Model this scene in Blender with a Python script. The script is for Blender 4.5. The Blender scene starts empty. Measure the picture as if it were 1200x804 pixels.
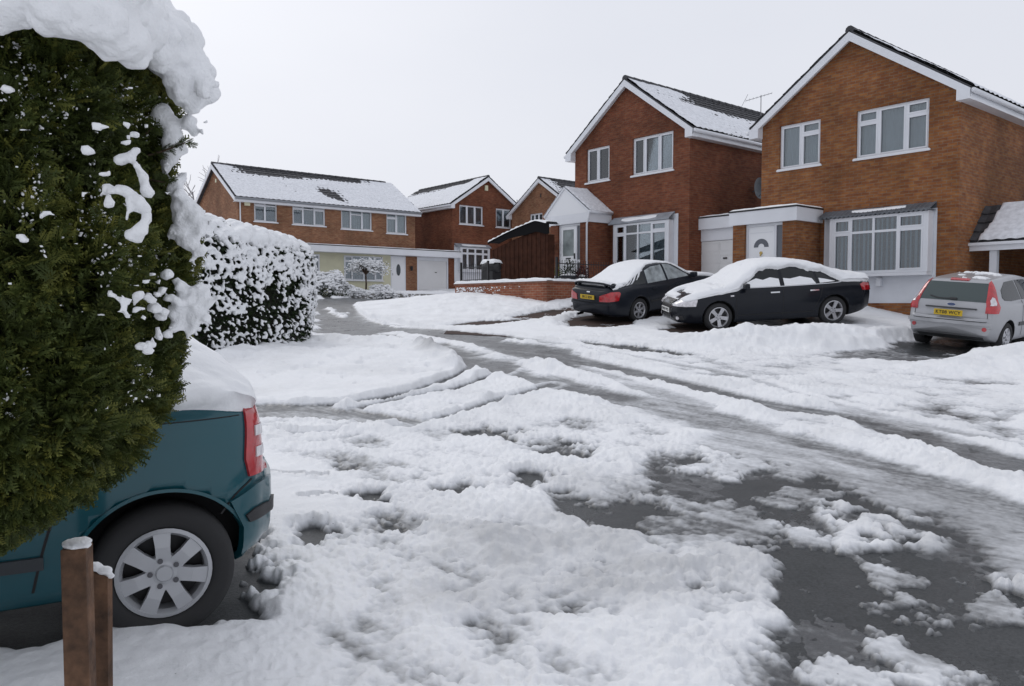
import bpy, bmesh, math, random
import numpy as np
from mathutils import Vector, Matrix
from mathutils.bvhtree import BVHTree
from mathutils.geometry import delaunay_2d_cdt
R=math.radians
# ------------------------------------------------------------------ camera, sky, sun, exposure
SC=bpy.context.scene
COL=SC.collection
FPX=913.0; HCAM=1.6; PITCH=math.atan(45/913.0)
cam=bpy.data.cameras.new("camera"); camo=bpy.data.objects.new("camera",cam); COL.objects.link(camo)
cam.sensor_width=36; cam.lens=FPX/1200*36; cam.clip_end=2000; cam.clip_start=.05
camo.location=(0,0,HCAM); camo.rotation_euler=(R(90)-PITCH,0,0)
SC.camera=camo
SC.view_settings.view_transform='Standard'; SC.view_settings.look='None'
SC.view_settings.exposure=0.0; SC.view_settings.gamma=1
SUN_EL,SUN_AZ=R(42),R(-35)         # azimuth clockwise from +Y
W=bpy.data.worlds.new("World"); SC.world=W; W.use_nodes=True
nt=W.node_tree; nt.nodes.clear()
sky=nt.nodes.new('ShaderNodeTexSky'); sky.sky_type='NISHITA'; sky.sun_disc=False
sky.sun_elevation=SUN_EL; sky.sun_rotation=SUN_AZ; sky.air_density=1.5; sky.dust_density=6; sky.ozone_density=1
hs=nt.nodes.new('ShaderNodeHueSaturation'); hs.inputs['Saturation'].default_value=.22
mx=nt.nodes.new('ShaderNodeMix'); mx.data_type='RGBA'; mx.inputs[0].default_value=.86
tcw=nt.nodes.new('ShaderNodeTexCoord'); nz=nt.nodes.new('ShaderNodeTexNoise'); nz.inputs['Scale'].default_value=1.6; nz.inputs['Detail'].default_value=4
mpw=nt.nodes.new('ShaderNodeMapping'); mpw.inputs['Scale'].default_value=(1,1,2.6)
rmp=nt.nodes.new('ShaderNodeValToRGB'); rmp.color_ramp.elements[0].position=.3; rmp.color_ramp.elements[1].position=.72
rmp.color_ramp.elements[0].color=(7.6,7.9,8.8,1); rmp.color_ramp.elements[1].color=(8.2,8.45,9.25,1)
bg=nt.nodes.new('ShaderNodeBackground'); bg.inputs['Strength'].default_value=.1
ow=nt.nodes.new('ShaderNodeOutputWorld')
L=nt.links
L.new(sky.outputs[0],hs.inputs['Color']); L.new(hs.outputs[0],mx.inputs[6])
L.new(tcw.outputs['Generated'],mpw.inputs[0]); L.new(mpw.outputs[0],nz.inputs['Vector']); L.new(nz.outputs[0],rmp.inputs[0]); L.new(rmp.outputs[0],mx.inputs[7])
L.new(mx.outputs[2],bg.inputs['Color']); L.new(bg.outputs[0],ow.inputs['Surface'])
sl=bpy.data.lights.new("sun",'SUN'); sl.energy=.5; sl.angle=R(25); sl.color=(1,.97,.93)
so=bpy.data.objects.new("sun",sl); COL.objects.link(so)
_d=Vector((math.sin(SUN_AZ)*math.cos(SUN_EL),math.cos(SUN_AZ)*math.cos(SUN_EL),math.sin(SUN_EL)))
so.rotation_euler=_d.to_track_quat('Z','Y').to_euler(); so.location=(0,0,60)
SC.cycles.use_denoising=True; SC.cycles.max_bounces=6; SC.cycles.transparent_max_bounces=12
SC.cycles.diffuse_bounces=4; SC.cycles.glossy_bounces=3
# ------------------------------------------------------------------ small tools
rng=np.random.default_rng(7); random.seed(7)
def tag(o,label=None,cat=None,group=None,kind=None):
    if label: o['label']=label
    if cat: o['category']=cat
    if group: o['group']=group
    if kind: o['kind']=kind
    return o
def empty(name,loc=(0,0,0),rz=0):
    o=bpy.data.objects.new(name,None); COL.objects.link(o); o.location=loc; o.rotation_euler=(0,0,rz); o.empty_display_size=.2
    return o
def mesh_obj(name,verts,faces,mat=None,parent=None,smooth=False,attrs=None,mats=None,fmat=None):
    me=bpy.data.meshes.new(name)
    verts=np.asarray(verts,dtype=np.float32).reshape(-1,3)
    if isinstance(faces,np.ndarray):
        k=faces.shape[1]; n=len(faces)
        me.vertices.add(len(verts)); me.vertices.foreach_set('co',verts.ravel())
        me.loops.add(n*k); me.loops.foreach_set('vertex_index',faces.astype(np.int32).ravel())
        me.polygons.add(n); me.polygons.foreach_set('loop_start',np.arange(0,n*k,k,dtype=np.int32))
        try: me.polygons.foreach_set('loop_total',np.full(n,k,dtype=np.int32))
        except Exception: pass
        me.update(calc_edges=True); me.validate()
    else:
        me.from_pydata(verts.tolist(),[],faces); me.update()
    if attrs:
        for k,v in attrs.items():
            a=me.attributes.new(k,'FLOAT','POINT'); a.data.foreach_set('value',np.asarray(v,dtype=np.float32))
    if mats:
        for m in mats: me.materials.append(m)
        if fmat is not None: me.polygons.foreach_set('material_index',np.asarray(fmat,dtype=np.int32))
    elif mat: me.materials.append(mat)
    if smooth: me.polygons.foreach_set('use_smooth',np.ones(len(me.polygons),dtype=bool))
    o=bpy.data.objects.new(name,me); COL.objects.link(o)
    if parent: o.parent=parent
    return o
class MB:
    """collects shapes, builds ONE mesh"""
    def __init__(s): s.v=[]; s.f=[]
    def add(s,v,f):
        n=len(s.v); s.v+= [tuple(map(float,p)) for p in v]; s.f+=[tuple(int(i)+n for i in q) for q in f]; return s
    def box(s,x0,x1,y0,y1,z0,z1):
        v=[(x0,y0,z0),(x1,y0,z0),(x1,y1,z0),(x0,y1,z0),(x0,y0,z1),(x1,y0,z1),(x1,y1,z1),(x0,y1,z1)]
        return s.add(v,[(0,3,2,1),(4,5,6,7),(0,1,5,4),(1,2,6,5),(2,3,7,6),(3,0,4,7)])
    def bar(s,a,b,w,h=None,up=(0,0,1)):
        a=Vector(a);b=Vector(b);h=h or w; d=(b-a).normalized(); u=Vector(up)
        if abs(d.dot(u))>.98: u=Vector((1,0,0))
        r=d.cross(u).normalized(); u=r.cross(d).normalized()
        v=[];
        for p in (a,b):
            for i,j in ((-1,-1),(1,-1),(1,1),(-1,1)): v.append(p+r*(i*w/2)+u*(j*h/2))
        return s.add(v,[(0,1,2,3),(7,6,5,4),(0,4,5,1),(1,5,6,2),(2,6,7,3),(3,7,4,0)])
    def tube(s,pts,rad,n=8,caps=True):
        pts=[Vector(p) for p in pts]; rad=rad if hasattr(rad,'__len__') else [rad]*len(pts)
        v=[];f=[]; prev=None
        for i,p in enumerate(pts):
            d=(pts[min(i+1,len(pts)-1)]-pts[max(i-1,0)]).normalized()
            if prev is None:
                u=Vector((0,0,1)) if abs(d.z)<.9 else Vector((1,0,0))
                r=d.cross(u).normalized()
            else: r=(prev-d*prev.dot(d)).normalized()
            prev=r; u=r.cross(d)
            for k in range(n):
                a=2*math.pi*k/n; v.append(p+(r*math.cos(a)+u*math.sin(a))*rad[i])
        for i in range(len(pts)-1):
            for k in range(n): f.append((i*n+k,i*n+(k+1)%n,(i+1)*n+(k+1)%n,(i+1)*n+k))
        if caps: f.append(tuple(range(n-1,-1,-1))); f.append(tuple(range((len(pts)-1)*n,len(pts)*n)))
        return s.add(v,f)
    def prism(s,poly,y0,y1,ax='xz'):
        n=len(poly)
        def P(p,y): return (p[0],y,p[1]) if ax=='xz' else ((p[0],p[1],y) if ax=='xy' else (y,p[0],p[1]))
        v=[P(p,y0) for p in poly]+[P(p,y1) for p in poly]
        f=[tuple(range(n)),tuple(range(2*n-1,n-1,-1))]+[(i,n+i,n+(i+1)%n,(i+1)%n) for i in range(n)]
        return s.add(v,f)
    def build(s,name,mat,parent=None,smooth=False,bevel=0):
        o=mesh_obj(name,s.v,s.f,mat,parent,smooth)
        bm=bmesh.new(); bm.from_mesh(o.data); bmesh.ops.recalc_face_normals(bm,faces=bm.faces)
        if bevel: bmesh.ops.bevel(bm,geom=list(bm.edges),offset=bevel,segments=2,affect='EDGES',profile=.6)
        bm.to_mesh(o.data); bm.free()
        if smooth and not bevel: o.data.polygons.foreach_set('use_smooth',np.ones(len(o.data.polygons),dtype=bool))
        return o
# ---- numpy noise
def _h(ix,iy,iz,seed):
    h=(ix.astype(np.int64)*374761393+iy.astype(np.int64)*668265263+iz.astype(np.int64)*2147483647+seed*1274126177)&0xffffffff
    h=((h^(h>>13))*1274126177)&0xffffffff; h=((h^(h>>16))*2246822519)&0xffffffff; h=h^(h>>15)
    return (h&0xffffff)/float(0xffffff)
def vn(p,seed=0):
    p=np.asarray(p,float); i=np.floor(p); f=p-i; f=f*f*(3-2*f); i=i.astype(np.int64); r=0
    for dx in (0,1):
        for dy in (0,1):
            for dz in ((0,1) if p.shape[1]>2 else (0,)):
                w=(f[:,0] if dx else 1-f[:,0])*(f[:,1] if dy else 1-f[:,1])
                if p.shape[1]>2: w=w*(f[:,2] if dz else 1-f[:,2]); iz=i[:,2]+dz
                else: iz=np.zeros(len(p),np.int64)
                r=r+w*_h(i[:,0]+dx,i[:,1]+dy,iz,seed)
    return r*2-1
def fbm(p,sc,oct=4,seed=0,gain=.5):
    p=np.asarray(p,float)/sc; a=1;r=0;t=0
    c,s_=math.cos(.6),math.sin(.6)
    for k in range(oct):
        r=r+a*vn(p,seed+k); t+=a; a*=gain
        q=p.copy(); q[:,0]=c*p[:,0]-s_*p[:,1]; q[:,1]=s_*p[:,0]+c*p[:,1]; p=q*2.03+17.1
    return r/t
def cell(p,sc,seed=0):
    p=np.asarray(p,float)/sc; i=np.floor(p).astype(np.int64); best=np.full(len(p),9.)
    z=np.zeros(len(p),np.int64)
    for dx in (-1,0,1):
        for dy in (-1,0,1):
            jx=i[:,0]+dx; jy=i[:,1]+dy
            qx=jx+_h(jx,jy,z,seed); qy=jy+_h(jx,jy,z,seed+5)
            best=np.minimum(best,(p[:,0]-qx)**2+(p[:,1]-qy)**2)
    return np.sqrt(best)
def sstep(a,b,x):
    t=np.clip((x-a)/(b-a),0,1); return t*t*(3-2*t)
def pchip(xs,ys,x):
    xs=np.array(xs,float);ys=np.array(ys,float)
    if xs[0]>xs[-1]: xs=xs[::-1];ys=ys[::-1]
    h=np.diff(xs);d=np.diff(ys)/h;m=np.zeros_like(ys)
    for i in range(1,len(xs)-1):
        if d[i-1]*d[i]>0:
            w1=2*h[i]+h[i-1];w2=h[i]+2*h[i-1]; m[i]=(w1+w2)/(w1/d[i-1]+w2/d[i])
    m[0]=d[0];m[-1]=d[-1]
    x=np.clip(x,xs[0],xs[-1]); k=np.clip(np.searchsorted(xs,x)-1,0,len(h)-1); t=(x-xs[k])/h[k]
    return (2*t**3-3*t**2+1)*ys[k]+(t**3-2*t**2+t)*h[k]*m[k]+(-2*t**3+3*t**2)*ys[k+1]+(t**3-t**2)*h[k]*m[k+1]
# ------------------------------------------------------------------ materials
MATS={}
def mat(name,col,rough=.6,metal=0,spec=.5,bump=None,var=None,coat=0,scale=1):
    """plain surface with small procedural variation. bump=(scale,strength) var=(scale,amount)"""
    if name in MATS: return MATS[name]
    m=bpy.data.materials.new(name); m.use_nodes=True; t=m.node_tree; b=t.nodes['Principled BSDF']
    b.inputs['Base Color'].default_value=(*col,1); b.inputs['Roughness'].default_value=rough; b.inputs['Metallic'].default_value=metal
    b.inputs['Specular IOR Level'].default_value=spec; b.inputs['Coat Weight'].default_value=coat; b.inputs['Coat Roughness'].default_value=.08
    tc=t.nodes.new('ShaderNodeTexCoord')
    if var:
        n=t.nodes.new('ShaderNodeTexNoise'); n.inputs['Scale'].default_value=var[0]; n.inputs['Detail'].default_value=5; t.links.new(tc.outputs['Object'],n.inputs['Vector'])
        mr=t.nodes.new('ShaderNodeMapRange'); mr.inputs[1].default_value=.3; mr.inputs[2].default_value=.7; mr.inputs[3].default_value=1-var[1]; mr.inputs[4].default_value=1+var[1]
        mm=t.nodes.new('ShaderNodeMix'); mm.data_type='RGBA'; mm.blend_type='MULTIPLY'; mm.inputs[0].default_value=1; mm.inputs[6].default_value=(*col,1)
        t.links.new(n.outputs[0],mr.inputs[0]); t.links.new(mr.outputs[0],mm.inputs[7]); t.links.new(mm.outputs[2],b.inputs['Base Color'])
    if bump:
        n=t.nodes.new('ShaderNodeTexNoise'); n.inputs['Scale'].default_value=bump[0]; n.inputs['Detail'].default_value=6; t.links.new(tc.outputs['Object'],n.inputs['Vector'])
        bb=t.nodes.new('ShaderNodeBump'); bb.inputs['Strength'].default_value=bump[1]; bb.inputs['Distance'].default_value=bump[2] if len(bump)>2 else .01
        t.links.new(n.outputs[0],bb.inputs['Height']); t.links.new(bb.outputs[0],b.inputs['Normal'])
    MATS[name]=m; return m
def N(t,ty,**kw):
    n=t.nodes.new(ty)
    for k,v in kw.items(): setattr(n,k,v)
    return n
def brick_mat(name,c1,c2,c3,mortar,bw=.225,bh=.075,var=.6):
    m=bpy.data.materials.new(name); m.use_nodes=True; t=m.node_tree; b=t.nodes['Principled BSDF']; Lk=t.links.new
    tc=N(t,'ShaderNodeTexCoord'); sp=N(t,'ShaderNodeSeparateXYZ'); Lk(tc.outputs['Object'],sp.inputs[0])
    ad=N(t,'ShaderNodeMath',operation='ADD'); Lk(sp.outputs[0],ad.inputs[0]); Lk(sp.outputs[1],ad.inputs[1])
    cb=N(t,'ShaderNodeCombineXYZ'); Lk(ad.outputs[0],cb.inputs[0]); Lk(sp.outputs[2],cb.inputs[1])
    br=N(t,'ShaderNodeTexBrick'); Lk(cb.outputs[0],br.inputs['Vector'])
    br.inputs['Color1'].default_value=(*c1,1); br.inputs['Color2'].default_value=(*c2,1); br.inputs['Mortar'].default_value=(*mortar,1)
    br.inputs['Scale'].default_value=1; br.inputs['Brick Width'].default_value=bw; br.inputs['Row Height'].default_value=bh
    br.inputs['Mortar Size'].default_value=.007; br.inputs['Mortar Smooth'].default_value=.3; br.inputs['Bias'].default_value=0
    # per brick tone: noise stretched so neighbours along a course differ
    mp=N(t,'ShaderNodeMapping'); mp.inputs['Scale'].default_value=(4.4,11.0,1); Lk(cb.outputs[0],mp.inputs[0])
    n1=N(t,'ShaderNodeTexNoise'); n1.inputs['Scale'].default_value=1; n1.inputs['Detail'].default_value=3; Lk(mp.outputs[0],n1.inputs['Vector'])
    r1=N(t,'ShaderNodeValToRGB'); e=r1.color_ramp.elements; e[0].position=.38; e[1].position=.66; e[0].color=(1,1,1,1); e[1].color=(*[min(2,x/y) for x,y in zip(c3,c1)],1)
    mu=N(t,'ShaderNodeMix',data_type='RGBA',blend_type='MULTIPLY'); mu.inputs[0].default_value=var; Lk(n1.outputs[0],r1.inputs[0]); Lk(br.outputs[0],mu.inputs[6]); Lk(r1.outputs[0],mu.inputs[7])
    n2=N(t,'ShaderNodeTexNoise'); n2.inputs['Scale'].default_value=.8; n2.inputs['Detail'].default_value=5; Lk(tc.outputs['Object'],n2.inputs['Vector'])
    mr=N(t,'ShaderNodeMapRange'); mr.inputs[1].default_value=.3; mr.inputs[2].default_value=.7; mr.inputs[3].default_value=.68; mr.inputs[4].default_value=1.25; Lk(n2.outputs[0],mr.inputs[0])
    m2=N(t,'ShaderNodeMix',data_type='RGBA',blend_type='MULTIPLY'); m2.inputs[0].default_value=1; Lk(mu.outputs[2],m2.inputs[6]); Lk(mr.outputs[0],m2.inputs[7])
    Lk(m2.outputs[2],b.inputs['Base Color']); b.inputs['Roughness'].default_value=.85; b.inputs['Specular IOR Level'].default_value=.25
    bp=N(t,'ShaderNodeBump'); bp.inputs['Strength'].default_value=.6; bp.inputs['Distance'].default_value=.008; bp.invert=True; Lk(br.outputs['Fac'],bp.inputs['Height']); Lk(bp.outputs[0],b.inputs['Normal'])
    MATS[name]=m; return m
def glass_mat(name,tint=(.75,.8,.82),fac=.35,rough=.02):
    m=bpy.data.materials.new(name); m.use_nodes=True; t=m.node_tree; t.nodes.clear(); Lk=t.links.new
    o=N(t,'ShaderNodeOutputMaterial'); mxs=N(t,'ShaderNodeMixShader'); tr=N(t,'ShaderNodeBsdfTransparent'); gl=N(t,'ShaderNodeBsdfGlossy')
    tr.inputs[0].default_value=(*tint,1); gl.inputs['Roughness'].default_value=rough; gl.inputs['Color'].default_value=(.9,.93,.95,1)
    fr=N(t,'ShaderNodeFresnel'); fr.inputs['IOR'].default_value=1.5
    ma=N(t,'ShaderNodeMath',operation='MULTIPLY_ADD'); ma.inputs[1].default_value=1; ma.inputs[2].default_value=fac-.04; ma.use_clamp=True
    Lk(fr.outputs[0],ma.inputs[0]); Lk(ma.outputs[0],mxs.inputs[0]); Lk(tr.outputs[0],mxs.inputs[1]); Lk(gl.outputs[0],mxs.inputs[2]); Lk(mxs.outputs[0],o.inputs[0])
    MATS[name]=m; return m
SNOW=mat('snow',(.83,.84,.855),.65,spec=.3,bump=(28,.5,.012))
SNOWF=mat('snow_smooth',(.83,.84,.855),.65,spec=.3,bump=(60,.45,.006))
SNOWT=mat('snow_thin',(.72,.735,.77),.7,spec=.3,bump=(40,.5,.01),var=(9,.14))
PVC=mat('white_upvc',(.70,.715,.75),.35,var=(1.5,.05))
PAINTW=mat('white_painted_render',(.66,.68,.72),.7,bump=(50,.3,.004),var=(2.2,.06))
CREAM=mat('cream_render',(.60,.58,.42),.8,bump=(40,.3,.004),var=(2.0,.08))
BLACK=mat('black_plastic',(.015,.015,.017),.5)
IRON=mat('black_iron',(.02,.02,.022),.4,metal=.2)
LEAD=mat('lead_flashing',(.10,.11,.125),.55,var=(3,.2),bump=(6,.4,.01))
DARKROOM=mat('dark_interior',(.03,.03,.03),.9)
BLIND=mat('vertical_blind_fabric',(.50,.51,.53),.8,var=(3,.08))
BLINDD=mat('vertical_blind_dark',(.33,.35,.39),.8,var=(3,.1))
NET=mat('net_curtain',(.30,.32,.36),.85,var=(.7,.5))
GLASS=glass_mat('window_glass',fac=.11)
TILE=mat('roof_tile',(.045,.045,.05),.75,var=(4,.35),bump=(30,.4,.008))
MOSS=mat('ridge_moss',(.05,.055,.02),.9,var=(12,.4),bump=(40,.6,.02))
BRA=brick_mat('brick_orange_brown',(.235,.086,.030),(.165,.055,.022),(.36,.18,.075),(.16,.105,.075))
BRB=brick_mat('brick_red',(.175,.052,.025),(.125,.036,.019),(.26,.105,.05),(.12,.065,.045))
BRC=brick_mat('brick_warm_brown',(.235,.10,.052),(.18,.070,.038),(.34,.19,.10),(.20,.14,.10))
BRW=brick_mat('brick_garden_wall',(.25,.075,.04),(.19,.055,.03),(.36,.15,.09),(.24,.16,.12))
# ------------------------------------------------------------------ frames of the street
D2=np.array([0.77333297,0.63400009]); D1=np.array([-0.63400009,0.77333297])
ROT_A=math.atan2(-D1[1],-D1[0]); ROT_C=math.atan2(D2[1],D2[0])
def P_A(al,c): p=al*(-D1)+c*D2; return (float(p[0]),float(p[1]))
def P_C(al,c): p=al*D2+c*D1; return (float(p[0]),float(p[1]))
CP=np.array([(0,0,0),(0,4.7,.12),(3,4.7,.12),(-1.4,3.2,.2),(-3.5,3,.2),(8.55,15.2,.68),(11.5,16.5,.9),(10.8,19.4,1.08),(4.72,17.4,1.02),(7.45,17.75,1.15),(3.2,19.8,1.14),(1.03,23,1.55),(-1.92,26.6,1.85),(0,19.5,1.18),(-2.6,20,1.0),
(-5.7,14,.68),(-4.4,17.3,.86),(-2.9,8.9,.45),(3.9,6,.22),(7,10.6,.45),(-6,33,1.6),(-7,46,2.0),(-7.4,48.3,2.35),(-4.2,50.9,2.55),(-14,42.5,2.3),(0,54,2.8),(4,30,2.25),(-10,30,1.5),(-20,45,2.2),(20,20,1.3),(14,5,.2),(-14,5,.3),(2,10,.5),(-12,16,.9),(12,30,2.2),(0,-5,-.2),(0,60,3),(0,13,.68),(25,40,2.6),(-25,20,1.1),(5.5,25.5,2.2),(8.2,22.2,1.9)])
def _tpsfit():
    n=len(CP); d=np.hypot(CP[:,None,0]-CP[None,:,0],CP[:,None,1]-CP[None,:,1]); K=np.where(d>0,d*d*np.log(d+1e-9),0)+np.eye(n)*2.0
    Pm=np.c_[np.ones(n),CP[:,:2]]; A=np.zeros((n+3,n+3)); A[:n,:n]=K; A[:n,n:]=Pm; A[n:,:n]=Pm.T
    return np.linalg.solve(A,np.r_[CP[:,2],0,0,0])
_TW=_tpsfit()
def terr(x,y):
    x=np.clip(np.atleast_1d(np.asarray(x,float)),-26,26).ravel(); y=np.clip(np.atleast_1d(np.asarray(y,float)),-6,60).ravel(); out=np.zeros(len(x))
    for s in range(0,len(x),60000):
        a=x[s:s+60000];b=y[s:s+60000]; d=(a[:,None]-CP[None,:,0])**2+(b[:,None]-CP[None,:,1])**2
        out[s:s+60000]=(.5*d*np.log(d+1e-9))@_TW[:-3]+_TW[-3]+_TW[-2]*a+_TW[-1]*b
    return out
def tz(x,y): return float(terr(x,y)[0])
_ts=np.geomspace(1.5,75,900)
def G(px,py):
    """ground point seen at a given spot of the street (traced marks -> map coordinates)"""
    u=(px-600)/FPX; v=(402-py)/FPX; c,s=math.cos(PITCH),math.sin(PITCH)
    r=np.array([u,c+v*s,-s+v*c]); X=r[0]*_ts;Y=r[1]*_ts;Z=HCAM+r[2]*_ts; d=Z-terr(X,Y)
    k=np.argmax(d<0) if (d<0).any() else len(_ts)-1
    if k==0: k=1
    t=_ts[k-1]+(_ts[k]-_ts[k-1])*(d[k-1]/(d[k-1]-d[k])) if (d<0).any() else 75
    return (float(r[0]*t),float(r[1]*t))
# ------------------------------------------------------------------ ground, road, snow
def polar(nr,r0,r1,thetas):
    rs=np.geomspace(r0,r1,nr); T,Rr=np.meshgrid(thetas,rs); X=(np.sin(T)*Rr).ravel(); Y=(np.cos(T)*Rr).ravel(); nt_=len(thetas)
    i=np.arange(nr-1)[:,None]*nt_+np.arange(nt_-1)[None,:]; i=i.ravel(); F=np.c_[i,i+1,i+nt_+1,i+nt_]
    return X,Y,F
def road_material():
    m=bpy.data.materials.new('wet_asphalt'); m.use_nodes=True; t=m.node_tree; b=t.nodes['Principled BSDF']; b.inputs['Specular IOR Level'].default_value=.33; Lk=t.links.new
    tc=N(t,'ShaderNodeTexCoord'); n=N(t,'ShaderNodeTexNoise'); n.inputs['Scale'].default_value=55; n.inputs['Detail'].default_value=6; n.inputs['Roughness'].default_value=.8; Lk(tc.outputs['Object'],n.inputs['Vector'])
    n2=N(t,'ShaderNodeTexNoise'); n2.inputs['Scale'].default_value=1.7; n2.inputs['Detail'].default_value=5; Lk(tc.outputs['Object'],n2.inputs['Vector'])
    cr=N(t,'ShaderNodeValToRGB'); cr.color_ramp.elements[0].position=.35; cr.color_ramp.elements[0].color=(.012,.014,.015,1); cr.color_ramp.elements[1].position=.75; cr.color_ramp.elements[1].color=(.075,.080,.083,1); Lk(n.outputs[0],cr.inputs[0])
    mr=N(t,'ShaderNodeMapRange'); mr.inputs[1].default_value=.35; mr.inputs[2].default_value=.65; mr.inputs[3].default_value=.22; mr.inputs[4].default_value=.5; Lk(n2.outputs[0],mr.inputs[0])
    Lk(cr.outputs[0],b.inputs['Base Color']); Lk(mr.outputs[0],b.inputs['Roughness'])
    bp=N(t,'ShaderNodeBump'); bp.inputs['Strength'].default_value=.5; bp.inputs['Distance'].default_value=.006; Lk(n.outputs[0],bp.inputs['Height']); Lk(bp.outputs[0],b.inputs['Normal'])
    return m
def snow_ground_material():
    m=bpy.data.materials.new('lying_snow_and_slush'); m.use_nodes=True; t=m.node_tree; b=t.nodes['Principled BSDF']; Lk=t.links.new
    tc=N(t,'ShaderNodeTexCoord'); at=N(t,'ShaderNodeAttribute',attribute_name='dep')
    n=N(t,'ShaderNodeTexNoise'); n.inputs['Scale'].default_value=22; n.inputs['Detail'].default_value=6; Lk(tc.outputs['Object'],n.inputs['Vector'])
    # streaks the way traffic drags the slush (street direction)
    mp=N(t,'ShaderNodeMapping'); mp.inputs['Rotation'].default_value=(0,0,-math.atan2(-.83,.55)); mp.inputs['Scale'].default_value=(.9,16,1); Lk(tc.outputs['Object'],mp.inputs[0])
    mp0=N(t,'ShaderNodeVectorRotate',rotation_type='Z_AXIS'); mp0.inputs['Angle'].default_value=-math.atan2(-.70,.72); Lk(tc.outputs['Object'],mp0.inputs['Vector'])
    mp1=N(t,'ShaderNodeMapping'); mp1.inputs['Scale'].default_value=(.8,14,1); Lk(mp0.outputs[0],mp1.inputs[0])
    ns=N(t,'ShaderNodeTexNoise'); ns.inputs['Scale'].default_value=1; ns.inputs['Detail'].default_value=6; Lk(mp1.outputs[0],ns.inputs['Vector'])
    a1=N(t,'ShaderNodeMath',operation='MULTIPLY_ADD'); a1.inputs[1].default_value=.026; a1.inputs[2].default_value=-.013; Lk(n.outputs[0],a1.inputs[0])
    a2=N(t,'ShaderNodeMath',operation='MULTIPLY_ADD'); a2.inputs[1].default_value=.030; a2.inputs[2].default_value=-.015; Lk(ns.outputs[0],a2.inputs[0])
    s1=N(t,'ShaderNodeMath',operation='ADD'); Lk(a1.outputs[0],s1.inputs[0]); Lk(a2.outputs[0],s1.inputs[1])
    s2=N(t,'ShaderNodeMath',operation='ADD'); Lk(at.outputs['Fac'],s2.inputs[0]); Lk(s1.outputs[0],s2.inputs[1])
    mr=N(t,'ShaderNodeMapRange'); mr.inputs[1].default_value=0; mr.inputs[2].default_value=.06; Lk(s2.outputs[0],mr.inputs[0])
    cr=N(t,'ShaderNodeValToRGB'); e=cr.color_ramp.elements; e[0].position=0; e[0].color=(.085,.088,.092,1); e[1].position=1; e[1].color=(.84,.85,.865,1)
    x=e.new(.12); x.color=(.17,.175,.18,1); x=e.new(.3); x.color=(.42,.43,.445,1); x=e.new(.5); x.color=(.64,.655,.68,1); x=e.new(.7); x.color=(.81,.82,.84,1)
    Lk(mr.outputs[0],cr.inputs[0])
    di=N(t,'ShaderNodeTexNoise'); di.inputs['Scale'].default_value=1.3; di.inputs['Detail'].default_value=7; Lk(tc.outputs['Object'],di.inputs['Vector'])
    dr=N(t,'ShaderNodeMapRange'); dr.inputs[1].default_value=.45; dr.inputs[2].default_value=.75; dr.inputs[3].default_value=1; dr.inputs[4].default_value=.88; Lk(di.outputs[0],dr.inputs[0])
    mm=N(t,'ShaderNodeMix',data_type='RGBA',blend_type='MULTIPLY'); mm.inputs[0].default_value=1; Lk(cr.outputs[0],mm.inputs[6]); ad_=N(t,'ShaderNodeAttribute',attribute_name='dirt'); sb_=N(t,'ShaderNodeMath',operation='MULTIPLY_ADD'); sb_.inputs[1].default_value=-1; sb_.inputs[2].default_value=1; Lk(ad_.outputs['Fac'],sb_.inputs[0]); pr_=N(t,'ShaderNodeMath',operation='MULTIPLY'); Lk(dr.outputs[0],pr_.inputs[0]); Lk(sb_.outputs[0],pr_.inputs[1]); Lk(pr_.outputs[0],mm.inputs[7])
    Lk(mm.outputs[2],b.inputs['Base Color'])
    gr=N(t,'ShaderNodeTexVoronoi'); gr.inputs['Scale'].default_value=19; Lk(tc.outputs['Object'],gr.inputs['Vector'])
    gm=N(t,'ShaderNodeMapRange'); gm.inputs[1].default_value=.05; gm.inputs[2].default_value=.09; gm.inputs[3].default_value=.35; gm.inputs[4].default_value=1; Lk(gr.outputs['Distance'],gm.inputs[0])
    gq=N(t,'ShaderNodeMath',operation='GREATER_THAN'); gq.inputs[1].default_value=.60; Lk(di.outputs[0],gq.inputs[0])
    gx_=N(t,'ShaderNodeMix',data_type='RGBA',blend_type='MULTIPLY'); Lk(gq.outputs[0],gx_.inputs[0]); Lk(mm.outputs[2],gx_.inputs[6]); Lk(gm.outputs[0],gx_.inputs[7]); Lk(gx_.outputs[2],b.inputs['Base Color'])
    rr=N(t,'ShaderNodeMapRange'); rr.inputs[3].default_value=.3; rr.inputs[4].default_value=.7; Lk(mr.outputs[0],rr.inputs[0]); Lk(rr.outputs[0],b.inputs['Roughness']); b.inputs['Specular IOR Level'].default_value=.35
    nb=N(t,'ShaderNodeTexNoise'); nb.inputs['Scale'].default_value=34; nb.inputs['Detail'].default_value=7; nb.inputs['Roughness'].default_value=.6; Lk(tc.outputs['Object'],nb.inputs['Vector'])
    bp=N(t,'ShaderNodeBump'); bp.inputs['Strength'].default_value=.55; bp.inputs['Distance'].default_value=.015; Lk(nb.outputs[0],bp.inputs['Height']); Lk(bp.outputs[0],b.inputs['Normal'])
    return m
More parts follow.
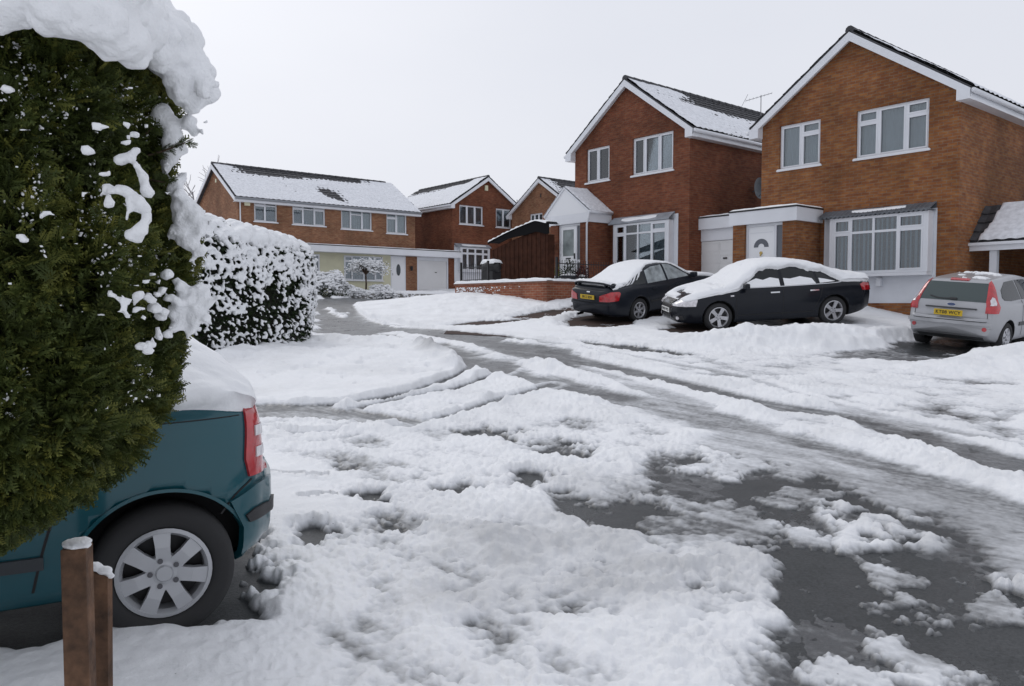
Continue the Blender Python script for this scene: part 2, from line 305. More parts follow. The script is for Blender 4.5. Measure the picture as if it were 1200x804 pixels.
# far ground: one sheet to the horizon
gx=np.r_[np.linspace(-600,-60,10)[:-1],np.linspace(-60,60,61),np.linspace(60,600,10)[1:]]; gy=np.r_[np.linspace(-600,-40,8)[:-1],np.linspace(-40,80,61),np.linspace(80,700,10)[1:]]
GX,GY=np.meshgrid(gx,gy); nn=len(gx); ii=(np.arange(len(gy)-1)[:,None]*nn+np.arange(nn-1)[None,:]).ravel()
gz=terr(GX.ravel(),GY.ravel())-.16
mesh_obj('ground',np.c_[GX.ravel(),GY.ravel(),gz],np.c_[ii,ii+1,ii+nn+1,ii+nn],SNOW,smooth=True)['kind']='structure'
TH=np.r_[np.linspace(R(-80),R(-38),70)[:-1],np.linspace(R(-38),R(38),900),np.linspace(R(38),R(80),70)[1:]]
X,Y,F=polar(160,.9,68,TH[::6])
mesh_obj('road',np.c_[X,Y,terr(X,Y)],F,road_material(),smooth=True)['kind']='structure'
SX,SY,SF=polar(860,.9,66,TH)
P2=np.c_[SX,SY]; rr=np.hypot(SX,SY)
def poly_sd(poly,pts):
    """signed distance, negative inside; only near the polygon"""
    poly=np.array(poly); out=np.full(len(pts),9.); lo=poly.min(0)-1.2; hi=poly.max(0)+1.2
    m=np.all((pts>lo)&(pts<hi),axis=1); q=pts[m]
    if not len(q): return out
    d=np.full(len(q),9.); ins=np.zeros(len(q),bool)
    for a,b in zip(poly,np.roll(poly,-1,0)):
        e=b-a; w=q-a; t=np.clip((w@e)/(e@e+1e-12),0,1); d=np.minimum(d,np.hypot(*(w-t[:,None]*e).T))
        c=(a[1]>q[:,1])!=(b[1]>q[:,1]); xx=(b[0]-a[0])*(q[:,1]-a[1])/(b[1]-a[1]+1e-12)+a[0]; ins^=(c&(q[:,0]<xx))
    out[m]=np.where(ins,-d,d); return out
def line_d(line,pts,pad):
    line=np.array(line); out=np.full(len(pts),9.); wv=np.zeros(len(pts)); lo=line.min(0)-pad; hi=line.max(0)+pad
    m=np.all((pts>lo)&(pts<hi),axis=1); q=pts[m]
    if not len(q): return out
    d=np.full(len(q),9.)
    for a,b in zip(line[:-1],line[1:]):
        e=b-a; w=q-a; t=np.clip((w@e)/(e@e+1e-12),0,1); d=np.minimum(d,np.hypot(*(w-t[:,None]*e).T))
    out[m]=d; return out
def crm(pts,n=6):
    pts=np.array(pts,float); P=np.vstack([2*pts[0]-pts[1],pts,2*pts[-1]-pts[-2]]); o=[]
    for i in range(len(pts)-1):
        p0,p1,p2,p3=P[i:i+4]
        for t in np.linspace(0,1,n,endpoint=False): o.append(.5*((2*p1)+(-p0+p2)*t+(2*p0-5*p1+4*p2-p3)*t*t+(-p0+3*p1-3*p2+p3)*t**3))
    o.append(pts[-1]); return np.array(o)
# --- snow depth field
wx=fbm(P2,.45,3,11); wy=fbm(P2,.45,3,23); w2=fbm(P2,.09,2,31); warp=np.clip(rr/8,.5,1.6)
w3=fbm(P2,.035,2,37); PW=P2+np.c_[wx,wy]*(.15*warp)[:,None]+np.c_[w2,fbm(P2,.09,2,33)]*.055+(w3*.018)[:,None]
PT=P2+np.c_[wx,wy]*.035+np.c_[w2,w3]*.02; big=fbm(P2,1.6,4,1); mid=fbm(P2,.33,4,2,.6); fine=fbm(P2,.07,3,3)
wj=np.c_[fbm(P2,.06,3,201),fbm(P2,.06,3,211)]; cl=cell(P2+np.c_[wx,wy]*.06+wj*.06,.17,4); cl2=cell(P2+np.c_[wy,wx]*.03+wj*.035,.075,9); bil=np.abs(fbm(P2,.11,4,221,.6))
dep=.085+.035*big+.022*mid+.006*fine
# churned, trodden snow in the street and the near drive
churn=np.zeros(len(SX))
for poly in [[(300,500),(430,470),(560,450),(640,450),(760,480),(900,530),(1010,600),(1200,640),(1300,900),(300,900),(330,667),(420,600)],
             [(560,400),(700,395),(1200,430),(1300,640),(900,560),(640,450)]]:
    churn=np.maximum(churn,1-sstep(-.3,.5,poly_sd([G(*p) for p in poly],P2)))
dome=lambda c,r=.55: np.clip(1-(c/r)**2,0,1); lumps=dome(cl)*.55+bil*1.1; lumps2=dome(cl2)*.6+1.0*np.abs(fbm(P2,.045,3,231))
pat=sstep(-.15,.35,fbm(P2,.9,3,41))
dep=dep-churn*.052+churn*(lumps*.026*pat*(.4+.6*sstep(-.2,.4,mid))+lumps2*.015*(.35+.65*pat)+.016*mid+.010*w3+.016*dome(cell(P2+np.c_[wx,wy]*.1,.42,14)))
# soft extra lumps everywhere at the far banks
def mound(px,py,rad,h,el=1.,ang=0):
    global dep
    c=G(px,py); dx=P2[:,0]-c[0]; dy=P2[:,1]-c[1]; ca,sa=math.cos(ang),math.sin(ang)
    u=dx*ca+dy*sa; v=(-dx*sa+dy*ca)*el
    dep=dep+h*np.exp(-(u*u+v*v)/(rad*rad))*(1+.35*mid+.25*wx)
for a in [(900,405,1.3,.30,2.2,-.05),(830,408,.9,.18,1.6),(980,402,1.2,.26,2,.1),(1060,398,.8,.14),(1165,434,.8,.15,1.3),(1215,424,1.0,.22),(1120,438,.6,.08),(640,385,.8,.10),
          (330,430,1.5,.12),(470,418,1.6,.10),(560,355,3,.12),(600,640,.22,.045),(560,650,.2,.03),(700,600,.35,.02),(450,385,1.2,.08),(880,520,.25,.05),(930,545,.2,.05),(660,470,.5,.04)]: mound(*a)
# piled kerb line left of the road beside the hedge
def ridge(pts,w,h):
    global dep
    d=line_d(crm([G(*p) for p in pts]),PW,1.); dep=dep+h*np.exp(-(d/w)**2)*(1+.5*mid+.5*wx)
ridge([(270,428),(330,408),(385,402),(440,406),(500,414),(540,434)],.30,.10)
ridge([(640,412),(720,425),(820,446),(920,470),(1010,486),(1110,512),(1210,545)],.14,.03)
ridge([(600,425),(690,445),(790,458),(900,492),(1000,520),(1080,540),(1210,585)],.16,.035)
ridge([(560,470),(700,490),(800,505),(870,535),(930,560),(1000,590),(1100,630),(1220,690)],.13,.03)
ridge([(520,620),(600,600),(700,620),(800,640),(900,660)],.2,.012)
# tyre tracks: (points, half width, slush left, strength)
TR=[([(380,345),(400,358),(420,375),(470,392),(540,402),(620,411),(717,433),(813,457),(910,479),(1007,493),(1103,520),(1210,556)],.27,.004,1),
    ([(372,352),(392,372),(440,392),(500,405),(560,425),(620,442),(692,462),(765,476),(837,496),(910,520),(982,539),(1055,563),(1127,587),(1215,625)],.34,.008,1),
    ([(440,375),(480,385),(560,394),(640,402),(740,420),(850,440),(950,470),(1060,497),(1210,530)],.13,.020,.85),
    ([(400,366),(450,385),(540,400),(600,418),(660,430),(740,452),(820,478)],.22,.016,.8),
    ([(860,525),(940,560),(1010,590),(1100,625),(1220,672)],.30,.018,.85),
    ([(290,478),(340,478),(395,476),(455,468),(520,450),(560,430),(590,415)],.115,-.006,1),
    ([(420,482),(467,472),(510,463),(543,455),(590,438),(612,425)],.10,-.002,1),
    ([(470,505),(530,490),(575,475),(610,465),(650,452)],.10,.002,1),
    ([(300,482),(345,480),(400,485),(440,490),(480,496)],.14,.006,1),
    ([(312,505),(345,512),(400,508),(430,500)],.05,.014,.8),
    ([(300,520),(360,522),(420,515)],.05,.02,.6),
    ([(316,565),(340,566),(384,567)],.022,-.01,1),([(350,593),(372,592),(392,593)],.02,-.01,1)]
for pts,w,res,st in TR:
    ln=crm([G(*p) for p in pts]); d=line_d(ln,PT,1.5)
    wv=w*(1+.35*wx)
    m=(1-sstep(.75,1.25,d/np.maximum(wv,.01)))*st
    tgt=res+.006*mid+.006*fbm(P2,.15,3,77)
    dep=dep*(1-m)+tgt*m+ .018*st*np.exp(-((d-wv*1.5)/(.35*w+.03))**2)*(1+wx)
# wide slushy carriageway in the distance
def area(px,soft,res,st,nz_=.006):
    global dep
    d=poly_sd([G(*p) for p in px],PW); m=(1-sstep(-soft,soft,d))*st
    dep=dep*(1-m)+(res+nz_*mid+nz_*fine)*m
area([(366,352),(440,346.3),(545,345),(480,350),(434,355),(413,366),(425,376),(470,384),(530,388),(600,394),(680,412),(680,432),(620,428),(590,442),(545,434),(515,416),(470,402),(395,396),(368,394)],.16,.004,1.)
for ln_,w in [([(455,392),(500,398),(550,408),(565,415)],.18),([(575,418),(610,425),(650,440)],.2),([(385,362),(402,372)],.1),([(600,400),(680,412)],.12)]:
    d=line_d(crm([G(*p) for p in ln_]),PW,1.); dep=dep+.06*np.exp(-(d/w)**2)*(1+mid)
area([(300,474),(360,474),(420,482),(470,494),(440,500),(380,497),(300,492)],.08,.005,.9)
area([(990,545),(1200,600),(1200,640),(1100,610),(1000,575)],.15,.018,.6)
area([(760,470),(900,500),(960,545),(900,540),(800,510),(700,480)],.15,.022,.55)
# bare asphalt
area([(955,420),(990,412),(1060,402),(1150,410),(1135,420),(1100,425),(1050,425),(1000,424)],.2,.004,.95,.016)
area([(700,560),(780,545),(860,545),(900,640),(860,667),(760,640),(700,610)],.2,.016,.6,.02)
area([(930,590),(1110,600),(1160,650),(1150,700),(960,670)],.15,-.012,.9,.02)
area([(640,575),(780,585),(790,625),(700,625),(640,600)],.2,.008,.6,.02)
BARE=[([(762,540),(812,540),(848,562),(850,542),(890,543),(888,556),(920,566),(955,563),(1010,585),(1075,602),(1088,612),(1055,617),(1000,600),(952,586),(950,598),(972,620),(990,655),(1010,667),(1130,667),(1250,740),(1250,830),(900,830),(925,690),(918,662),(875,643),(862,612),(850,585),(815,588),(780,576),(762,560)],.03),
      ([(543,507),(577,504),(603,509),(598,517),(560,516)],.05),([(600,524),(640,520),(664,522),(695,536),(662,539),(628,533)],.05),
      ([(652,581),(682,588),(716,604),(762,616),(768,628),(712,621),(675,605)],.03),([(735,592),(770,590),(775,600),(745,602)],.02),
      ([(728,580),(772,578),(768,583),(735,585)],.02),([(724,602),(760,598),(757,604),(735,606)],.02),
      ([(450,611),(472,609),(505,622),(480,624),(455,618)],.015),([(416,584),(436,584),(438,590),(420,590)],.015),
      ([(680,402),(740,407),(802,416),(800,419),(730,412),(682,404.5)],.02),
      ([(1060,402),(1090,407),(1150,410),(1135,416),(1100,418),(1050,412)],.12),
      ([(655,378),(670,373),(742,375),(741,383),(700,389),(668,388)],.10),([(773,387),(800,384),(842,385),(842,391),(790,394)],.08),
      ([(594,374),(640,364),(676,358),(680,364),(640,374),(606,379)],.1),([(520,383),(560,377),(600,377),(596,381),(560,384)],.12),
      ([(352,625),(362,622),(372,630),(366,640),(354,636)],.01),([(520,575),(540,573),(546,580),(528,583)],.01),([(612,560),(634,558),(640,566),(620,569)],.01),([(395,545),(412,543),(418,549),(402,552)],.01),([(268,640),(288,640),(294,668),(290,700),(270,700)],.03)]
for px,so_ in BARE:
    d=poly_sd([G(*p) for p in px],PW); m=1-sstep(-so_-.03,so_+.16,d+.10*w2+.05*w3); dep=dep*(1-m)+(-.022+.034*sstep(.16,.46,fbm(P2,.34,4,91)+.22*lumps2)+.022*sstep(-.05,.45,fbm(P2,.7,4,95)))*m
# snow island on the wet patch and slush round it
for px in [[(948,588),(985,594),(1020,600),(1060,620),(1112,635),(1100,645),(1060,642),(1000,648),(960,652),(985,635),(985,620),(955,606)]]:
    d=poly_sd([G(*p) for p in px],PW); m=(1-sstep(-.06,.05,d))*sstep(-.25,.12,fbm(P2,.16,3,55)+.25*lumps); dep=dep*(1-m)+(.03+.03*lumps+.01*mid)*m
# under the parked cars the ground is bare
def foot(cx,cy,hx,hy,ang,res=-.03,soft=.08):
    global dep
    dx=PW[:,0]-cx; dy=PW[:,1]-cy; ca,sa=math.cos(ang),math.sin(ang); u=np.abs(dx*ca+dy*sa)-hx; v=np.abs(-dx*sa+dy*ca)-hy
    m=1-sstep(-soft,soft,np.maximum(u,v)); dep=dep*(1-m)+res*m
CARS=dict(silver=(8.55+1.93*.773,15.2+1.93*.634,math.atan2(.634,.773)),audi=None)
dirt=np.zeros(len(SX))
for px,st in [([(470,667),(520,628),(600,610),(700,600),(800,625),(930,655),(900,720),(500,720)],.30),([(640,560),(780,560),(880,640),(760,650),(680,610)],.25),([(860,520),(1200,610),(1200,700),(1000,610)],.30),([(500,408),(560,415),(560,430),(500,425)],.5)]:
    d=poly_sd([G(*p) for p in px],PW); m=(1-sstep(-.25,.25,d)); dirt=np.maximum(dirt,m*st*(.5+.5*sstep(-.3,.4,mid+.5*wx)))
cc=(1-sstep(-.2,.25,poly_sd([G(*p) for p in [(480,680),(540,632),(610,612),(690,622),(800,640),(900,660),(880,760),(500,760)]],PW)))
cl3=cell(P2+np.c_[wx,wy]*.05,.11,24); dep=dep+cc*(.016*dome(cl3,.6)+.03*bil*(.4+.6*sstep(-.2,.3,wx))+.02*mid)
cc=(1-sstep(-.2,.5,poly_sd([G(*p) for p in [(275,425),(375,395),(470,405),(535,432),(500,450),(400,468),(300,470)]],PW)))
dep=dep+cc*(.022*dome(cell(P2+np.c_[wx,wy]*.1,.33,26))*pat+.02*fbm(P2,.18,3,27)-.03*sstep(.35,.5,fbm(P2,.25,3,29)))
SNOWM=snow_ground_material()
def build_snow():
    global dep
    z=terr(SX,SY); keep=dep>-.012
    # merge visible grains: tiny geometric roughness
    zz=z+dep+.004*lumps2*churn
    fm=keep[SF].any(axis=1); Fk=SF[fm]
    used=np.zeros(len(SX),bool); used[Fk.ravel()]=True; idx=-np.ones(len(SX),np.int64); idx[used]=np.arange(used.sum())
    o=mesh_obj('snow_cover',np.c_[SX,SY,zz][used],idx[Fk],SNOWM,smooth=True,attrs={'dep':dep[used],'dirt':dirt[used]})
    tag(o,'lying snow rutted by tyres and trodden, thick on the verges and thinned to grey slush on the road','snow',kind='stuff')
# ------------------------------------------------------------------ houses
def holes_wall(mb,outline,holes,xf,thick):
    """flat wall with real openings. outline/holes: (a,z) polygons; xf(a,t,z)->point (t = depth into the wall)"""
    V=[];E=[]
    def addl(p):
        n=len(V); V.extend(Vector(q) for q in p); E.extend((n+i,n+(i+1)%len(p)) for i in range(len(p)))
    addl(outline)
    for h in holes: addl(h)
    vs,es,fs,_,_,_=delaunay_2d_cdt(V,E,[],0,1e-5)
    def inp(p,poly):
        c=False;n=len(poly)
        for i in range(n):
            a=poly[i];b=poly[(i+1)%n]
            if (a[1]>p[1])!=(b[1]>p[1]) and p[0]<(b[0]-a[0])*(p[1]-a[1])/(b[1]-a[1])+a[0]: c=not c
        return c
    F=[]
    for f in fs:
        c=(sum(vs[i][0] for i in f)/len(f),sum(vs[i][1] for i in f)/len(f))
        if inp(c,outline) and not any(inp(c,h) for h in holes): F.append(tuple(f))
    n=len(vs); v=[xf(p[0],0,p[1]) for p in vs]+[xf(p[0],thick,p[1]) for p in vs]
    ff=F+[tuple(i+n for i in reversed(f)) for f in F]
    cnt={}
    for f in F:
        for i in range(len(f)):
            a,b=f[i],f[(i+1)%len(f)]; cnt[(a,b)]=1
    for (a,b) in cnt:
        if (b,a) not in cnt: ff.append((a,a+n,b+n,b))
    mb.add(v,ff)
def rect(x0,x1,z0,z1): return [(x0,z0),(x1,z0),(x1,z1),(x0,z1)]
class House:
    """local frame: x along the street front, y into the house, z up from the base"""
    def __init__(s,name,al,c,z0,kind,w,dep,label,group=None,cat='house'):
        p=P_A(al,c) if kind=='A' else P_C(al,c)
        s.rot=ROT_A if kind=='A' else ROT_C; s.z0=z0; s.w=w; s.dep=dep
        s.o=empty(name,(p[0],p[1],z0),s.rot); tag(s.o,label,cat,group)
    def Z(s,z): return z-s.z0
def window(H,x0,x1,z0,z1,cols,y=0.,blind=BLIND,name='window',top=None,side=False,sill=True,fw=.055,label=None,tops=None,recess=.07,parent=None):
    """white framed window; cols = relative widths; top = transom height fraction per column (None = none)"""
    X0=x0
    def B(mb,a0,a1,t0,t1,b0,b1):
        if side: mb.box(H.w-t1 if side=='r' else t0,H.w-t0 if side=='r' else t1,a0,a1,b0,b1)
        else: mb.box(a0,a1,t0,t1,b0,b1)
    fr=MB(); y0=y+recess; y1=y0+.07
    B(fr,x0,x1,y0,y1,z0,z0+fw); B(fr,x0,x1,y0,y1,z1-fw,z1)
    B(fr,x0,x0+fw,y0+.001,y1-.001,z0+fw,z1-fw); B(fr,x1-fw,x1,y0+.001,y1-.001,z0+fw,z1-fw)
    tot=sum(cols); xs=[x0]; 
    for cc in cols: xs.append(xs[-1]+(x1-x0)*cc/tot)
    pane=MB()
    for i in range(len(cols)):
        if i>0: B(fr,xs[i]-.03,xs[i]+.03,y0+.001,y1-.001,z0+fw,z1-fw)
        a0=xs[i]+(fw if i==0 else .03); a1=xs[i+1]-(fw if i==len(cols)-1 else .03)
        tp=top[i] if top else None; zs=[(z0+fw,z1-fw)]
        if tp:
            zt=z0+(z1-z0)*tp; B(fr,a0,a1,y0+.001,y1-.001,zt-.03,zt+.03); zs=[(z0+fw,zt-.03),(zt+.03,z1-fw)]
        for (b0,b1) in zs:
            # opening sash stands proud
            if tops is None or i in tops or len(zs)==1:
                e=.035
                for (p0,p1,q0,q1) in ((a0,a1,b0,b0+e),(a0,a1,b1-e,b1),(a0,a0+e,b0+e,b1-e),(a1-e,a1,b0+e,b1-e)): B(fr,p0,p1,y0-.012,y0+.03,q0,q1)
            B(pane,a0,a1,y0+.034,y0+.042,b0,b1)
    f=fr.build(name,PVC,H.o)
    if label: f['label']=label
    pane.build('pane',GLASS,f)
    # blinds: pleated cloth behind the panes
    pw=.085 if blind is NET else .06; n=max(6,int((x1-x0)/pw)); v=[];fc=[]
    if blind is BLINDD:
        n=int((x1-x0)/.127)
        for i in range(n):
            a=x0+fw+(x1-x0-2*fw)*i/n; q=len(v); a2=a+.052+.014*math.sin(i*2.3)
            for (aa,tt) in ((a,y1+.06),(a2,y1+.062)):
                for zz in (z0+.02,z1-.02): v.append((aa,tt,zz))
            fc.append((q,q+2,q+3,q+1))
        blind_=BLIND
    for i in range(0 if blind is BLINDD else n+1):
        a=x0+fw*.5+(x1-x0-fw)*i/n; t=y1+.06+(.018 if i%2 else -.018)
        for zz in (z0+.02,z1-.02):
            v.append((a,t,zz) if not side else ((H.w-t) if side=='r' else t,a,zz))
    for i in range(0 if blind is BLINDD else n): fc.append((2*i,2*i+2,2*i+3,2*i+1))
    mesh_obj('blind',v,fc,blind,f)
    if sill:
        sb=MB(); B(sb,x0-.06,x1+.06,y-.05,y0+.02,z0-.05,z0-.004); sb.build('sill',PVC,f)
        sn=MB(); B(sn,x0-.04,x1+.04,y-.045,y-.002,z0-.006,z0+.012)
        sn.build('sill_snow',SNOW,f)
    return f
def slope(H,e0,e1,r0,r1,name='roof',thick=.09,cover=None,su=.0,nu_=None,seed=0,label=None,tm=None):
    """tiled slope e0-e1 eaves, r0-r1 ridge (local), with real tile courses and a sheet of lying snow on it"""
    e0,e1,r0,r1=[np.array(p,float) for p in (e0,e1,r0,r1)]
    Lu=np.linalg.norm(e1-e0); Lv=np.linalg.norm(r0-e0); n=np.cross(e1-e0,r0-e0); n/=np.linalg.norm(n)
    if n[2]<0: n=-n
    course=.32; nc=max(3,int(round(Lv/course))); pan=.30
    nu=int(Lu/.075)+1
    us=np.linspace(0,1,nu); vs=[];off=[]
    for k in range(nc):
        vs+=[k/nc+1e-4,(k+1)/nc]; off+=[.04,.008]
    vs=np.array(vs);off=np.array(off)
    U,V=np.meshgrid(us,vs); O=np.repeat(off[:,None],nu,1)+.014*np.cos(U*Lu/pan*2*math.pi)
    P=(e0[None,None]*(1-U[...,None])+e1*U[...,None])*(1-V[...,None])+(r0*(1-U[...,None])+r1*U[...,None])*V[...,None]+n*O[...,None]
    m=len(vs); ii=(np.arange(m-1)[:,None]*nu+np.arange(nu-1)[None,:]).ravel(); F=np.c_[ii,ii+1,ii+nu+1,ii+nu]
    # underside slab
    b=MB(); q=[e0,e1,r1,r0]; b.add([tuple(p-n*thick) for p in q]+[tuple(p+n*.004) for p in q],[(0,1,2,3),(7,6,5,4),(0,4,5,1),(1,5,6,2),(2,6,7,3),(3,7,4,0)])
    vv=np.vstack([P.reshape(-1,3),np.array(b.v)]); nf=len(P.reshape(-1,3))
    o=mesh_obj(name,vv,[tuple(f) for f in F.tolist()]+[tuple(i+nf for i in f) for f in b.f],tm or TILE,H.o)
    if label: o['label']=label
    if cover:
        ru=int(Lu/.05)+1; rv=int(Lv/.05)+1
        U,V=np.meshgrid(np.linspace(0.004,.996,ru),np.linspace(-.012,.992,rv)); q=np.c_[(U*Lu).ravel(),(V*Lv).ravel()]+seed*13.7
        k=np.clip(np.floor(V*nc),0,nc-1); fr_=V*nc-k; tile=.04-.032*fr_+.014*np.cos(U*Lu/pan*2*math.pi)
        edge=np.minimum(np.minimum(U,1-U)*Lu,np.minimum(V+.012,1-V)*Lv*3)
        th=cover(U,V,(fbm(q,.7,4,seed)).reshape(U.shape),(fbm(q,.16,3,seed+3)).reshape(U.shape))
        dots=np.clip(np.cos(U*Lu/pan*2*math.pi+(k%2)*math.pi)*.5+.5,0,1)**1.5*(1-fr_)**2; th=th-.026*dots*sstep(.055,.02,th)
        h=.014+th; h=np.minimum(h,.03+.9*np.sqrt(np.clip(edge,0,.05)*.05)+np.clip(th,0,.1)*sstep(0,.06,edge))
        h=np.maximum(h,np.where(th>.012,tile+.004,-1))+0*tile
        P=(e0*(1-U[...,None])+e1*U[...,None])*(1-V[...,None])+(r0*(1-U[...,None])+r1*U[...,None])*V[...,None]+n*h[...,None]
        ii=(np.arange(rv-1)[:,None]*ru+np.arange(ru-1)[None,:]).ravel(); F=np.c_[ii,ii+1,ii+ru+1,ii+ru]
        keep=(h.ravel()[F]>0.0).any(axis=1)
        s=mesh_obj('roof_snow',P.reshape(-1,3),F[keep],SNOWT,o,smooth=True)
    return o
def gable_house(H,ze,za,ov=.28,ovf=.22,holes=[],sideholes=[],brick=BRA,coverL=None,coverR=None,seed=0,eavL=None):
    """ridge runs along y. ze = wall-plate height at the two side walls, za = apex of the wall (world heights)"""
    w,d=H.w,H.dep; ze=H.Z(ze); za=H.Z(za); mb=MB(); mid=w/2; base=-.6
    out=[(0,base),(w,base),(w,ze),(mid,za),(0,ze)]
    holes_wall(mb,out,[rect(*h) for h in holes],lambda a,t,z:(a,t,z),.28)
    holes_wall(mb,[(p[0],p[1]) for p in out],[],lambda a,t,z:(a,d-t,z),.25)
    for sx,xf in (('l',lambda a,t,z:(t,a,z)),('r',lambda a,t,z:(w-t,a,z))):
        holes_wall(mb,[(.28,base),(d-.25,base),(d-.25,ze),(.28,ze)],[rect(*h[1:]) for h in sideholes if h[0]==sx],xf,.279)
    # keep the corner faces a hair inside each other
    wl=mb.build('wall',brick,H.o)
    sl=(za-ze)/mid; t=.16
    rise=t
    def zz(x): return ze+rise+sl*(mid-abs(x-mid))
    L0=(-ov,-ovf,zz(-ov)); L1=(-ov,d+ovf,zz(-ov)); A0=(mid,-ovf,zz(mid)); A1=(mid,d+ovf,zz(mid)); R0=(w+ov,-ovf,zz(w+ov)); R1=(w+ov,d+ovf,zz(w+ov))
    slope(H,L0,L1,A0,A1,cover=coverL,seed=seed+1); slope(H,R0,R1,A0,A1,cover=coverR,seed=seed+2)
    # ridge tiles
    rg=MB()
    for k in range(int((d+2*ovf)/.45)):
        y0=-ovf+k*.45; rg.tube([(mid,y0,zz(mid)+.0),(mid,y0+.44,zz(mid)+.0)],[.12,.105],10)
    rg.build('ridge_tiles',TILE,H.o,smooth=False)
    # bargeboards, soffit, fascia, gutters
    bb=MB(); th=.20
    for s_ in (-1,1):
        xe=mid+s_*(mid+ov); p0=(mid,zz(mid)-.05); p1=(xe,zz(xe)-.05)
        bb.prism([p0,p1,(p1[0],p1[1]-th),(p0[0],p0[1]-th*1.15)],-ovf-.025 if s_<0 else -ovf-.0245,-ovf+.02)
        # boxed eaves end
        bb.prism([(xe,zz(xe)-.06),(xe-s_*(ov+.02),zz(xe-s_*(ov+.02))-.17),(xe-s_*(ov+.02),zz(xe)-.30),(xe,zz(xe)-.30)],-ovf-.035,-.0)
        bb.prism([(mid,zz(mid)-.13),(xe,zz(xe)-.13),(xe,zz(xe)-.16),(mid,zz(mid)-.16)],-ovf+.021,-.001)
    bb.build('bargeboard',PVC,H.o)
    for s_ in (-1,1):
        xe=mid+s_*(mid+ov); f=MB()
        f.box(min(xe,xe-s_*.022),max(xe,xe-s_*.022),.0,d+ovf,zz(xe)-.29,zz(xe)-.07); f.box(min(xe-s_*.023,xe-s_*(ov)),max(xe-s_*.023,xe-s_*ov),.0,d+ovf,zz(xe)-.29,zz(xe)-.272)
        f.build('fascia',PVC,H.o)
        g=MB(); g.tube([(xe+s_*.065,-ovf+.0,zz(xe)-.11),(xe+s_*.065,d+ovf,zz(xe)-.11)],.062,10); g.build('gutter',PVC,H.o,smooth=True)
    return wl
def full(th=.05,a=.02,b=.012): return lambda U,V,n1,n2: th+a*n1+b*n2
# ---------- house nearest the camera on the right
HA=House('detached_house',-13.34,20.5,1.05,'A',5.46,7.6,'orange-brown brick house nearest on the right with flat white porch canopy')
Z=HA.Z
def covA(U,V,n1,n2): return .055+.03*n1+.015*n2-.03*sstep(.95,1,V)
gable_house(HA,6.82,8.72,holes=[(.58,1.84,Z(5.50),Z(6.76)),(2.86,4.72,Z(5.49),Z(6.76)),(.0+.30,1.62,Z(1.9),Z(3.86)),(2.15,4.86,Z(1.68),Z(3.95))],brick=BRA,coverL=covA,coverR=covA,seed=3)
window(HA,.58,1.84,Z(5.5),Z(6.76),[.55,.5],top=[None,.73])
window(HA,2.86,4.72,Z(5.49),Z(6.76),[.6,.75,.6],top=[.73,None,.73])
def apron(H,x0,x1,z0,z1,holes,m=PAINTW,y=-.015,name='white_panel'):
    mb=MB(); holes_wall(mb,rect(x0,x1,z0,z1),[rect(*h) for h in holes],lambda a,t,z:(a,y+t,z),.05); return mb.build(name,m,H.o)
def lead_roof(H,x0,x1,zt,zb,proj,scallop=True,snow=None,name='bay_roof',m=None):
    """small pent roof over a bay, drops from the wall to a scalloped lead edge"""
    n=int((x1-x0)/.03); v=[];f=[]
    for i in range(n+1):
        a=x0+(x1-x0)*i/n; w_=.018*math.cos(a/.12*2*math.pi) if scallop else 0
        v+=[(a,.0-.002,zt+w_*.3),(a,-proj,zb+w_+.05),(a,-proj-.01,zb+w_*1.5),(a,-.002,zb+.02)]
    for i in range(n):
        for k in range(3): f.append((4*i+k,4*i+k+1,4*i+4+k+1,4*i+4+k))
        f.append((4*i+3,4*i,4*i+4,4*i+7))
    o=mesh_obj(name,v,f,m or LEAD,H.o,smooth=False)
    if snow:
        for (a0,a1,fr0,fr1) in snow:
            k=14; v=[];f=[]
            for i in range(k+1):
                t=i/k; a=a0+(a1-a0)*t; hw=.5*(fr1-fr0)*math.sin(math.pi*min(1,max(0,t*.9+.05)))**.5*(1+.3*math.sin(9*t)); c=(fr0+fr1)/2+.04*math.sin(5*t)
                for s_,hh in ((-1,.004),(-.6,.035),(.6,.035),(1,.004)):
                    fr=c+s_*hw; v.append((a,-proj*fr,zt+(zb+.05-zt)*fr+hh))
            for i in range(k):
                for j in range(3): f.append((4*i+j,4*i+j+1,4*i+5+j,4*i+4+j))
            mesh_obj('bay_roof_snow',v,f,SNOW,o,smooth=True)
    return o
# ground floor bay with white panelling
apron(HA,2.02,4.98,Z(1.64),Z(4.0),[(2.40,4.84,Z(2.42),Z(3.94))])
window(HA,2.40,4.84,Z(2.42),Z(3.92),[.52,.60,.62,.68],y=-.30,top=[.72,.72,.72,.74],tops=[0,3],blind=BLINDD,sill=False,fw=.07,name='bay_window',recess=.0)
bx=MB(); bx.box(2.33,4.90,-.34,-.02,Z(2.34),Z(2.415)); bx.box(2.33,2.398,-.30,-.02,Z(2.42),Z(3.93)); bx.box(4.842,4.90,-.30,-.02,Z(2.42),Z(3.93)); bx.build('bay_surround',PVC,HA.o)
lead_roof(HA,2.04,4.96,Z(4.16),Z(3.93),.36,snow=[(2.9,4.3,.35,.75)])
mb=MB(); mb.box(3.55,3.67,-.14,-.016,Z(2.08),Z(2.30)); mb.build('vent_cover',PVC,HA.o,bevel=.01)
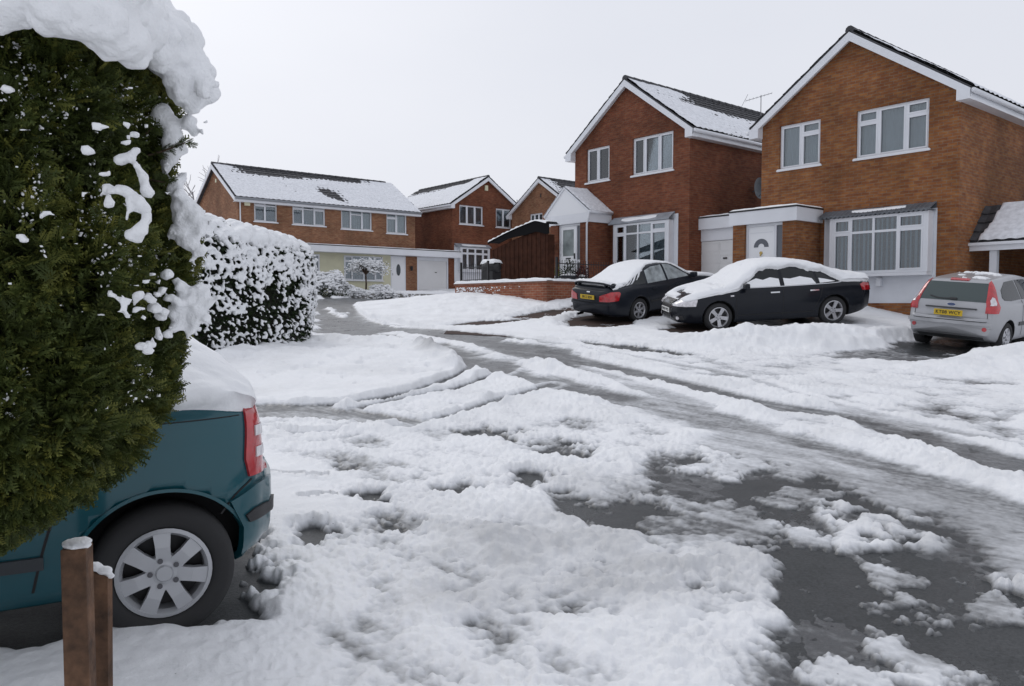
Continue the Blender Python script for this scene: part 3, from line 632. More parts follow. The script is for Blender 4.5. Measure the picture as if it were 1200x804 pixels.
# porch: canopy + brick piers + door
def flat_roof(H,x0,x1,y0,y1,zb,zt,name='canopy',parent=None,sn=.055):
    mb=MB(); mb.box(x0,x1,y0,y1,zb,zt-.0); o=mb.build(name,PVC,H.o)
    t=MB(); t.box(x0-.015,x1+.015,y0-.015,y1,zt+.001,zt+.045); t.build('roof_trim',BLACK,o)
    nx=max(4,int((x1-x0)/.08)); ny=max(4,int((y1-y0)/.08)); xs=np.linspace(x0-.0,x1+.0,nx); ys=np.linspace(y0+.0,y1-.01,ny); Xg,Yg=np.meshgrid(xs,ys)
    q=np.c_[Xg.ravel(),Yg.ravel()]+H.w; e=np.minimum(np.minimum(Xg-x0,x1-Xg),(Yg-y0)).ravel()
    h=zt+.046+(sn*(1+.25*fbm(q,.8,3,5)+.2*fbm(q,.2,2,6)))*sstep(-.02,.09,e)
    ii=(np.arange(ny-1)[:,None]*nx+np.arange(nx-1)[None,:]).ravel()
    mesh_obj('canopy_snow',np.c_[q-H.w,h],np.c_[ii,ii+1,ii+nx+1,ii+nx],SNOWF,o,smooth=True)
    return o
yA=19.15-20.5
flat_roof(HA,-.16,1.97,yA-.0,-.003,Z(3.86),Z(4.22))
ins=MB()
ins.box(-.08,.31,yA+.08,-.003,Z(1.0),Z(3.858)); ins.build('porch_pier',BRA,HA.o)
ins=MB(); ins.box(1.50,1.90,yA+.08,-.003,Z(1.0),Z(3.858)); ins.build('porch_pier',BRA,HA.o)
# door set
def upvc_door(H,x0,x1,z0,z1,y,side=None,style='arch'):
    fr=MB(); fw=.07
    xs1=x1
    if side: xs1=x1-side
    fr.box(x0,x0+fw,y,y+.09,z0,z1); fr.box(x1-fw*.7,x1,y,y+.09,z0,z1); fr.box(x0+fw,x1-fw*.7,y,y+.09,z1-fw,z1)
    if side: fr.box(xs1-.04,xs1+.03,y+.001,y+.089,z0,z1-fw)
    f=fr.build('door_frame',PVC,H.o)
    if side:
        g=MB(); g.box(xs1+.03,x1-fw*.7,y+.04,y+.05,z0+.06,z1-fw); g.build('side_light',mat('side_light_glass',(.12,.13,.15),.12),f)
        if style=='letter':
            g=MB(); g.box(xs1+.03,x1-fw*.7,y+.02,y+.07,z0+.72,z0+.82); g.build('side_light_rail',PVC,f)
    a0=x0+fw+.004; a1=xs1-.044; d=MB(); d.box(a0,a1,y+.02,y+.065,z0+.01,z1-fw-.004); lf=d.build('door',mat('door_white',(.80,.81,.83),.3),H.o)
    cx=(a0+a1)/2; ZG=mat('leaded_door_glass',(.10,.11,.13),.15); hgt=z1-z0
    def add(nm,mb,m): return mb.build(nm,m,lf)
    if style=='arch':
        zc=z0+hgt*.66; ro=.235; ri=.10; pts=[(cx+ro*math.cos(t),zc+ro*math.sin(t)) for t in np.linspace(0,math.pi,15)]+[(cx-ri*math.cos(t)*1,zc+ri*math.sin(t)) for t in np.linspace(0,math.pi,9)]
        mb=MB(); n=14
        for i in range(n):
            t0=math.pi*i/n;t1=math.pi*(i+1)/n
            mb.prism([(cx+ro*math.cos(t0),zc+ro*math.sin(t0)),(cx+ro*math.cos(t1),zc+ro*math.sin(t1)),(cx+ri*math.cos(t1),zc+ri*math.sin(t1)),(cx+ri*math.cos(t0),zc+ri*math.sin(t0))],y+.012,y+.022)
        add('fan_light',mb,ZG)
        for s_ in (-1,1):
            mb=MB(); mb.box(cx+s_*.175-.05,cx+s_*.175+.05,y+.012,y+.0195,z0+hgt*.16,z0+hgt*.50); add('door_glass',mb,ZG)
            mb=MB()
            for (p,q,r_,t_) in ((cx+s_*.175-.075,cx+s_*.175-.055,z0+hgt*.14,z0+hgt*.52),(cx+s_*.175+.055,cx+s_*.175+.075,z0+hgt*.14,z0+hgt*.52),(cx+s_*.175-.055,cx+s_*.175+.055,z0+hgt*.502,z0+hgt*.52)): mb.box(p,q,y+.006,y+.0195,r_,t_)
            add('door_moulding',mb,PVC)
        mb=MB(); mb.tube([(cx,y+.018,z0+hgt*.575),(cx,y-.005,z0+hgt*.575)],.045,14); mb.tube([(cx,y-.006,z0+hgt*.56),(cx,y-.02,z0+hgt*.53)],.02,8); add('knocker',mb,mat('brass',(.45,.33,.12),.3,metal=1))
        for (p,q,r_,t_) in ((a0+.05,a1-.05,z1-.25,z1-.235),): 
            mb=MB(); mb.box(p,q,y+.010,y+.0195,r_,t_); add('door_moulding',mb,PVC)
    elif style=='letter':
        mb=MB(); mb.box(a0+.11,a1-.11,y+.012,y+.0195,z0+.98,z1-fw-.12); add('door_glass',mb,mat('frosted_glass',(.20,.23,.23),.2,var=(3,.35)))
        mb=MB(); mb.box(cx-.13,cx+.13,y+.008,y+.0195,z0+.86,z0+.91); add('letterbox',mb,BLACK)
        mb=MB(); mb.box(a0+.11,a1-.11,y+.012,y+.0195,z0+.12,z0+.74); add('door_panel',mb,PVC)
        mb=MB(); mb.box(a1-.06,a1-.035,y-.03,y+.0195,z0+.86,z0+1.06); add('handle',mb,BLACK)
    elif style=='oval':
        mb=MB(); v=[(cx+.15*math.cos(t),z0+1.30+.36*math.sin(t)) for t in np.linspace(0,2*math.pi,28,endpoint=False)]; mb.prism(v,y+.008,y+.0195); add('oval_glass',mb,mat('dark_oval_glass',(.04,.05,.06),.1))
        mb=MB(); mb.box(a0+.04,a0+.07,y-.03,y+.0195,z0+.95,z0+1.1); add('handle',mb,mat('chrome',(.6,.6,.6),.15,metal=1))
    return lf
upvc_door(HA,.312,1.498,Z(1.95),Z(3.856),yA+.16,side=.26,style='arch')
st=MB(); st.box(.2,1.6,yA-.35,yA+.15,Z(1.0),Z(1.93)); st.build('doorstep',mat('concrete',(.35,.34,.32),.85,bump=(30,.4,.005)),HA.o)
def digits(H,txt,x,y,z,size,m,name,parent=None,rot=(R(90),0,0)):
    c=bpy.data.curves.new(name,'FONT'); c.body=txt; c.size=size; c.extrude=.004; c.align_x='CENTER'
    t=bpy.data.objects.new(name,c); COL.objects.link(t); bpy.context.view_layer.update()
    me=bpy.data.meshes.new_from_object(t.evaluated_get(bpy.context.evaluated_depsgraph_get())); bpy.data.objects.remove(t)
    me.materials.clear(); me.materials.append(m)
    o=bpy.data.objects.new(name,me); COL.objects.link(o); o.parent=parent or H.o; o.location=(x,y,z); o.rotation_euler=rot; return o
digits(HA,'45',1.66,yA+.074,Z(2.28),.15,BLACK,'house_number')
# lean-to garage on the right side of this house
def pent(H,x0,x1,y0,y1,z0,z1,m,nm,th=.09):
    mb=MB(); mb.add([(x0,y0,z0),(x1,y0,z0),(x1,y1,z1),(x0,y1,z1),(x0,y0,z0-th),(x1,y0,z0-th),(x1,y1,z1-th),(x0,y1,z1-th)],[(0,1,2,3),(7,6,5,4),(0,4,5,1),(1,5,6,2),(2,6,7,3),(3,7,4,0)]); return mb.build(nm,m,H.o)
g0=21.25-20.5
slope(HA,(5.461,g0,Z(3.17)),(8.9,g0,Z(3.17)),(5.461,g0+.95,Z(4.12)),(8.9,g0+.95,Z(4.12)),name='garage_roof',seed=9,cover=lambda U,V,a,b: np.where(U<.06+.05*V+.02*a,-.05,.06+.015*a+.006*b))
mb=MB(); mb.box(5.462,8.9,g0-.02,g0+.02,Z(2.93),Z(3.10)); mb.box(5.462,8.9,g0-.1,g0-.021,Z(3.06),Z(3.13)); mb.build('garage_fascia',PVC,HA.o)
mb=MB(); mb.box(5.90,6.06,g0+.04,g0+.2,Z(.95),Z(2.93)); mb.build('garage_post',PAINTW,HA.o); mb=MB(); mb.box(8.6,8.9,g0+.04,g0+.25,Z(.95),Z(2.93)); mb.build('garage_post',PAINTW,HA.o)
mb=MB(); mb.box(5.462,8.9,g0+.96,g0+5.5,Z(3.9),Z(4.1)); mb.box(8.75,8.9,g0+.26,g0+5.4,Z(.9),Z(3.2)); mb.box(5.462,8.74,g0+5.3,g0+5.45,Z(.9),Z(3.9)); mb.build('garage_wall',mat('dark_garage_timber',(.035,.03,.028),.8),HA.o)
# ---------- second house
HB=House('detached_house',-21.80,21.0,2.0,'A',5.44,8.2,'red brick house second from the right, with small gabled white porch')
Z=HB.Z
def covBR(U,V,n1,n2):
    # U runs from the front verge to the back
    b=.045+.03*n1+.015*n2; return b-.085*sstep(.45,.9,V+.25*n1)*sstep(.30,.5,U+.1*n2)-.04*np.exp(-((V-.75)/.1)**2)*sstep(.15,.3,U+.2*n2)
gable_house(HB,7.42,9.42,holes=[(.62,1.80,Z(6.17),Z(7.43)),(2.92,4.74,Z(6.15),Z(7.46)),(2.2,4.85,Z(2.7),Z(4.5)),(.35,1.5,Z(2.2),Z(4.4))],brick=BRB,coverL=covA,coverR=covBR,seed=21)
window(HB,.62,1.80,Z(6.17),Z(7.43),[.5,.55],blind=NET)
window(HB,2.92,4.74,Z(6.15),Z(7.46),[.52,.66,.62],blind=NET,tops=[])
# ornament seen on that sill
apron(HB,2.02,4.99,Z(2.20),Z(4.66),[(2.34,4.74,Z(2.92),Z(4.48))])
window(HB,2.34,4.74,Z(2.94),Z(4.46),[.5,.58,.62,.7],y=-.26,top=[.76,.76,.76,.78],tops=[0,3],blind=BLIND,sill=False,fw=.07,name='bay_window',recess=0)
bx=MB(); bx.box(2.26,4.82,-.30,-.02,Z(2.86),Z(2.935)); bx.box(2.27,2.338,-.26,-.02,Z(2.94),Z(4.46)); bx.box(4.742,4.80,-.26,-.02,Z(2.94),Z(4.46)); bx.build('bay_surround',PVC,HB.o)
lead_roof(HB,2.04,4.84,Z(4.74),Z(4.47),.30,scallop=False,snow=[(2.6,4.2,.25,.9)],m=mat('lead_pale',(.26,.28,.31),.5,var=(3,.25)))
# gabled porch
yB=19.85-21.0
mb=MB(); mb.box(-.18,.22,yB+.06,-.003,Z(1.8),Z(4.56)); mb.build('porch_wall',BRB,HB.o)
mb=MB(); mb.box(1.40,1.88,yB+.06,-.003,Z(1.8),Z(4.56)); mb.build('porch_wall',BRB,HB.o)
upvc_door(HB,.222,1.398,Z(2.42),Z(4.555),yB+.14,side=.27,style='letter')
mb=MB(); mb.box(.1,1.5,yB-.3,yB+.13,Z(1.8),Z(2.40)); mb.build('doorstep',MATS['concrete'],HB.o)
x0,x1,xm=-.42,1.93,.64; zf=Z(4.56); zt=Z(4.90); za=Z(5.86)
mb=MB(); mb.box(x0,x1,yB,-.003,zf,zt); mb.build('porch_fascia',PVC,HB.o)
mb=MB(); mb.prism([(x0,zt+.003),(x1,zt+.003),(xm,za)],yB+.01,-.5); mb.build('porch_gable',mat('gable_boarding',(.77,.78,.80),.4,bump=(2,.2)),HB.o)
mb=MB(); mb.tube([(x1+.05,yB-.03,zt+.02),(x1+.05,-.01,zt+.02)],.055,10); mb.build('porch_gutter',PVC,HB.o,smooth=True)
yr=-.003
slope(HB,(x0-.06,yB-.04,zt+.0),(x0-.06,yr,zt+.0),(xm,yB-.04,za+.05),(xm,yr,za+.05),name='porch_roof',thick=.05,cover=full(.055),seed=31,tm=PVC)
slope(HB,(x1+.06,yB-.04,zt+.02),(x1+.06,yr,zt+.02),(xm,yB-.04,za+.05),(xm,yr,za+.05),name='porch_roof',thick=.05,cover=full(.055),seed=32,tm=PVC)
mb=MB(); mb.tube([(x1+.03,yB-.05,zt-.02),(x1-.0,yB-.06,zt-.22),(x1-.12,yB+.0,zt-.42),(x1-.12,yB+.0,Z(2.1))],.035,10); mb.build('downpipe',PVC,HB.o,smooth=True)
# garage between the houses
gy=21.5-21.0; 
flat_roof(HB,4.66,7.95,gy,gy+.5,Z(4.10),Z(4.47),name='garage_fascia')
mb=MB(); mb.box(4.7,7.95,gy+.51,gy+5.5,Z(4.3),Z(4.46)); mb.build('garage_roof',TILE,HB.o)
mb=MB(); mb.box(5.1-.42,5.18,gy+.12,gy+.4,Z(2.0),Z(4.098)); mb.build('garage_pier',BRB,HB.o)
mb=MB(); mb.box(5.19,5.34,gy+.14,gy+.3,Z(2.0),Z(4.097)); mb.box(5.34,7.0,gy+.14,gy+.3,Z(3.72),Z(4.097)); mb.box(6.95,7.9,gy+.1,gy+.31,Z(2.0),Z(3.719)); mb.build('garage_surround',PVC,HB.o)
def garage_door(H,x0,x1,y,z0,z1,style='panel',m=None):
    m=m or mat('garage_door_white',(.70,.70,.70),.45,var=(1.2,.04)); d=MB(); d.box(x0,x1,y,y+.05,z0,z1); o=d.build('garage_door',m,H.o)
    p=MB()
    if style=='panel':
        cx=(x0+x1)/2; n=4; hh=(z1-z0)/n
        for s_ in (0,1):
            a0=x0+.05 if s_==0 else cx+.03; a1=cx-.03 if s_==0 else x1-.05
            for k in range(n):
                q0=z0+k*hh+.06;q1=z0+(k+1)*hh-.05
                p.box(a0,a1,y-.012,y-.001,q0,q0+.03); p.box(a0,a1,y-.012,y-.001,q1-.03,q1); p.box(a0,a0+.03,y-.012,y-.001,q0+.03,q1-.03); p.box(a1-.03,a1,y-.012,y-.001,q0+.03,q1-.03)
        p.box(cx-.012,cx+.012,y-.01,y-.001,z0,z1)
    else:
        n=12
        for k in range(n): p.box(x0+.02,x1-.02,y-.012,y-.001,z0+(z1-z0)*k/n+.02,z0+(z1-z0)*(k+1)/n-.012)
    p.build('door_ribs',m,o)
    h=MB(); h.box((x0+x1)/2+.18,(x0+x1)/2+.32,y-.035,y-.013,z0+(z1-z0)*.62,z0+(z1-z0)*.62+.05); h.build('handle',BLACK,o)
    return o
garage_door(HB,5.36,6.93,gy+.18,Z(2.1),Z(3.71))
# satellite dish on the side wall, aerial behind the ridge
def dish(H,x,y,z):
    o=MB(); n=16; rings=[(0,0),(.15,.01),(.28,.045),(.36,.08)]
    v=[];f=[]
    for (r_,t) in rings:
        for k in range(n):
            a=2*math.pi*k/n; v.append((x+.22+t,y+r_*math.cos(a),z+r_*math.sin(a)*1.05))
    for i in range(len(rings)-1):
        for k in range(n): f.append((i*n+k,i*n+(k+1)%n,(i+1)*n+(k+1)%n,(i+1)*n+k))
    o.add(v,f); o.bar((x,y,z-.1),(x+.23,y,z-.02),.03); o.bar((x+.25,y,z-.3),(x+.55,y,z-.05),.02); o.box(x+.52,x+.6,y-.03,y+.03,z-.08,z-.0)
    o.build('satellite_dish',mat('dish_grey',(.10,.12,.14),.5),H.o)
dish(HB,5.44,3.6,Z(5.75))
def aerial(H,x,y,z,h=1.5,nm='aerial'):
    o=MB(); o.tube([(x,y,z-.6),(x,y,z+h)],.018,6); a=(x-.5,y-.35,z+h-.2); b=(x+.35,y+.25,z+h+.05); o.bar(a,b,.02)
    for k in range(8):
        t=k/7; p=[a[i]+(b[i]-a[i])*t for i in range(3)]; l=.28-.1*t; o.bar((p[0]-l*.5,p[1]+l*.7,p[2]),(p[0]+l*.5,p[1]-l*.7,p[2]),.01)
    o.bar((a[0]-.2,a[1],a[2]-.2),(a[0]+.1,a[1],a[2]+.25),.012)
    o.build(nm,mat('aluminium',(.25,.25,.26),.4,metal=.6),H.o)
aerial(HB,2.85,8.0,Z(9.6),.75)
# ---------- row house facing the street end
HC=House('semi_detached_house',15.35,42.0,2.2,'C',11.2,6.6,'long side-on brick house at far left with cream ground floor and white garage')
Z=HC.Z; w,d=HC.w,HC.dep; ze=Z(7.42); za=Z(9.45)
mb=MB(); base=-.5
up=[(.90,2.20,Z(6.15),Z(7.38)),(3.1,5.1,Z(6.12),Z(7.38)),(6.1,8.15,Z(6.05),Z(7.33)),(9.15,10.6,Z(5.97),Z(7.28))]
gr=[(6.25,8.85,Z(3.05),Z(4.50)),(2.6,4.7,Z(3.05),Z(4.5))]
holes_wall(mb,rect(0,w,Z(4.7),ze+.0),[rect(*h) for h in up],lambda a,t,z:(a,t,z),.28)
holes_wall(mb,rect(0,w,base,ze),[],lambda a,t,z:(a,d-t,z),.25)
gab=[(.281,base),(d-.251,base),(d-.251,ze+.251/(d/2)*(za-ze)),(d/2,za),(.281,ze+.281/(d/2)*(za-ze))]
holes_wall(mb,gab,[rect(2.6,3.6,Z(5.6),Z(6.5))],lambda a,t,z:(t,a,z),.279); holes_wall(mb,gab,[],lambda a,t,z:(w-t,a,z),.279)
mb.build('wall',BRC,HC.o)
mb=MB(); holes_wall(mb,rect(-.002,9.42,base,Z(4.699)),[rect(*h) for h in gr],lambda a,t,z:(a,.01+t,z),.26); mb.build('cream_wall',CREAM,HC.o)
for h,c_,t_,bl in zip(up,([1,1],[1,1,1],[1,1.1,1],[1,1]),([.72,.72],[.72]*3,[None,.7,None],[.72,None]),(NET,NET,BLIND,BLIND)): window(HC,*h,c_,top=t_,blind=bl,tops=[0,2])
for h in gr: window(HC,*h,[.7,1,1,.7],top=[.78]*4,blind=NET,y=-.05,tops=[0,3],recess=.02)
window(HC,2.6,3.6,Z(5.6),Z(6.5),[1,1],side='l',blind=NET)
sl_=(za-ze)/(d/2); ov=.30
def zc(y): return ze+.14+sl_*(d/2-abs(y-d/2))
def covC(U,V,n1,n2):
    b=.05+.03*n1+.018*n2
    b=b-.12*sstep(.86,.90,V+.03*n1)*sstep(.17,.21,U)*(1-sstep(.76,.80,U+.01*n1))
    b=b-.040*sstep(.55,.85,V+.14*n1+.08*n2)*sstep(.03,.12,U+.08*n1)*(1-sstep(.30,.50,U+.2*n1))
    b=b-.034*sstep(.68,.86,V+.12*n1+.1*n2)*(1-sstep(.80,.9,U+.1*n1))*sstep(.1,.2,U)
    b=b-.10*np.exp(-(((U-.53+.12*(V-.3))/.05)**2+((V-.34)/.22)**2))
    return b
slope(HC,(-.25,-ov,zc(-ov)),(w+.25,-ov,zc(-ov)),(-.25,d/2,zc(d/2)),(w+.25,d/2,zc(d/2)),cover=covC,seed=41)
slope(HC,(-.25,d+ov,zc(-ov)),(w+.25,d+ov,zc(-ov)),(-.25,d/2,zc(d/2)),(w+.25,d/2,zc(d/2)),cover=full(),seed=42)
rg=MB()
for k in range(int((w+.5)/.45)): rg.tube([(-.25+k*.45,d/2,zc(d/2)),(-.25+k*.45+.44,d/2,zc(d/2))],[.12,.105],8)
rg.build('ridge_tiles',TILE,HC.o)
mb=MB(); mb.box(-.25,w+.25,-ov-.02,-ov+.0,zc(-ov)-.26,zc(-ov)-.06); mb.box(-.25,w+.25,-ov+.001,-.001,zc(-ov)-.26,zc(-ov)-.24); mb.build('fascia',PVC,HC.o)
mb=MB(); mb.tube([(-.25,-ov-.08,zc(-ov)-.08),(w+.25,-ov-.08,zc(-ov)-.08)],.06,8); mb.build('gutter',mat('grey_gutter',(.22,.23,.25),.4),HC.o,smooth=True)
for xs in (-.28,w+.23):
    mb=MB()
    for s_ in (0,1):
        ye=-ov if s_==0 else d+ov
        mb.prism([(ye,zc(ye)-.03),(d/2,zc(d/2)-.03),(d/2,zc(d/2)-.28),(ye,zc(ye)-.26)],xs+(.0 if s_ else .001),xs+.04,ax='yz')
    mb.build('bargeboard',PVC,HC.o)
# continuous flat canopy, fascia and garage
flat_roof(HC,2.0,14.2,-.75,-.003,Z(4.62),Z(4.98),sn=.05)
upvc_door(HC,9.42,10.5,Z(2.45),Z(4.6),.0,style='oval')
mb=MB(); mb.box(10.5,11.32,-.02,.28,base,Z(4.61)); mb.build('brick_pier',BRC,HC.o)
mb=MB(); mb.tube([(10.85,-.03,Z(3.95)),(10.85,-.13,Z(3.95))],.02,6); mb.tube([(10.85,-.14,Z(3.72)),(10.85,-.14,Z(4.0))],[.06,.09],8); mb.build('wall_lamp',IRON,HC.o)
mb=MB(); mb.box(11.22,14.15,.3,5.4,Z(4.4),Z(4.6)); mb.box(13.72,14.15,-.02,.28,base,Z(4.61)); mb.build('garage_wall',BRB,HC.o)
mb=MB(); mb.box(11.33,11.43,.0,.2,base,Z(4.61)); mb.box(13.62,13.71,.0,.2,base,Z(4.61)); mb.box(11.43,13.62,.0,.2,Z(4.40),Z(4.61)); mb.build('garage_frame',PVC,HC.o)
garage_door(HC,11.44,13.61,.06,Z(2.4),Z(4.395),style='rib')
mb=MB(); mb.box(.35,.65,-.12,-.005,Z(6.95),Z(7.3)); mb.build('alarm_box',CREAM,HC.o,bevel=.01)
mb=MB(); mb.tube([(.12,-.05,Z(7.1)),(.12,-.05,Z(2.5))],.035,8); mb.tube([(.0,-ov,Z(7.35)),(.12,-.05,Z(7.1))],.035,8); mb.build('downpipe',PVC,HC.o)
mb=MB(); mb.box(-.03,-.001,d/2-.1,d/2+.1,Z(8.55),Z(8.75)); mb.build('gable_vent',CREAM,HC.o)
# ---------- dark brick gable house
HD=House('detached_house',29.42,42.0,2.5,'C',5.6,8.5,'dark red brick gable house at the far end beside the garage of the cream-fronted one')
Z=HD.Z
def covD(U,V,n1,n2): return .05+.03*n1+.015*n2-.11*sstep(.80,.9,V+.08*n1)*sstep(.15,.25,U)-.05*sstep(.5,.95,V+.2*n1)*sstep(.3,.5,U)
gable_house(HD,8.18,10.02,holes=[(.55,2.5,Z(6.89),Z(8.15)),(3.6,4.95,Z(6.87),Z(8.15)),(.55,2.9,Z(3.8),Z(5.38))],brick=BRB,coverL=covD,coverR=covA,seed=51)
window(HD,.55,2.5,Z(6.89),Z(8.15),[1,1,1],blind=NET); window(HD,3.6,4.95,Z(6.87),Z(8.15),[1,1],blind=NET)
apron(HD,.12,3.0,Z(3.1),Z(5.5),[(.5,2.8,Z(3.84),Z(5.36))])
window(HD,.5,2.8,Z(3.84),Z(5.36),[.8,1,1,.8],y=-.26,top=[.74]*4,blind=NET,sill=False,fw=.07,name='bay_window',recess=0)
bx=MB(); bx.box(.42,2.88,-.3,-.02,Z(3.76),Z(3.835)); bx.box(.43,.498,-.26,-.02,Z(3.84),Z(5.36)); bx.box(2.802,2.87,-.26,-.02,Z(3.84),Z(5.36)); bx.build('bay_surround',PVC,HD.o)
lead_roof(HD,.14,2.98,Z(5.62),Z(5.38),.3,scallop=False,snow=[(.6,2.6,.3,.9)],m=MATS['lead_pale'])
mb=MB(); mb.box(2.62,2.86,-.1,-.005,Z(9.25),Z(9.6)); mb.build('alarm_box',CREAM,HD.o,bevel=.01)
mb=MB(); mb.box(5.15,5.5,-.1,-.005,Z(7.55),Z(7.72)); mb.build('security_light',PVC,HD.o,bevel=.01)
# ---------- gable end in between, further back
HE=House('detached_house',-41.5,34.0,2.6,'A',6.0,9.0,'partly hidden brown brick gable between the dark brick house and the white porch')
Z=HE.Z
gable_house(HE,7.75,9.68,holes=[(1.9,3.15,Z(6.85),Z(7.60))],brick=BRC,coverL=covA,coverR=lambda U,V,a,b:.03+.03*a+.02*b-.075*sstep(.35,.8,V+.3*a)*sstep(.05,.2,U+.1*a),seed=61)
window(HE,1.9,3.15,Z(6.2),Z(7.60),[1,1,1],blind=NET)
mb=MB(); mb.box(2.95,3.05,-.02,-.003,Z(8.6),Z(8.85)); mb.build('gable_vent',BLACK,HE.o)
# ------------------------------------------------------------------ parked cars
def paint(name,col,metal=.0,rough=.28,coat=.22,spec=.16):
    m=mat(name,col,rough,metal=metal,coat=coat,spec=spec,var=(1.7,.07)); return m
CGL=mat('car_glass_dark',(.010,.013,.015),.05,spec=.4)
CFROST=mat('frosted_car_glass',(.30,.33,.34),.45,var=(5,.5))
TYRE=mat('tyre_rubber',(.022,.022,.023),.85,bump=(60,.3,.003))
RIM=mat('alloy_silver',(.50,.50,.52),.32,metal=.75)
CHR=mat('bright_chrome',(.65,.66,.68),.12,metal=1)
REDL=mat('red_lens',(.42,.012,.018),.15,coat=1,var=(14,.25))
CLEARL=mat('clear_lens',(.62,.60,.62),.12,coat=1,var=(20,.2))
YEL=mat('number_plate_yellow',(.62,.42,.02),.5)
WHT=mat('number_plate_white',(.7,.7,.68),.5)
GAP=mat('panel_gap_black',(.006,.006,.007),.7)
class Car:
    def __init__(s,name,label,spec,x,y,ang,z,pitch=0,roll=0,scale=1,group='cars parked on the driveways',cat='car'):
        s.o=empty(name,(x,y,z),0); s.o.rotation_euler=(roll,pitch,ang); s.o.scale=(scale,)*3; tag(s.o,label,cat,group); s.p=spec; s.make()
    def ring(s,x):
        p=s.p; f=lambda k:pchip(*zip(*p[k]),x)
        zl,zb,zt,W,wr=f('zl'),f('zb'),f('zt'),f('w'),f('wr')
        zb=np.minimum(zb,zt-.03); g=zt-zb; zm=zl+.52*(zb-zl); bul=p.get('bulge',1.0)
        glass=sstep(.08,.25,g)
        K=[(0*W,zl),(.80*W,zl),(.93*W,zl+.03),(.972*W,zl+.14),(W,zm),(.992*W,zb-.16*(zb-zl)/.7),(.975*W,zb-.05),(.94*W,zb),
           (.925*W-.01,zb+.035*glass+.006),(.90*W*(1-.5)+wr*.5+.012*glass,zb+.5*g),(wr+.02*glass,zb+.84*g),(wr*.90,zb+.955*g),(wr*.55,zt-.008),(0*W,zt)]
        return [np.stack([np.broadcast_to(a,x.shape),np.broadcast_to(b,x.shape)],-1) for a,b in K]
    def S(s,x,v):
        """x array, v array 0..1 (0 belly centre, 1 roof centre) -> y,z (left side y>0)"""
        K=s.ring(x); n=len(K); P=np.stack([K[0]*2-K[1]]+K+[K[-1]*[[-1,1]] if False else np.stack([-K[-2][...,0],K[-2][...,1]],-1)],0)
        t=np.clip(v,0,.99999)*(n-1); k=t.astype(int); f=(t-k)[...,None]
        idx=np.arange(len(x)) if x.ndim==1 else None
        def T(j):
            kk=np.clip(k+1+j,0,n+1)
            return np.take_along_axis(P.reshape(n+2,-1,2),np.broadcast_to(kk.ravel()[None,:,None],(1,kk.size,2)),0)[0].reshape(kk.shape+(2,))
        p0,p1,p2,p3=T(-1),T(0),T(1),T(2)
        tt=.6
        m1=(p2-p0)*tt*.8; m2=(p3-p1)*tt*.8
        h=(2*f**3-3*f**2+1)*p1+(f**3-2*f**2+f)*m1+(-2*f**3+3*f**2)*p2+(f**3-f**2)*m2
        h[...,0]=np.maximum(h[...,0],0)
        return h
    def make(s):
        p=s.p; xr,xf=p['tail'],p['nose']
        xs=np.unique(np.r_[np.linspace(xr,xf,110),xr+np.array([.01,.02,.04,.06,.09,.12]),xf-np.array([.01,.02,.04,.06,.09,.12])])
        nv=54; vv=np.linspace(0,1,nv)
        Xg,Vg=np.meshgrid(xs,vv,indexing='ij'); YZ=s.S(Xg.ravel(),Vg.ravel()).reshape(Xg.shape+(2,))
        rows=[np.dstack([Xg[i],YZ[i,:,0],YZ[i,:,1]])[0] for i in range(len(xs))]
        def cap(row,sign,bulge):
            zc=(row[:,2].min()+row[:,2].max())/2; o=[]
            for sc in (.985,.95,.86,.65,.35,.06):
                r=row.copy(); r[:,1]*=sc; r[:,2]=zc+(r[:,2]-zc)*(1-(1-sc)*.92); r[:,0]+=sign*bulge*math.sqrt(1-sc**2); o.append(r)
            return o
        rows=cap(rows[0],-1,p.get('rb',.07))[::-1]+rows+cap(rows[-1],1,p.get('fb',.08))
        A=np.array(rows); n=len(rows)
        L=A.reshape(-1,3); Rr=L.copy(); Rr[:,1]*=-1
        i=(np.arange(n-1)[:,None]*nv+np.arange(nv-1)[None,:]).ravel(); F=np.c_[i,i+nv,i+nv+1,i+1]; F2=np.c_[i,i+1,i+nv+1,i+nv]+len(L)
        bm=bmesh.new(); vs=[bm.verts.new(q) for q in np.vstack([L,Rr])]
        bm.verts.ensure_lookup_table()
        for f in np.vstack([F,F2]):
            try: bm.faces.new([vs[k] for k in f])
            except Exception: pass
        bmesh.ops.remove_doubles(bm,verts=bm.verts,dist=.0006)
        # close ends
        be=[e for e in bm.edges if e.is_boundary]
        if be: bmesh.ops.holes_fill(bm,edges=be,sides=0)
        bmesh.ops.recalc_face_normals(bm,faces=bm.faces)
        s.bvh=BVHTree.FromBMesh(bm)
        me=bpy.data.meshes.new('body'); bm.to_mesh(me); bm.free()
        me.materials.append(p['paint']); me.materials.append(GAP)
        body=bpy.data.objects.new('body',me); COL.objects.link(body)
        # cut the wheel arches
        cm=MB(); 
        for ax in p['axles']:
            for sy in (-1,1):
                y0=sy*(p['w0']-.30); y1=sy*(p['w0']+.3); v=[];f=[];nn_=40;ra=p['arch']
                for k in range(nn_):
                    a=2*math.pi*k/nn_; v+=[(ax+ra*math.cos(a),y0,p['wr0']+ra*math.sin(a)),(ax+ra*math.cos(a),y1,p['wr0']+ra*math.sin(a))]
                f=[(2*k,2*k+1,(2*k+3)%(2*nn_),(2*k+2)%(2*nn_)) for k in range(nn_)]; f+=[tuple(range(0,2*nn_,2)),tuple(range(2*nn_-1,0,-2))]
                cm.add(v,f)
        cut=cm.build('cutter',GAP); 
        cut.data.materials.clear(); cut.data.materials.append(p['paint']); cut.data.materials.append(GAP)
        cut.data.polygons.foreach_set('material_index',np.ones(len(cut.data.polygons),dtype=np.int32))
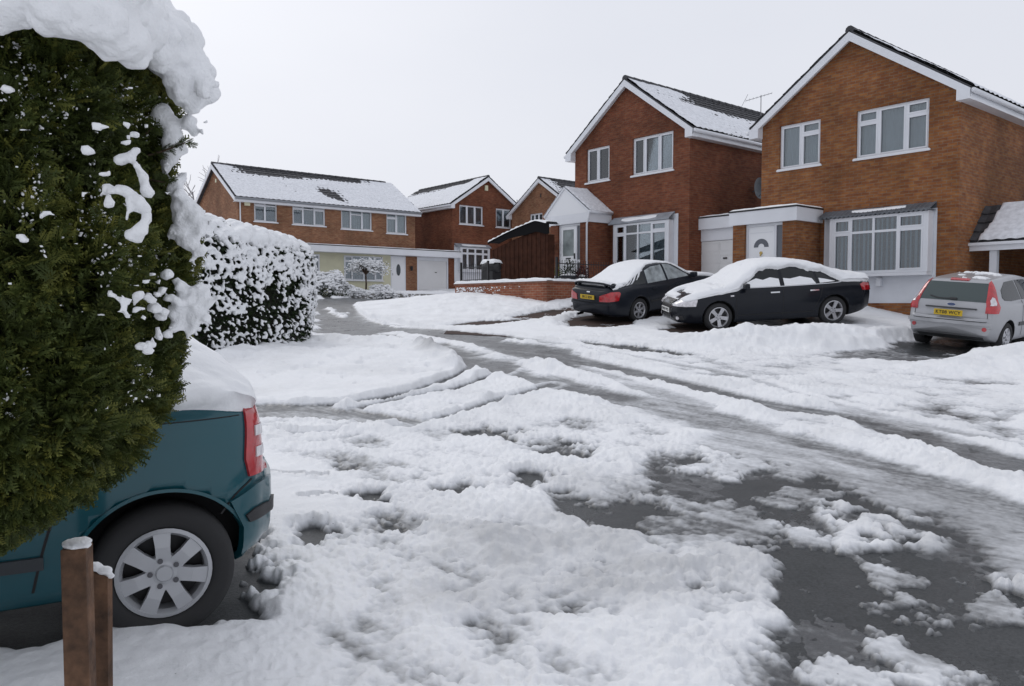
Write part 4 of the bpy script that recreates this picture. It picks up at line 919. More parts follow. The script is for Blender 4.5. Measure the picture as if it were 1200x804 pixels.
        md=body.modifiers.new('b','BOOLEAN'); md.operation='DIFFERENCE'; md.object=cut; md.solver='EXACT'
        bpy.context.view_layer.update()
        nm=bpy.data.meshes.new_from_object(body.evaluated_get(bpy.context.evaluated_depsgraph_get()))
        bpy.data.objects.remove(cut); body.modifiers.clear(); body.data=nm; nm.name='body'
        sm=np.zeros(len(nm.polygons),dtype=bool); mi=np.zeros(len(nm.polygons),dtype=np.int32); nm.polygons.foreach_get('material_index',mi); nm.polygons.foreach_set('use_smooth',mi==0)
        try: 
            em=np.zeros(len(nm.edges),dtype=bool)
        except Exception: pass
        body.parent=s.o; s.body=body
    def patch(s,name,poly,view,m,off=.005,h=.06,par=None,label=None,lo=None):
        """a piece laid on the body. view: 'L','R' (x,z from the side), 'B','F' (y,z from behind/front), 'T' (x,y from above)"""
        cfg={'X':getattr(s,'_cf',None),'L':lambda a,b:(Vector((a,3,b)),Vector((0,-1,0))),'R':lambda a,b:(Vector((a,-3,b)),Vector((0,1,0))),
             'B':lambda a,b:(Vector((-5,a,b)),Vector((1,0,0))),'F':lambda a,b:(Vector((5,a,b)),Vector((-1,0,0))),'T':lambda a,b:(Vector((a,b,5)),Vector((0,0,-1)))}[view]
        poly=[np.array(q,float) for q in poly]; bd=[]
        for a,b in zip(poly,poly[1:]+poly[:1]):
            k=max(1,int(np.linalg.norm(b-a)/h)); bd+=[a+(b-a)*i/k for i in range(k)]
        nb=len(bd); P=np.array(bd); lo_=P.min(0); hi=P.max(0); g=[]
        sd=None
        gx_=np.arange(lo_[0]+h/2,hi[0],h); gy_=np.arange(lo_[1]+h/2,hi[1],h)
        if len(gx_) and len(gy_):
            Q=np.array([(a,b) for a in gx_ for b in gy_]); 
            d=poly_sd(P,Q); g=[q for q,dd in zip(Q,d) if dd<-h*.35]
        V=[Vector(q) for q in bd]+[Vector(q) for q in g]; E=[(i,(i+1)%nb) for i in range(nb)]
        vs,es,fs,_,_,_=delaunay_2d_cdt(V,E,[],1,1e-6)
        pos=[];inn=[];ok=[]
        for q in vs:
            o_,d_=cfg(q[0],q[1]); hit,nr,_,_=s.bvh.ray_cast(o_,d_)
            if hit is None: pos.append(Vector((0,0,0)));inn.append(Vector((0,0,0)));ok.append(False); continue
            if nr.dot(d_)>0: nr=-nr
            pos.append(hit+nr*off); inn.append(hit-nr*.01); ok.append(True)
        F=[f for f in fs if all(ok[i] for i in f)]; n=len(pos); cnt={(f[i],f[(i+1)%len(f)]) for f in F for i in range(len(f))}
        ff=[tuple(f) for f in F]+[(b,a,a+n,b+n) for (a,b) in cnt if (b,a) not in cnt]
        o=mesh_obj(name,[tuple(q) for q in pos+inn],ff,m,par or s.o,smooth=False)
        bm=bmesh.new(); bm.from_mesh(o.data); bmesh.ops.delete(bm,geom=[v for v in bm.verts if not v.link_faces],context='VERTS'); bmesh.ops.recalc_face_normals(bm,faces=bm.faces)
        for f in bm.faces: f.smooth=True
        for e in bm.edges:
            if len(e.link_faces)==2 and e.calc_face_angle(0)>.7: e.smooth=False
        bm.to_mesh(o.data); bm.free()
        if label: o['label']=label
        return o
    def patch3(s,name,pts,dr,m,off=.01,h=.035,par=None):
        """like patch, but the outline is given by rough 3D points and laid on along dr"""
        dr=Vector(dr).normalized(); e=Vector((0,0,1)).cross(dr).normalized(); f=dr.cross(e).normalized()
        s._cf=(lambda a,b:(e*a+f*b-dr*5,dr)); return s.patch(name,[(Vector(p).dot(e),Vector(p).dot(f)) for p in pts],'X',m,off,h,par)
    def strip(s,name,pts,w,view,m,off=.003,par=None,h=.06):
        pts=crm(pts,5) if len(pts)>2 else np.array(pts,float); T=np.gradient(pts,axis=0); T/=np.linalg.norm(T,axis=1)[:,None]; Nn=np.c_[-T[:,1],T[:,0]]
        return s.patch(name,list(pts+Nn*w/2)+list((pts-Nn*w/2)[::-1]),view,m,off,h,par)
    def wheels(s,style,rimr,sides=(-1,1),m=RIM,tw=.2,axles=None):
        p=s.p; r=p['wr0']
        for ax in (axles or p['axles']):
            for sy in sides:
                w=empty('wheel',(ax,sy*(p['w0']-.02),r)); w.parent=s.o; w.rotation_euler=(0,random.uniform(0,1.2),0) if True else (0,0,0)
                prof=[(rimr,-tw+.01),(rimr+.03,-tw),(r-.03,-tw),(r-.005,-tw+.03),(r,-tw/2),(r-.005,-.03),(r-.035,-.003),(r-.07,.0),(rimr+.012,-.008),(rimr-.002,-.02),(rimr-.002,-tw+.02)]
                n=40; v=[];f=[]
                for k in range(n):
                    a=2*math.pi*k/n
                    for (q,t) in prof: v.append((q*math.cos(a),sy*t,q*math.sin(a)))
                m_=len(prof)
                for k in range(n):
                    for j in range(m_): f.append((k*m_+j,k*m_+(j+1)%m_,((k+1)%n)*m_+(j+1)%m_,((k+1)%n)*m_+j))
                t=MB(); t.add(v,f); t.build('tyre',TYRE,w,smooth=True)
                rb=MB()
                def rr_(q0,t0,q1,t1):
                    v=[];f=[]
                    for k in range(n):
                        a=2*math.pi*k/n; v+=[(q0*math.cos(a),sy*t0,q0*math.sin(a)),(q1*math.cos(a),sy*t1,q1*math.sin(a))]
                    for k in range(n): f.append((2*k,2*k+1,(2*k+3)%(2*n),(2*k+2)%(2*n)))
                    rb.add(v,f)
                rr_(rimr,-.012,rimr-.016,-.006); rr_(rimr-.016,-.006,rimr-.03,-.03); rr_(rimr-.03,-.03,rimr-.035,-.12)
                ns,wi,wo,dish_=dict(five=(5,.075,.095,.035),six=(6,.05,.042,.03),seven=(7,.055,.045,.02),cap=(7,.058,.070,.012),ford=(7,.07,.09,.015))[style]
                for k in range(ns):
                    a=2*math.pi*k/ns; ca,sa=math.cos(a),math.sin(a); q0=.045;q1=rimr-.014
                    def pt(q,l,t): return (q*ca-l*sa,sy*t,q*sa+l*ca)
                    if style=='six':
                        for o_ in (-1,1):
                            c0=o_*.010;c1=o_*.022; v=[pt(q0,c0-.012,-.035),pt(q0,c0+.012,-.035),pt(q1,c1+.009,-.016),pt(q1,c1-.009,-.016),pt(q0,c0-.012,-.07),pt(q0,c0+.012,-.07),pt(q1,c1+.009,-.05),pt(q1,c1-.009,-.05)]
                            rb.add(v,[(0,1,2,3),(7,6,5,4),(0,4,5,1),(1,5,6,2),(2,6,7,3),(3,7,4,0)])
                    else:
                        v=[pt(q0,-wi/2,-dish_),pt(q0,wi/2,-dish_),pt((q0+q1)/2,(wi+wo)/4*.9,-dish_*.8+.004),pt(q1,wo/2,-.012),pt(q1,-wo/2,-.012),pt((q0+q1)/2,-(wi+wo)/4*.9,-dish_*.8+.004)]
                        v+=[(q[0],q[1]-sy*.035,q[2]) for q in v]; nn_=6
                        rb.add(v,[(0,1,2,5),(5,2,3,4),(6,11,8,7),(11,10,9,8)]+[(i,i+6,(i+1)%6+6,(i+1)%6) for i in range(6)])
                hub=[(0,-dish_+.012),(.03,-dish_+.012),(.036,-dish_+.002),(.075,-dish_-.004),(.08,-dish_-.03)]
                v=[];f=[]
                for k in range(n):
                    a=2*math.pi*k/n
                    for (q,t_) in hub[1:]: v.append((q*math.cos(a),sy*t_,q*math.sin(a)))
                h_=len(hub)-1
                for k in range(n):
                    for j in range(h_-1): f.append((k*h_+j,k*h_+j+1,((k+1)%n)*h_+j+1,((k+1)%n)*h_+j))
                f.append(tuple(k*h_ for k in range(n))); rb.add(v,f)
                rm=rb.build('rim',m,w,smooth=False)
                nb=MB()
                for k in range(5):
                    a=2*math.pi*k/5+.3; c=(.055*math.cos(a),sy*(-dish_-.004),.055*math.sin(a)); nb.tube([c,(c[0],c[1]+sy*.012,c[2])],.011,8)
                nb.build('wheel_nuts',mat('grey_nut',(.10,.10,.11),.4,metal=.5),w)
                dk=MB(); v=[((rimr-.03)*math.cos(2*math.pi*k/n),sy*-.09,(rimr-.03)*math.sin(2*math.pi*k/n)) for k in range(n)]; v+=[(q[0],q[1]-sy*.03,q[2]) for q in v]; dk.add(v,[tuple(range(n)),tuple(range(2*n-1,n-1,-1))]+[(i,i+n,(i+1)%n+n,(i+1)%n) for i in range(n)])
                dk.build('brake',mat('brake_disc_dark',(.03,.03,.032),.5,metal=.4),w)
    def snow(s,x0,x1,vlo,thick,name='snow',seed=0,nx=150,nvv=110,mt=SNOWF,sides=(1,-1),ragged=.05,holes=None):
        """snow lying on the body from roof centre outwards down to vlo(x) (0..1)"""
        xs=np.linspace(x0,x1,nx); t=np.linspace(-1,1,2*nvv+1); Xg,Tg=np.meshgrid(xs,t,indexing='ij')
        q=np.c_[Xg.ravel()*1.0+seed*7.3,Tg.ravel()*1.1+(Tg.ravel()>0)*3.]
        n1=fbm(q,.35,4,seed).reshape(Xg.shape); n2=fbm(q,.09,3,seed+9).reshape(Xg.shape)
        lo=vlo(Xg,Tg)+ragged*n1+ragged*.45*n2
        v=1-np.abs(Tg)*(1-.40); 
        def pos(x,v,sg):
            h=s.S(x.ravel(),v.ravel()).reshape(x.shape+(2,)); return np.stack([x,h[...,0]*sg,h[...,1]],-1)
        sg=np.where(Tg>=0,1.,-1.); P=pos(Xg,v,sg); e=.004
        du=pos(Xg+e,v,sg)-pos(Xg-e,v,sg); dv=pos(Xg,np.clip(v+e,0,1),sg)-pos(Xg,v-e,sg); nr=np.cross(du,dv); nr*=-sg[...,None]*-1
        nr/=np.linalg.norm(nr,axis=-1,keepdims=True)+1e-9
        cen=np.stack([Xg,0*Xg,0*Xg+.6],-1); fl=np.sum((P-cen)*nr,-1)<0; nr[fl]*=-1
        mid=np.abs(Tg)<.03; nr[mid]=np.array([0,0,1])*.5+nr[mid]*.5
        d=np.minimum((v-lo)*2.2,np.minimum(Xg-x0,x1-Xg))
        if holes is not None: d=np.minimum(d,holes(Xg,Tg,n1,n2))
        th=thick(Xg,Tg)*(1+.25*n1+.12*n2)
        h=th*np.sqrt(np.clip(1-(1-np.clip(d/(.055+0*th),0,1))**2,0,1))-.006*(d<0)
        P=P+nr*h[...,None]
        m_=2*nvv+1; i=(np.arange(nx-1)[:,None]*m_+np.arange(m_-1)[None,:]).ravel(); F=np.c_[i,i+1,i+m_+1,i+m_]
        keep=(d.ravel()[F]>-.015).any(axis=1); 
        o=mesh_obj(name,P.reshape(-1,3),F[keep],mt,s.o,smooth=True)
        bm=bmesh.new(); bm.from_mesh(o.data); bmesh.ops.delete(bm,geom=[v for v in bm.verts if not v.link_faces],context='VERTS'); bm.to_mesh(o.data); bm.free(); 
        return o
    def text(s,txt,size,loc,m,rot,par,nm='plate_lettering',ext=.002):
        c=bpy.data.curves.new(nm,'FONT'); c.body=txt; c.size=size; c.extrude=ext; c.align_x='CENTER'; c.align_y='CENTER'; c.space_character=1.08; c.offset=.0015
        t=bpy.data.objects.new(nm,c); COL.objects.link(t); bpy.context.view_layer.update()
        me=bpy.data.meshes.new_from_object(t.evaluated_get(bpy.context.evaluated_depsgraph_get())); bpy.data.objects.remove(t); me.materials.clear(); me.materials.append(m)
        o=bpy.data.objects.new(nm,me); COL.objects.link(o); o.parent=par; o.location=loc; o.rotation_euler=rot; return o
    def plate(s,txt,z,rear=True,m=YEL,x=None,tilt=0,size=.088):
        hit=s.bvh.ray_cast(Vector((-5 if rear else 5,0,z)),Vector((1 if rear else -1,0,0)))[0]; xx=hit.x if x is None else x
        sg=-1 if rear else 1; b=MB(); b.box(-.26,.26,-.006,.006,-.056,.056); o=b.build('number_plate',m,s.o,bevel=.003)
        o.location=(xx+sg*.022,0,z); o.rotation_euler=(R(tilt)*1,0,R(-90) if rear else R(90))
        t=s.text(txt,size,(0,-.0075,0),BLACK,(R(90),0,0),o); sx=min(1,.47/max(.01,t.dimensions.x)) if t.dimensions.x>.47 else 1; t.scale=(sx,1,1)
        k=MB(); k.box(-.2,.2,.006,.05,-.03,.03); k.build('plate_mount',GAP,o)
        return o
    def mirror(s,x,z,m,sides=(-1,1)):
        for sy in sides:
            h=s.bvh.ray_cast(Vector((x,sy*3,z)),Vector((0,-sy,0)))[0]; y=h.y if h else sy*.8
            b=MB(); b.box(x-.05,x+.06,min(y+sy*.05,y+sy*.24),max(y+sy*.05,y+sy*.24),z-.02,z+.12); o=b.build('door_mirror',m,s.o,bevel=.03,smooth=True)
            b=MB(); b.bar((x,y-sy*.02,z),(x,y+sy*.09,z+.03),.05,.03); b.build('mirror_arm',BLACK,o)
def pz(*a): return list(a)
# ---- dark saloon with spoiler in front of the second house
def place(u_ref,xw,yw,ang,ax,ay):
    """centre position so that the local point (ax,ay) stands at the map point (xw,yw)"""
    ca,sa=math.cos(ang),math.sin(ang); return xw-(ax*ca-ay*sa), yw-(ax*sa+ay*ca)
def ground_pose(x,y,ang,wb,tr):
    ca,sa=math.cos(ang),math.sin(ang); f=tz(x+ca*wb/2,y+sa*wb/2); r=tz(x-ca*wb/2,y-sa*wb/2); l=tz(x-sa*tr/2,y+ca*tr/2); q=tz(x+sa*tr/2,y-ca*tr/2)
    return (f+r)/2, -math.atan2(f-r,wb), math.atan2(l-q,tr)
V_ANG=R(90-54); vx,vy=place(0,3.17,19.6,V_ANG,-1.28,-.78)
zv,pv,rv=ground_pose(vx,vy,V_ANG,2.55,1.5)
NAVY=paint('dark_blue_black_paint',(.016,.019,.026),rough=.3)
specV=dict(paint=NAVY,nose=2.12,tail=-2.22,axles=(1.28,-1.28),w0=.85,wr0=.31,arch=.365,rb=.09,fb=.09,
  zl=[(-2.3,.34),(-2.0,.24),(-1.6,.20),(1.6,.20),(2.2,.26)],zb=[(-2.3,.90),(-1.6,.94),(0,.90),(1,.88),(1.6,.80),(2.2,.62)],
  zt=[(-2.22,.93),(-2.16,1.0),(-2.0,1.03),(-1.58,1.06),(-1.3,1.18),(-.92,1.355),(-.4,1.415),(.1,1.37),(.85,1.0),(1.0,.96),(1.5,.88),(2.0,.76),(2.12,.66)],
  w=[(-2.22,.72),(-2.05,.80),(-1.6,.845),(0,.86),(1.5,.845),(1.95,.76),(2.12,.60)],
  wr=[(-2.22,.60),(-1.6,.66),(-1.2,.58),(-.4,.56),(.1,.56),(.6,.62),(1,.72),(1.6,.68),(2.12,.5)])
CV=Car('saloon_car','dark saloon with boot spoiler and yellow plate parked before the red brick house',specV,vx,vy,V_ANG,zv+.01,pv,rv,scale=.975)
CV.wheels('six',.21)
for sd in 'RL':
    gl=CV.patch('side_window',[(-.92,.955),(-.86,1.27),(-.60,1.335),(-.22,1.345),(-.22,.95)],sd,CFROST)
    CV.patch('side_window',[(-.14,.95),(-.14,1.345),(.10,1.315),(.66,.985),(.66,.945)],sd,CFROST)
    CV.patch('rear_quarter_glass',[(-1.42,.985),(-1.05,1.20),(-.98,1.23),(-.98,.96),(-1.2,.965)],sd,CGL)
    CV.strip('door_gap',[(-.18,.93),(-.18,.30)],.012,sd,GAP); CV.strip('door_gap',[(-1.0,.90),(-.98,.66),(-.82,.40)],.012,sd,GAP)
    CV.strip('side_moulding',[(-.9,.50),(.85,.48)],.045,sd,BLACK,off=.012)
    for hx in (-.80,.06): CV.strip('door_handle',[(hx,.80),(hx+.16,.80)],.035,sd,NAVY,off=.022)
CV.patch('rear_screen',[(-1.50,-.50),(-1.02,-.44),(-1.02,.44),(-1.50,.50)],'T',CGL)
CV.patch('windscreen',[(.86,-.64),(.22,-.5),(.22,.5),(.86,.64)],'T',CGL)
for sy in (-1,1):
    CV.patch3('rear_lamp',[(-2.3,sy*.42,.65),(-2.3,sy*.44,.79),(-2.3,sy*.56,.83),(-2.2,sy*.74,.89),(-2.0,sy*.82,.88),(-1.95,sy*.83,.84),(-2.02,sy*.82,.66)],(1,-sy*.75,0),REDL,off=.014,h=.03)
CV.patch('bumper_trim',[(-.74,.545),(-.74,.60),(.74,.60),(.74,.545)],'B',NAVY,off=.035,h=.06)
CV.strip('bumper_gap',[(-.76,.615),(.76,.615)],.012,'B',GAP)
CV.strip('boot_gap',[(-.42,.90),(-.42,.63)],.01,'B',GAP); CV.strip('boot_gap',[(.42,.90),(.42,.63)],.01,'B',GAP)
CV.plate('S812 BJW',.745)
CV.strip('boot_badge',[(-.06,.87),(.06,.87)],.03,'B',CHR,off=.008)
sp=MB(); n=24; v=[];f=[]
for k in range(n+1):
    t=k/n*2-1; y=t*.70; zz=1.10-.075*abs(t)**6; x=-2.20+.10*abs(t)**5
    v+=[(x-.03,y,zz+.015),(x+.13,y,zz+.03),(x+.13,y,zz+.008),(x-.03,y,zz-.012)]
for k in range(n):
    for j in range(4): f.append((4*k+j,4*k+(j+1)%4,4*k+4+(j+1)%4,4*k+4+j))
f+=[(0,1,2,3),(4*n+3,4*n+2,4*n+1,4*n)]; sp.add(v,f)
for sy in (-1,1): sp.box(-2.17,-2.07,sy*.5-.02,sy*.5+.02,1.0,1.10)
for sy in (-1,1): sp.box(-2.12,-2.0,sy*.69-.02,sy*.69+.015,.98,1.05)
sp.build('spoiler',NAVY,CV.o)
ex=MB(); ex.tube([(-2.1,.45,.26),(-2.33,.45,.25)],.035,12); ex.build('exhaust',CHR,CV.o)
CV.mirror(.72,.93,NAVY)
def vloV(x,T):
    return np.interp(x,[-2.2,-1.6,-1.1,-.6,.1,.8,1.0,2.1],[.66,.66,.71,.86,.86,.72,.62,.62])+0*T
def hV(x,T,n1,n2):
    # streaks cleared on the rear quarter, the side toward the street
    st=np.where((x>-1.75)&(x<-.6)&(np.abs(T)>.40),.03+.16*np.sin((x*1.0+np.abs(T)*1.8)*38)+.16*n2+.12*n1-.10*sstep(-1.5,-.9,x),1.)
    return st
CV.snow(-2.08,2.0,vloV,lambda x,T:.035+.01*sstep(.9,1.5,x),seed=1,holes=hV,ragged=.05)
sb=MB(); n=30; v=[];f=[]
for k in range(n+1):
    t=k/n*2-1; y=t*.66; zz=1.13-.07*abs(t)**6; x=-2.2+.10*abs(t)**5; hh=.035*(1+.4*math.sin(k*1.7))
    v+=[(x-.0,y,zz-.004),(x+.02,y,zz+hh*.8),(x+.09,y,zz+hh),(x+.2,y,zz+.0),(x+.2,y,zz-.06)]
for k in range(n):
    for j in range(4): f.append((5*k+j,5*k+j+1,5*k+5+j+1,5*k+5+j))
sb.add(v,f); sb.build('snow',SNOWF,CV.o,smooth=True)
# ---- dark executive saloon under thick snow, seen from its front quarter
A_ANG=math.atan2(17.4-17.75,4.72-7.45); ax_,ay_=place(0,(4.72+7.45)/2-.14,(17.4+17.75)/2,A_ANG,0,.80)
za_,pa_,ra_=ground_pose(ax_,ay_,A_ANG,2.8,1.5)
BLK=paint('black_blue_metallic_paint',(.010,.012,.017),rough=.22)
specA=dict(paint=BLK,nose=2.22,tail=-2.36,axles=(1.40,-1.40),w0=.90,wr0=.335,arch=.385,rb=.12,fb=.13,
  zl=[(-2.4,.36),(-2.0,.24),(-1.6,.19),(1.6,.19),(2.25,.22)],zb=[(-2.4,.93),(-1.8,.985),(0,.935),(1,.90),(1.6,.82),(2.25,.68)],
  zt=[(-2.36,.98),(-2.28,1.035),(-2.1,1.055),(-1.85,1.08),(-1.5,1.19),(-1.0,1.35),(-.3,1.44),(.15,1.42),(.45,1.33),(1.05,1.01),(1.25,.965),(1.8,.87),(2.12,.76),(2.22,.69)],
  w=[(-2.36,.72),(-2.15,.83),(-1.7,.90),(0,.915),(1.5,.90),(1.95,.83),(2.12,.74),(2.22,.64)],
  wr=[(-2.36,.6),(-1.8,.68),(-1.3,.60),(-.4,.585),(.2,.585),(.7,.64),(1.1,.76),(1.7,.72),(2.22,.52)])
CA=Car('saloon_car','black saloon thickly covered in snow with shield-shaped grille, side-on before the orange-brown house',specA,ax_,ay_,A_ANG,za_+.01,pa_,ra_,scale=.97)
CA.wheels('five',.235)
for sd in 'LR':
    CA.patch('side_window',[(.92,.985),(.50,1.235),(.18,1.345),(-.10,1.365),(-.10,.985)],sd,CGL); CA.patch('side_window',[(-.17,.985),(-.17,1.367),(-.60,1.345),(-.95,1.27),(-.98,.995)],sd,CGL)
    CA.patch('rear_quarter_glass',[(-1.03,1.0),(-1.01,1.25),(-1.35,1.14),(-1.62,1.035),(-1.5,1.01)],sd,CGL)
    CA.strip('window_trim',[(.95,.968),(0,.966),(-1.0,.975),(-1.5,.99),(-1.68,1.03)],.014,sd,CHR,off=.008)
    CA.strip('door_gap',[(-.135,.95),(-.135,.30)],.012,sd,GAP); CA.strip('door_gap',[(.98,.93),(1.0,.55),(.95,.28)],.012,sd,GAP); CA.strip('door_gap',[(-1.1,.95),(-1.05,.7),(-.92,.45)],.012,sd,GAP)
    for hx in (-.02,-.98): CA.strip('door_handle',[(hx-.02,.845),(hx+.2,.845)],.03,sd,CHR if sd=='L' else BLK,off=.025)
    CA.strip('door_sill_line',[(.95,.36),(-.9,.36)],.02,sd,GAP,off=.004)
    CA.patch('indicator',[(1.05,.80),(1.05,.83),(1.13,.83),(1.13,.80)],sd,CLEARL,off=.01)
# shield grille, plate, lamps
gy_=[(-.30,.74),(.30,.74),(.34,.62),(.28,.34),(.20,.27),(-.20,.27),(-.28,.34),(-.34,.62)]
CA.patch('grille_frame',gy_,'F',CHR,off=.012,h=.05)
g2=[(y*.90,.505+(z-.505)*.91) for y,z in gy_]; gm=CA.patch('grille',g2,'F',mat('grille_black',(.012,.012,.013),.4,bump=(80,.6,.01)),off=.02,h=.05)
for k in range(7):
    zz=.32+k*.06
    if .42<zz<.55: continue
    wv_=.25+.05*sstep(.3,.6,zz); CA.strip('grille_bar',[(-wv_,zz),(wv_,zz)],.008,'F',mat('dark_chrome',(.15,.15,.16),.3,metal=.8),off=.026,par=gm)
CA.plate('KV05 WCK',.485,rear=False,m=WHT)
hx=CA.bvh.ray_cast(Vector((5,0,.655)),Vector((-1,0,0)))[0].x
em=MB()
for k in range(4):
    cy=(k-1.5)*.066; nn_=20
    em.tube([(hx+.04,cy+.045*math.cos(2*math.pi*i/nn_),.66+.045*math.sin(2*math.pi*i/nn_)) for i in range(nn_+1)],.007,6,caps=False)
em.build('emblem',CHR,CA.o)
for sy in (-1,1):
    CA.patch('headlamp',[(sy*.37,.60),(sy*.38,.71),(sy*.60,.745),(sy*.73,.74),(sy*.74,.60)],'F',CLEARL,off=.012,h=.04)
    CA.patch('headlamp',[(2.17,.60),(2.17,.72),(1.98,.76),(1.88,.755),(1.93,.61)],'L' if sy>0 else 'R',CLEARL,off=.012,h=.04)
    CA.patch('lower_intake',[(sy*.40,.27),(sy*.40,.37),(sy*.66,.39),(sy*.68,.29)],'F',BLACK,off=.008)
    CA.patch('fog_lamp',[(sy*.56+.04*math.cos(t),.33+.04*math.sin(t)) for t in np.linspace(0,2*math.pi,12,endpoint=False)],'F',CLEARL,off=.016,h=.03)
    CA.patch('rear_lamp',[(-2.34,.76),(-2.34,.92),(-2.15,.95),(-2.05,.92),(-2.12,.78)],'L' if sy>0 else 'R',REDL,off=.012,h=.04)
    CA.patch('rear_lamp',[(sy*.42,.76),(sy*.42,.92),(sy*.7,.93),(sy*.7,.76)],'B',REDL,off=.012)
CA.strip('bumper_line',[(-.74,.56),(-.4,.57)],.01,'F',GAP); CA.strip('bumper_line',[(.4,.57),(.74,.56)],.01,'F',GAP)
CA.patch('windscreen',[(1.02,-.68),(.42,-.52),(.42,.52),(1.02,.68)],'T',CGL); CA.patch('rear_screen',[(-1.80,-.56),(-1.08,-.48),(-1.08,.48),(-1.80,.56)],'T',CGL)
CA.mirror(.78,.97,BLK)
def vloA(x,T):
    return np.interp(x,[-2.35,-2.2,-1.7,-1.3,-.9,-.2,.35,.75,1.0,1.3,1.75,2.0,2.2],[.56,.56,.60,.72,.76,.79,.78,.70,.56,.545,.58,.55,.56])+.01*np.sin(x*9)+0*T
def hA(x,T,n1,n2):
    u=x;w_=T; r=np.ones_like(x)
    for (cx,ct,rx,rt) in ((2.0,.10,.16,.10),(1.85,-.12,.12,.05),(1.93,.0,.06,.16),(1.45,.20,.035,.05),(1.25,.30,.02,.08),(1.5,.32,.03,.03),(1.3,-.1,.02,.12),(1.22,.12,.018,.1)):
        r=np.minimum(r,(np.sqrt(((u-cx)/rx)**2+((w_-ct)/rt)**2)-1)*.06+.02*n2)
    return r
CA.snow(-2.33,2.17,vloA,lambda x,T:np.interp(x,[-2.3,-1.5,-.5,.3,.8,1.3,2.1],[.13,.12,.13,.13,.12,.08,.05])*(1-.35*np.abs(T)),seed=4,holes=hA,ragged=.035)
# snow still lying against the side glass
def lowA(T): return .03
for sgn in (1,):
    CA.patch('window_snow',[(.90,.975),(.62,1.10),(.45,1.16),(.30,1.12),(.12,1.17),(-.08,1.13),(-.08,.975)],'L',SNOWF,off=.018,h=.05); CA.patch('window_snow',[(-.19,.975),(-.19,1.14),(-.35,1.12),(-.6,1.16),(-.88,1.10),(-.95,.985)],'L',SNOWF,off=.018,h=.05); CA.patch('window_snow',[(-1.05,.995),(-1.05,1.10),(-1.2,1.07),(-1.42,1.015)],'L',SNOWF,off=.018,h=.05)
# ---- silver hatchback at the right
S_ANG=math.atan2(.634,.773)-R(1); sx,sy_=place(0,8.40,15.10,S_ANG,-1.93,0)
zs_,ps_,rs_=ground_pose(sx,sy_,S_ANG,2.49,1.45)
SIL=paint('silver_paint',(.40,.405,.42),metal=.45,rough=.33)
specS=dict(paint=SIL,nose=1.93,tail=-1.84,axles=(1.245,-1.245),w0=.84,wr0=.295,arch=.345,rb=.09,fb=.12,
  zl=[(-1.9,.40),(-1.7,.26),(-1.4,.20),(1.5,.20),(2,.28)],zb=[(-1.9,.93),(-1.4,.96),(0,.93),(.9,.90),(1.5,.82),(2,.66)],
  zt=[(-1.84,.70),(-1.825,.86),(-1.80,.96),(-1.66,1.20),(-1.54,1.36),(-1.46,1.395),(-1.1,1.43),(-.4,1.455),(.1,1.40),(.9,1.04),(1.1,.97),(1.6,.86),(1.93,.70)],
  w=[(-1.84,.755),(-1.7,.80),(-1.4,.832),(0,.845),(1.3,.83),(1.7,.77),(1.93,.62)],
  wr=[(-1.84,.68),(-1.7,.62),(-1.5,.565),(-1.0,.56),(-.2,.565),(.4,.60),(1,.72),(1.5,.70),(1.93,.5)])
CS=Car('hatchback_car','silver hatchback with tall red rear lamps, parked at the lean-to garage on the right',specS,sx,sy_,S_ANG,zs_+.0,ps_,rs_)
CS.wheels('ford',.185)
CS.patch('rear_screen',[(-.60,.985),(-.545,1.325),(.545,1.325),(.60,.985)],'B',mat('tinted_screen',(.035,.055,.055),.06,coat=.5),off=.008,h=.05)
CS.strip('wiper',[(-.05,1.02),(.25,1.015),(.42,1.05)],.016,'B',BLACK,off=.02)
CS.patch('wiper_motor',[(-.08,.995),(-.08,1.03),(.04,1.035),(.04,.995)],'B',BLACK,off=.03,h=.03)
CS.patch3('brake_light',[(-1.54,-.17,1.36),(-1.54,.17,1.36),(-1.48,.17,1.392),(-1.48,-.17,1.392)],(1,0,-.7),REDL,off=.016,h=.03)
for s_ in (-1,1):
    rl=CS.patch3('rear_lamp',[(-1.90,s_*.665,.79),(-1.86,s_*.655,.93),(-1.82,s_*.625,1.0),(-1.60,s_*.565,1.33),(-1.56,s_*.60,1.37),(-1.56,s_*.66,1.2),(-1.62,s_*.73,1.0),(-1.66,s_*.80,.90),(-1.72,s_*.80,.79)],(1,-s_*.75,0),REDL,off=.016,h=.03)
    CS.patch3('reverse_lamp',[(-1.83,s_*.70,.93),(-1.78,s_*.665,1.02),(-1.72,s_*.66,1.08),(-1.68,s_*.69,1.06),(-1.70,s_*.735,.97),(-1.74,s_*.745,.93)],(1,-s_*.75,0),CLEARL,off=.026,h=.025,par=rl)
    CS.patch('bumper_reflector',[(s_*.64+.04*math.cos(t),.49+.04*math.sin(t)) for t in np.linspace(0,2*math.pi,14,endpoint=False)],'B',REDL,off=.012,h=.03)
    sd='L' if s_>0 else 'R'
    CS.patch('side_window',[(-1.42,1.06),(-1.34,1.20),(-1.05,1.335),(-.62,1.35),(-.60,.99),(-1.1,.985),(-1.36,1.01)],sd,CGL,off=.006)
    CS.patch('side_window',[(-.55,.985),(-.56,1.352),(-.1,1.345),(.25,1.27),(.72,1.02),(.72,.975)],sd,CGL,off=.006)
    CS.strip('door_gap',[(-.60,.97),(-.62,.7),(-.58,.3)],.011,sd,GAP); CS.strip('door_gap',[(.78,.94),(.80,.6),(.72,.3)],.011,sd,GAP)
    CS.strip('side_moulding',[(-.78,.53),(.75,.50)],.07,sd,mat('dark_grey_plastic',(.05,.052,.055),.5),off=.014); CS.strip('door_handle',[(-.52,.86),(-.34,.86)],.035,sd,MATS['dark_grey_plastic'],off=.025)
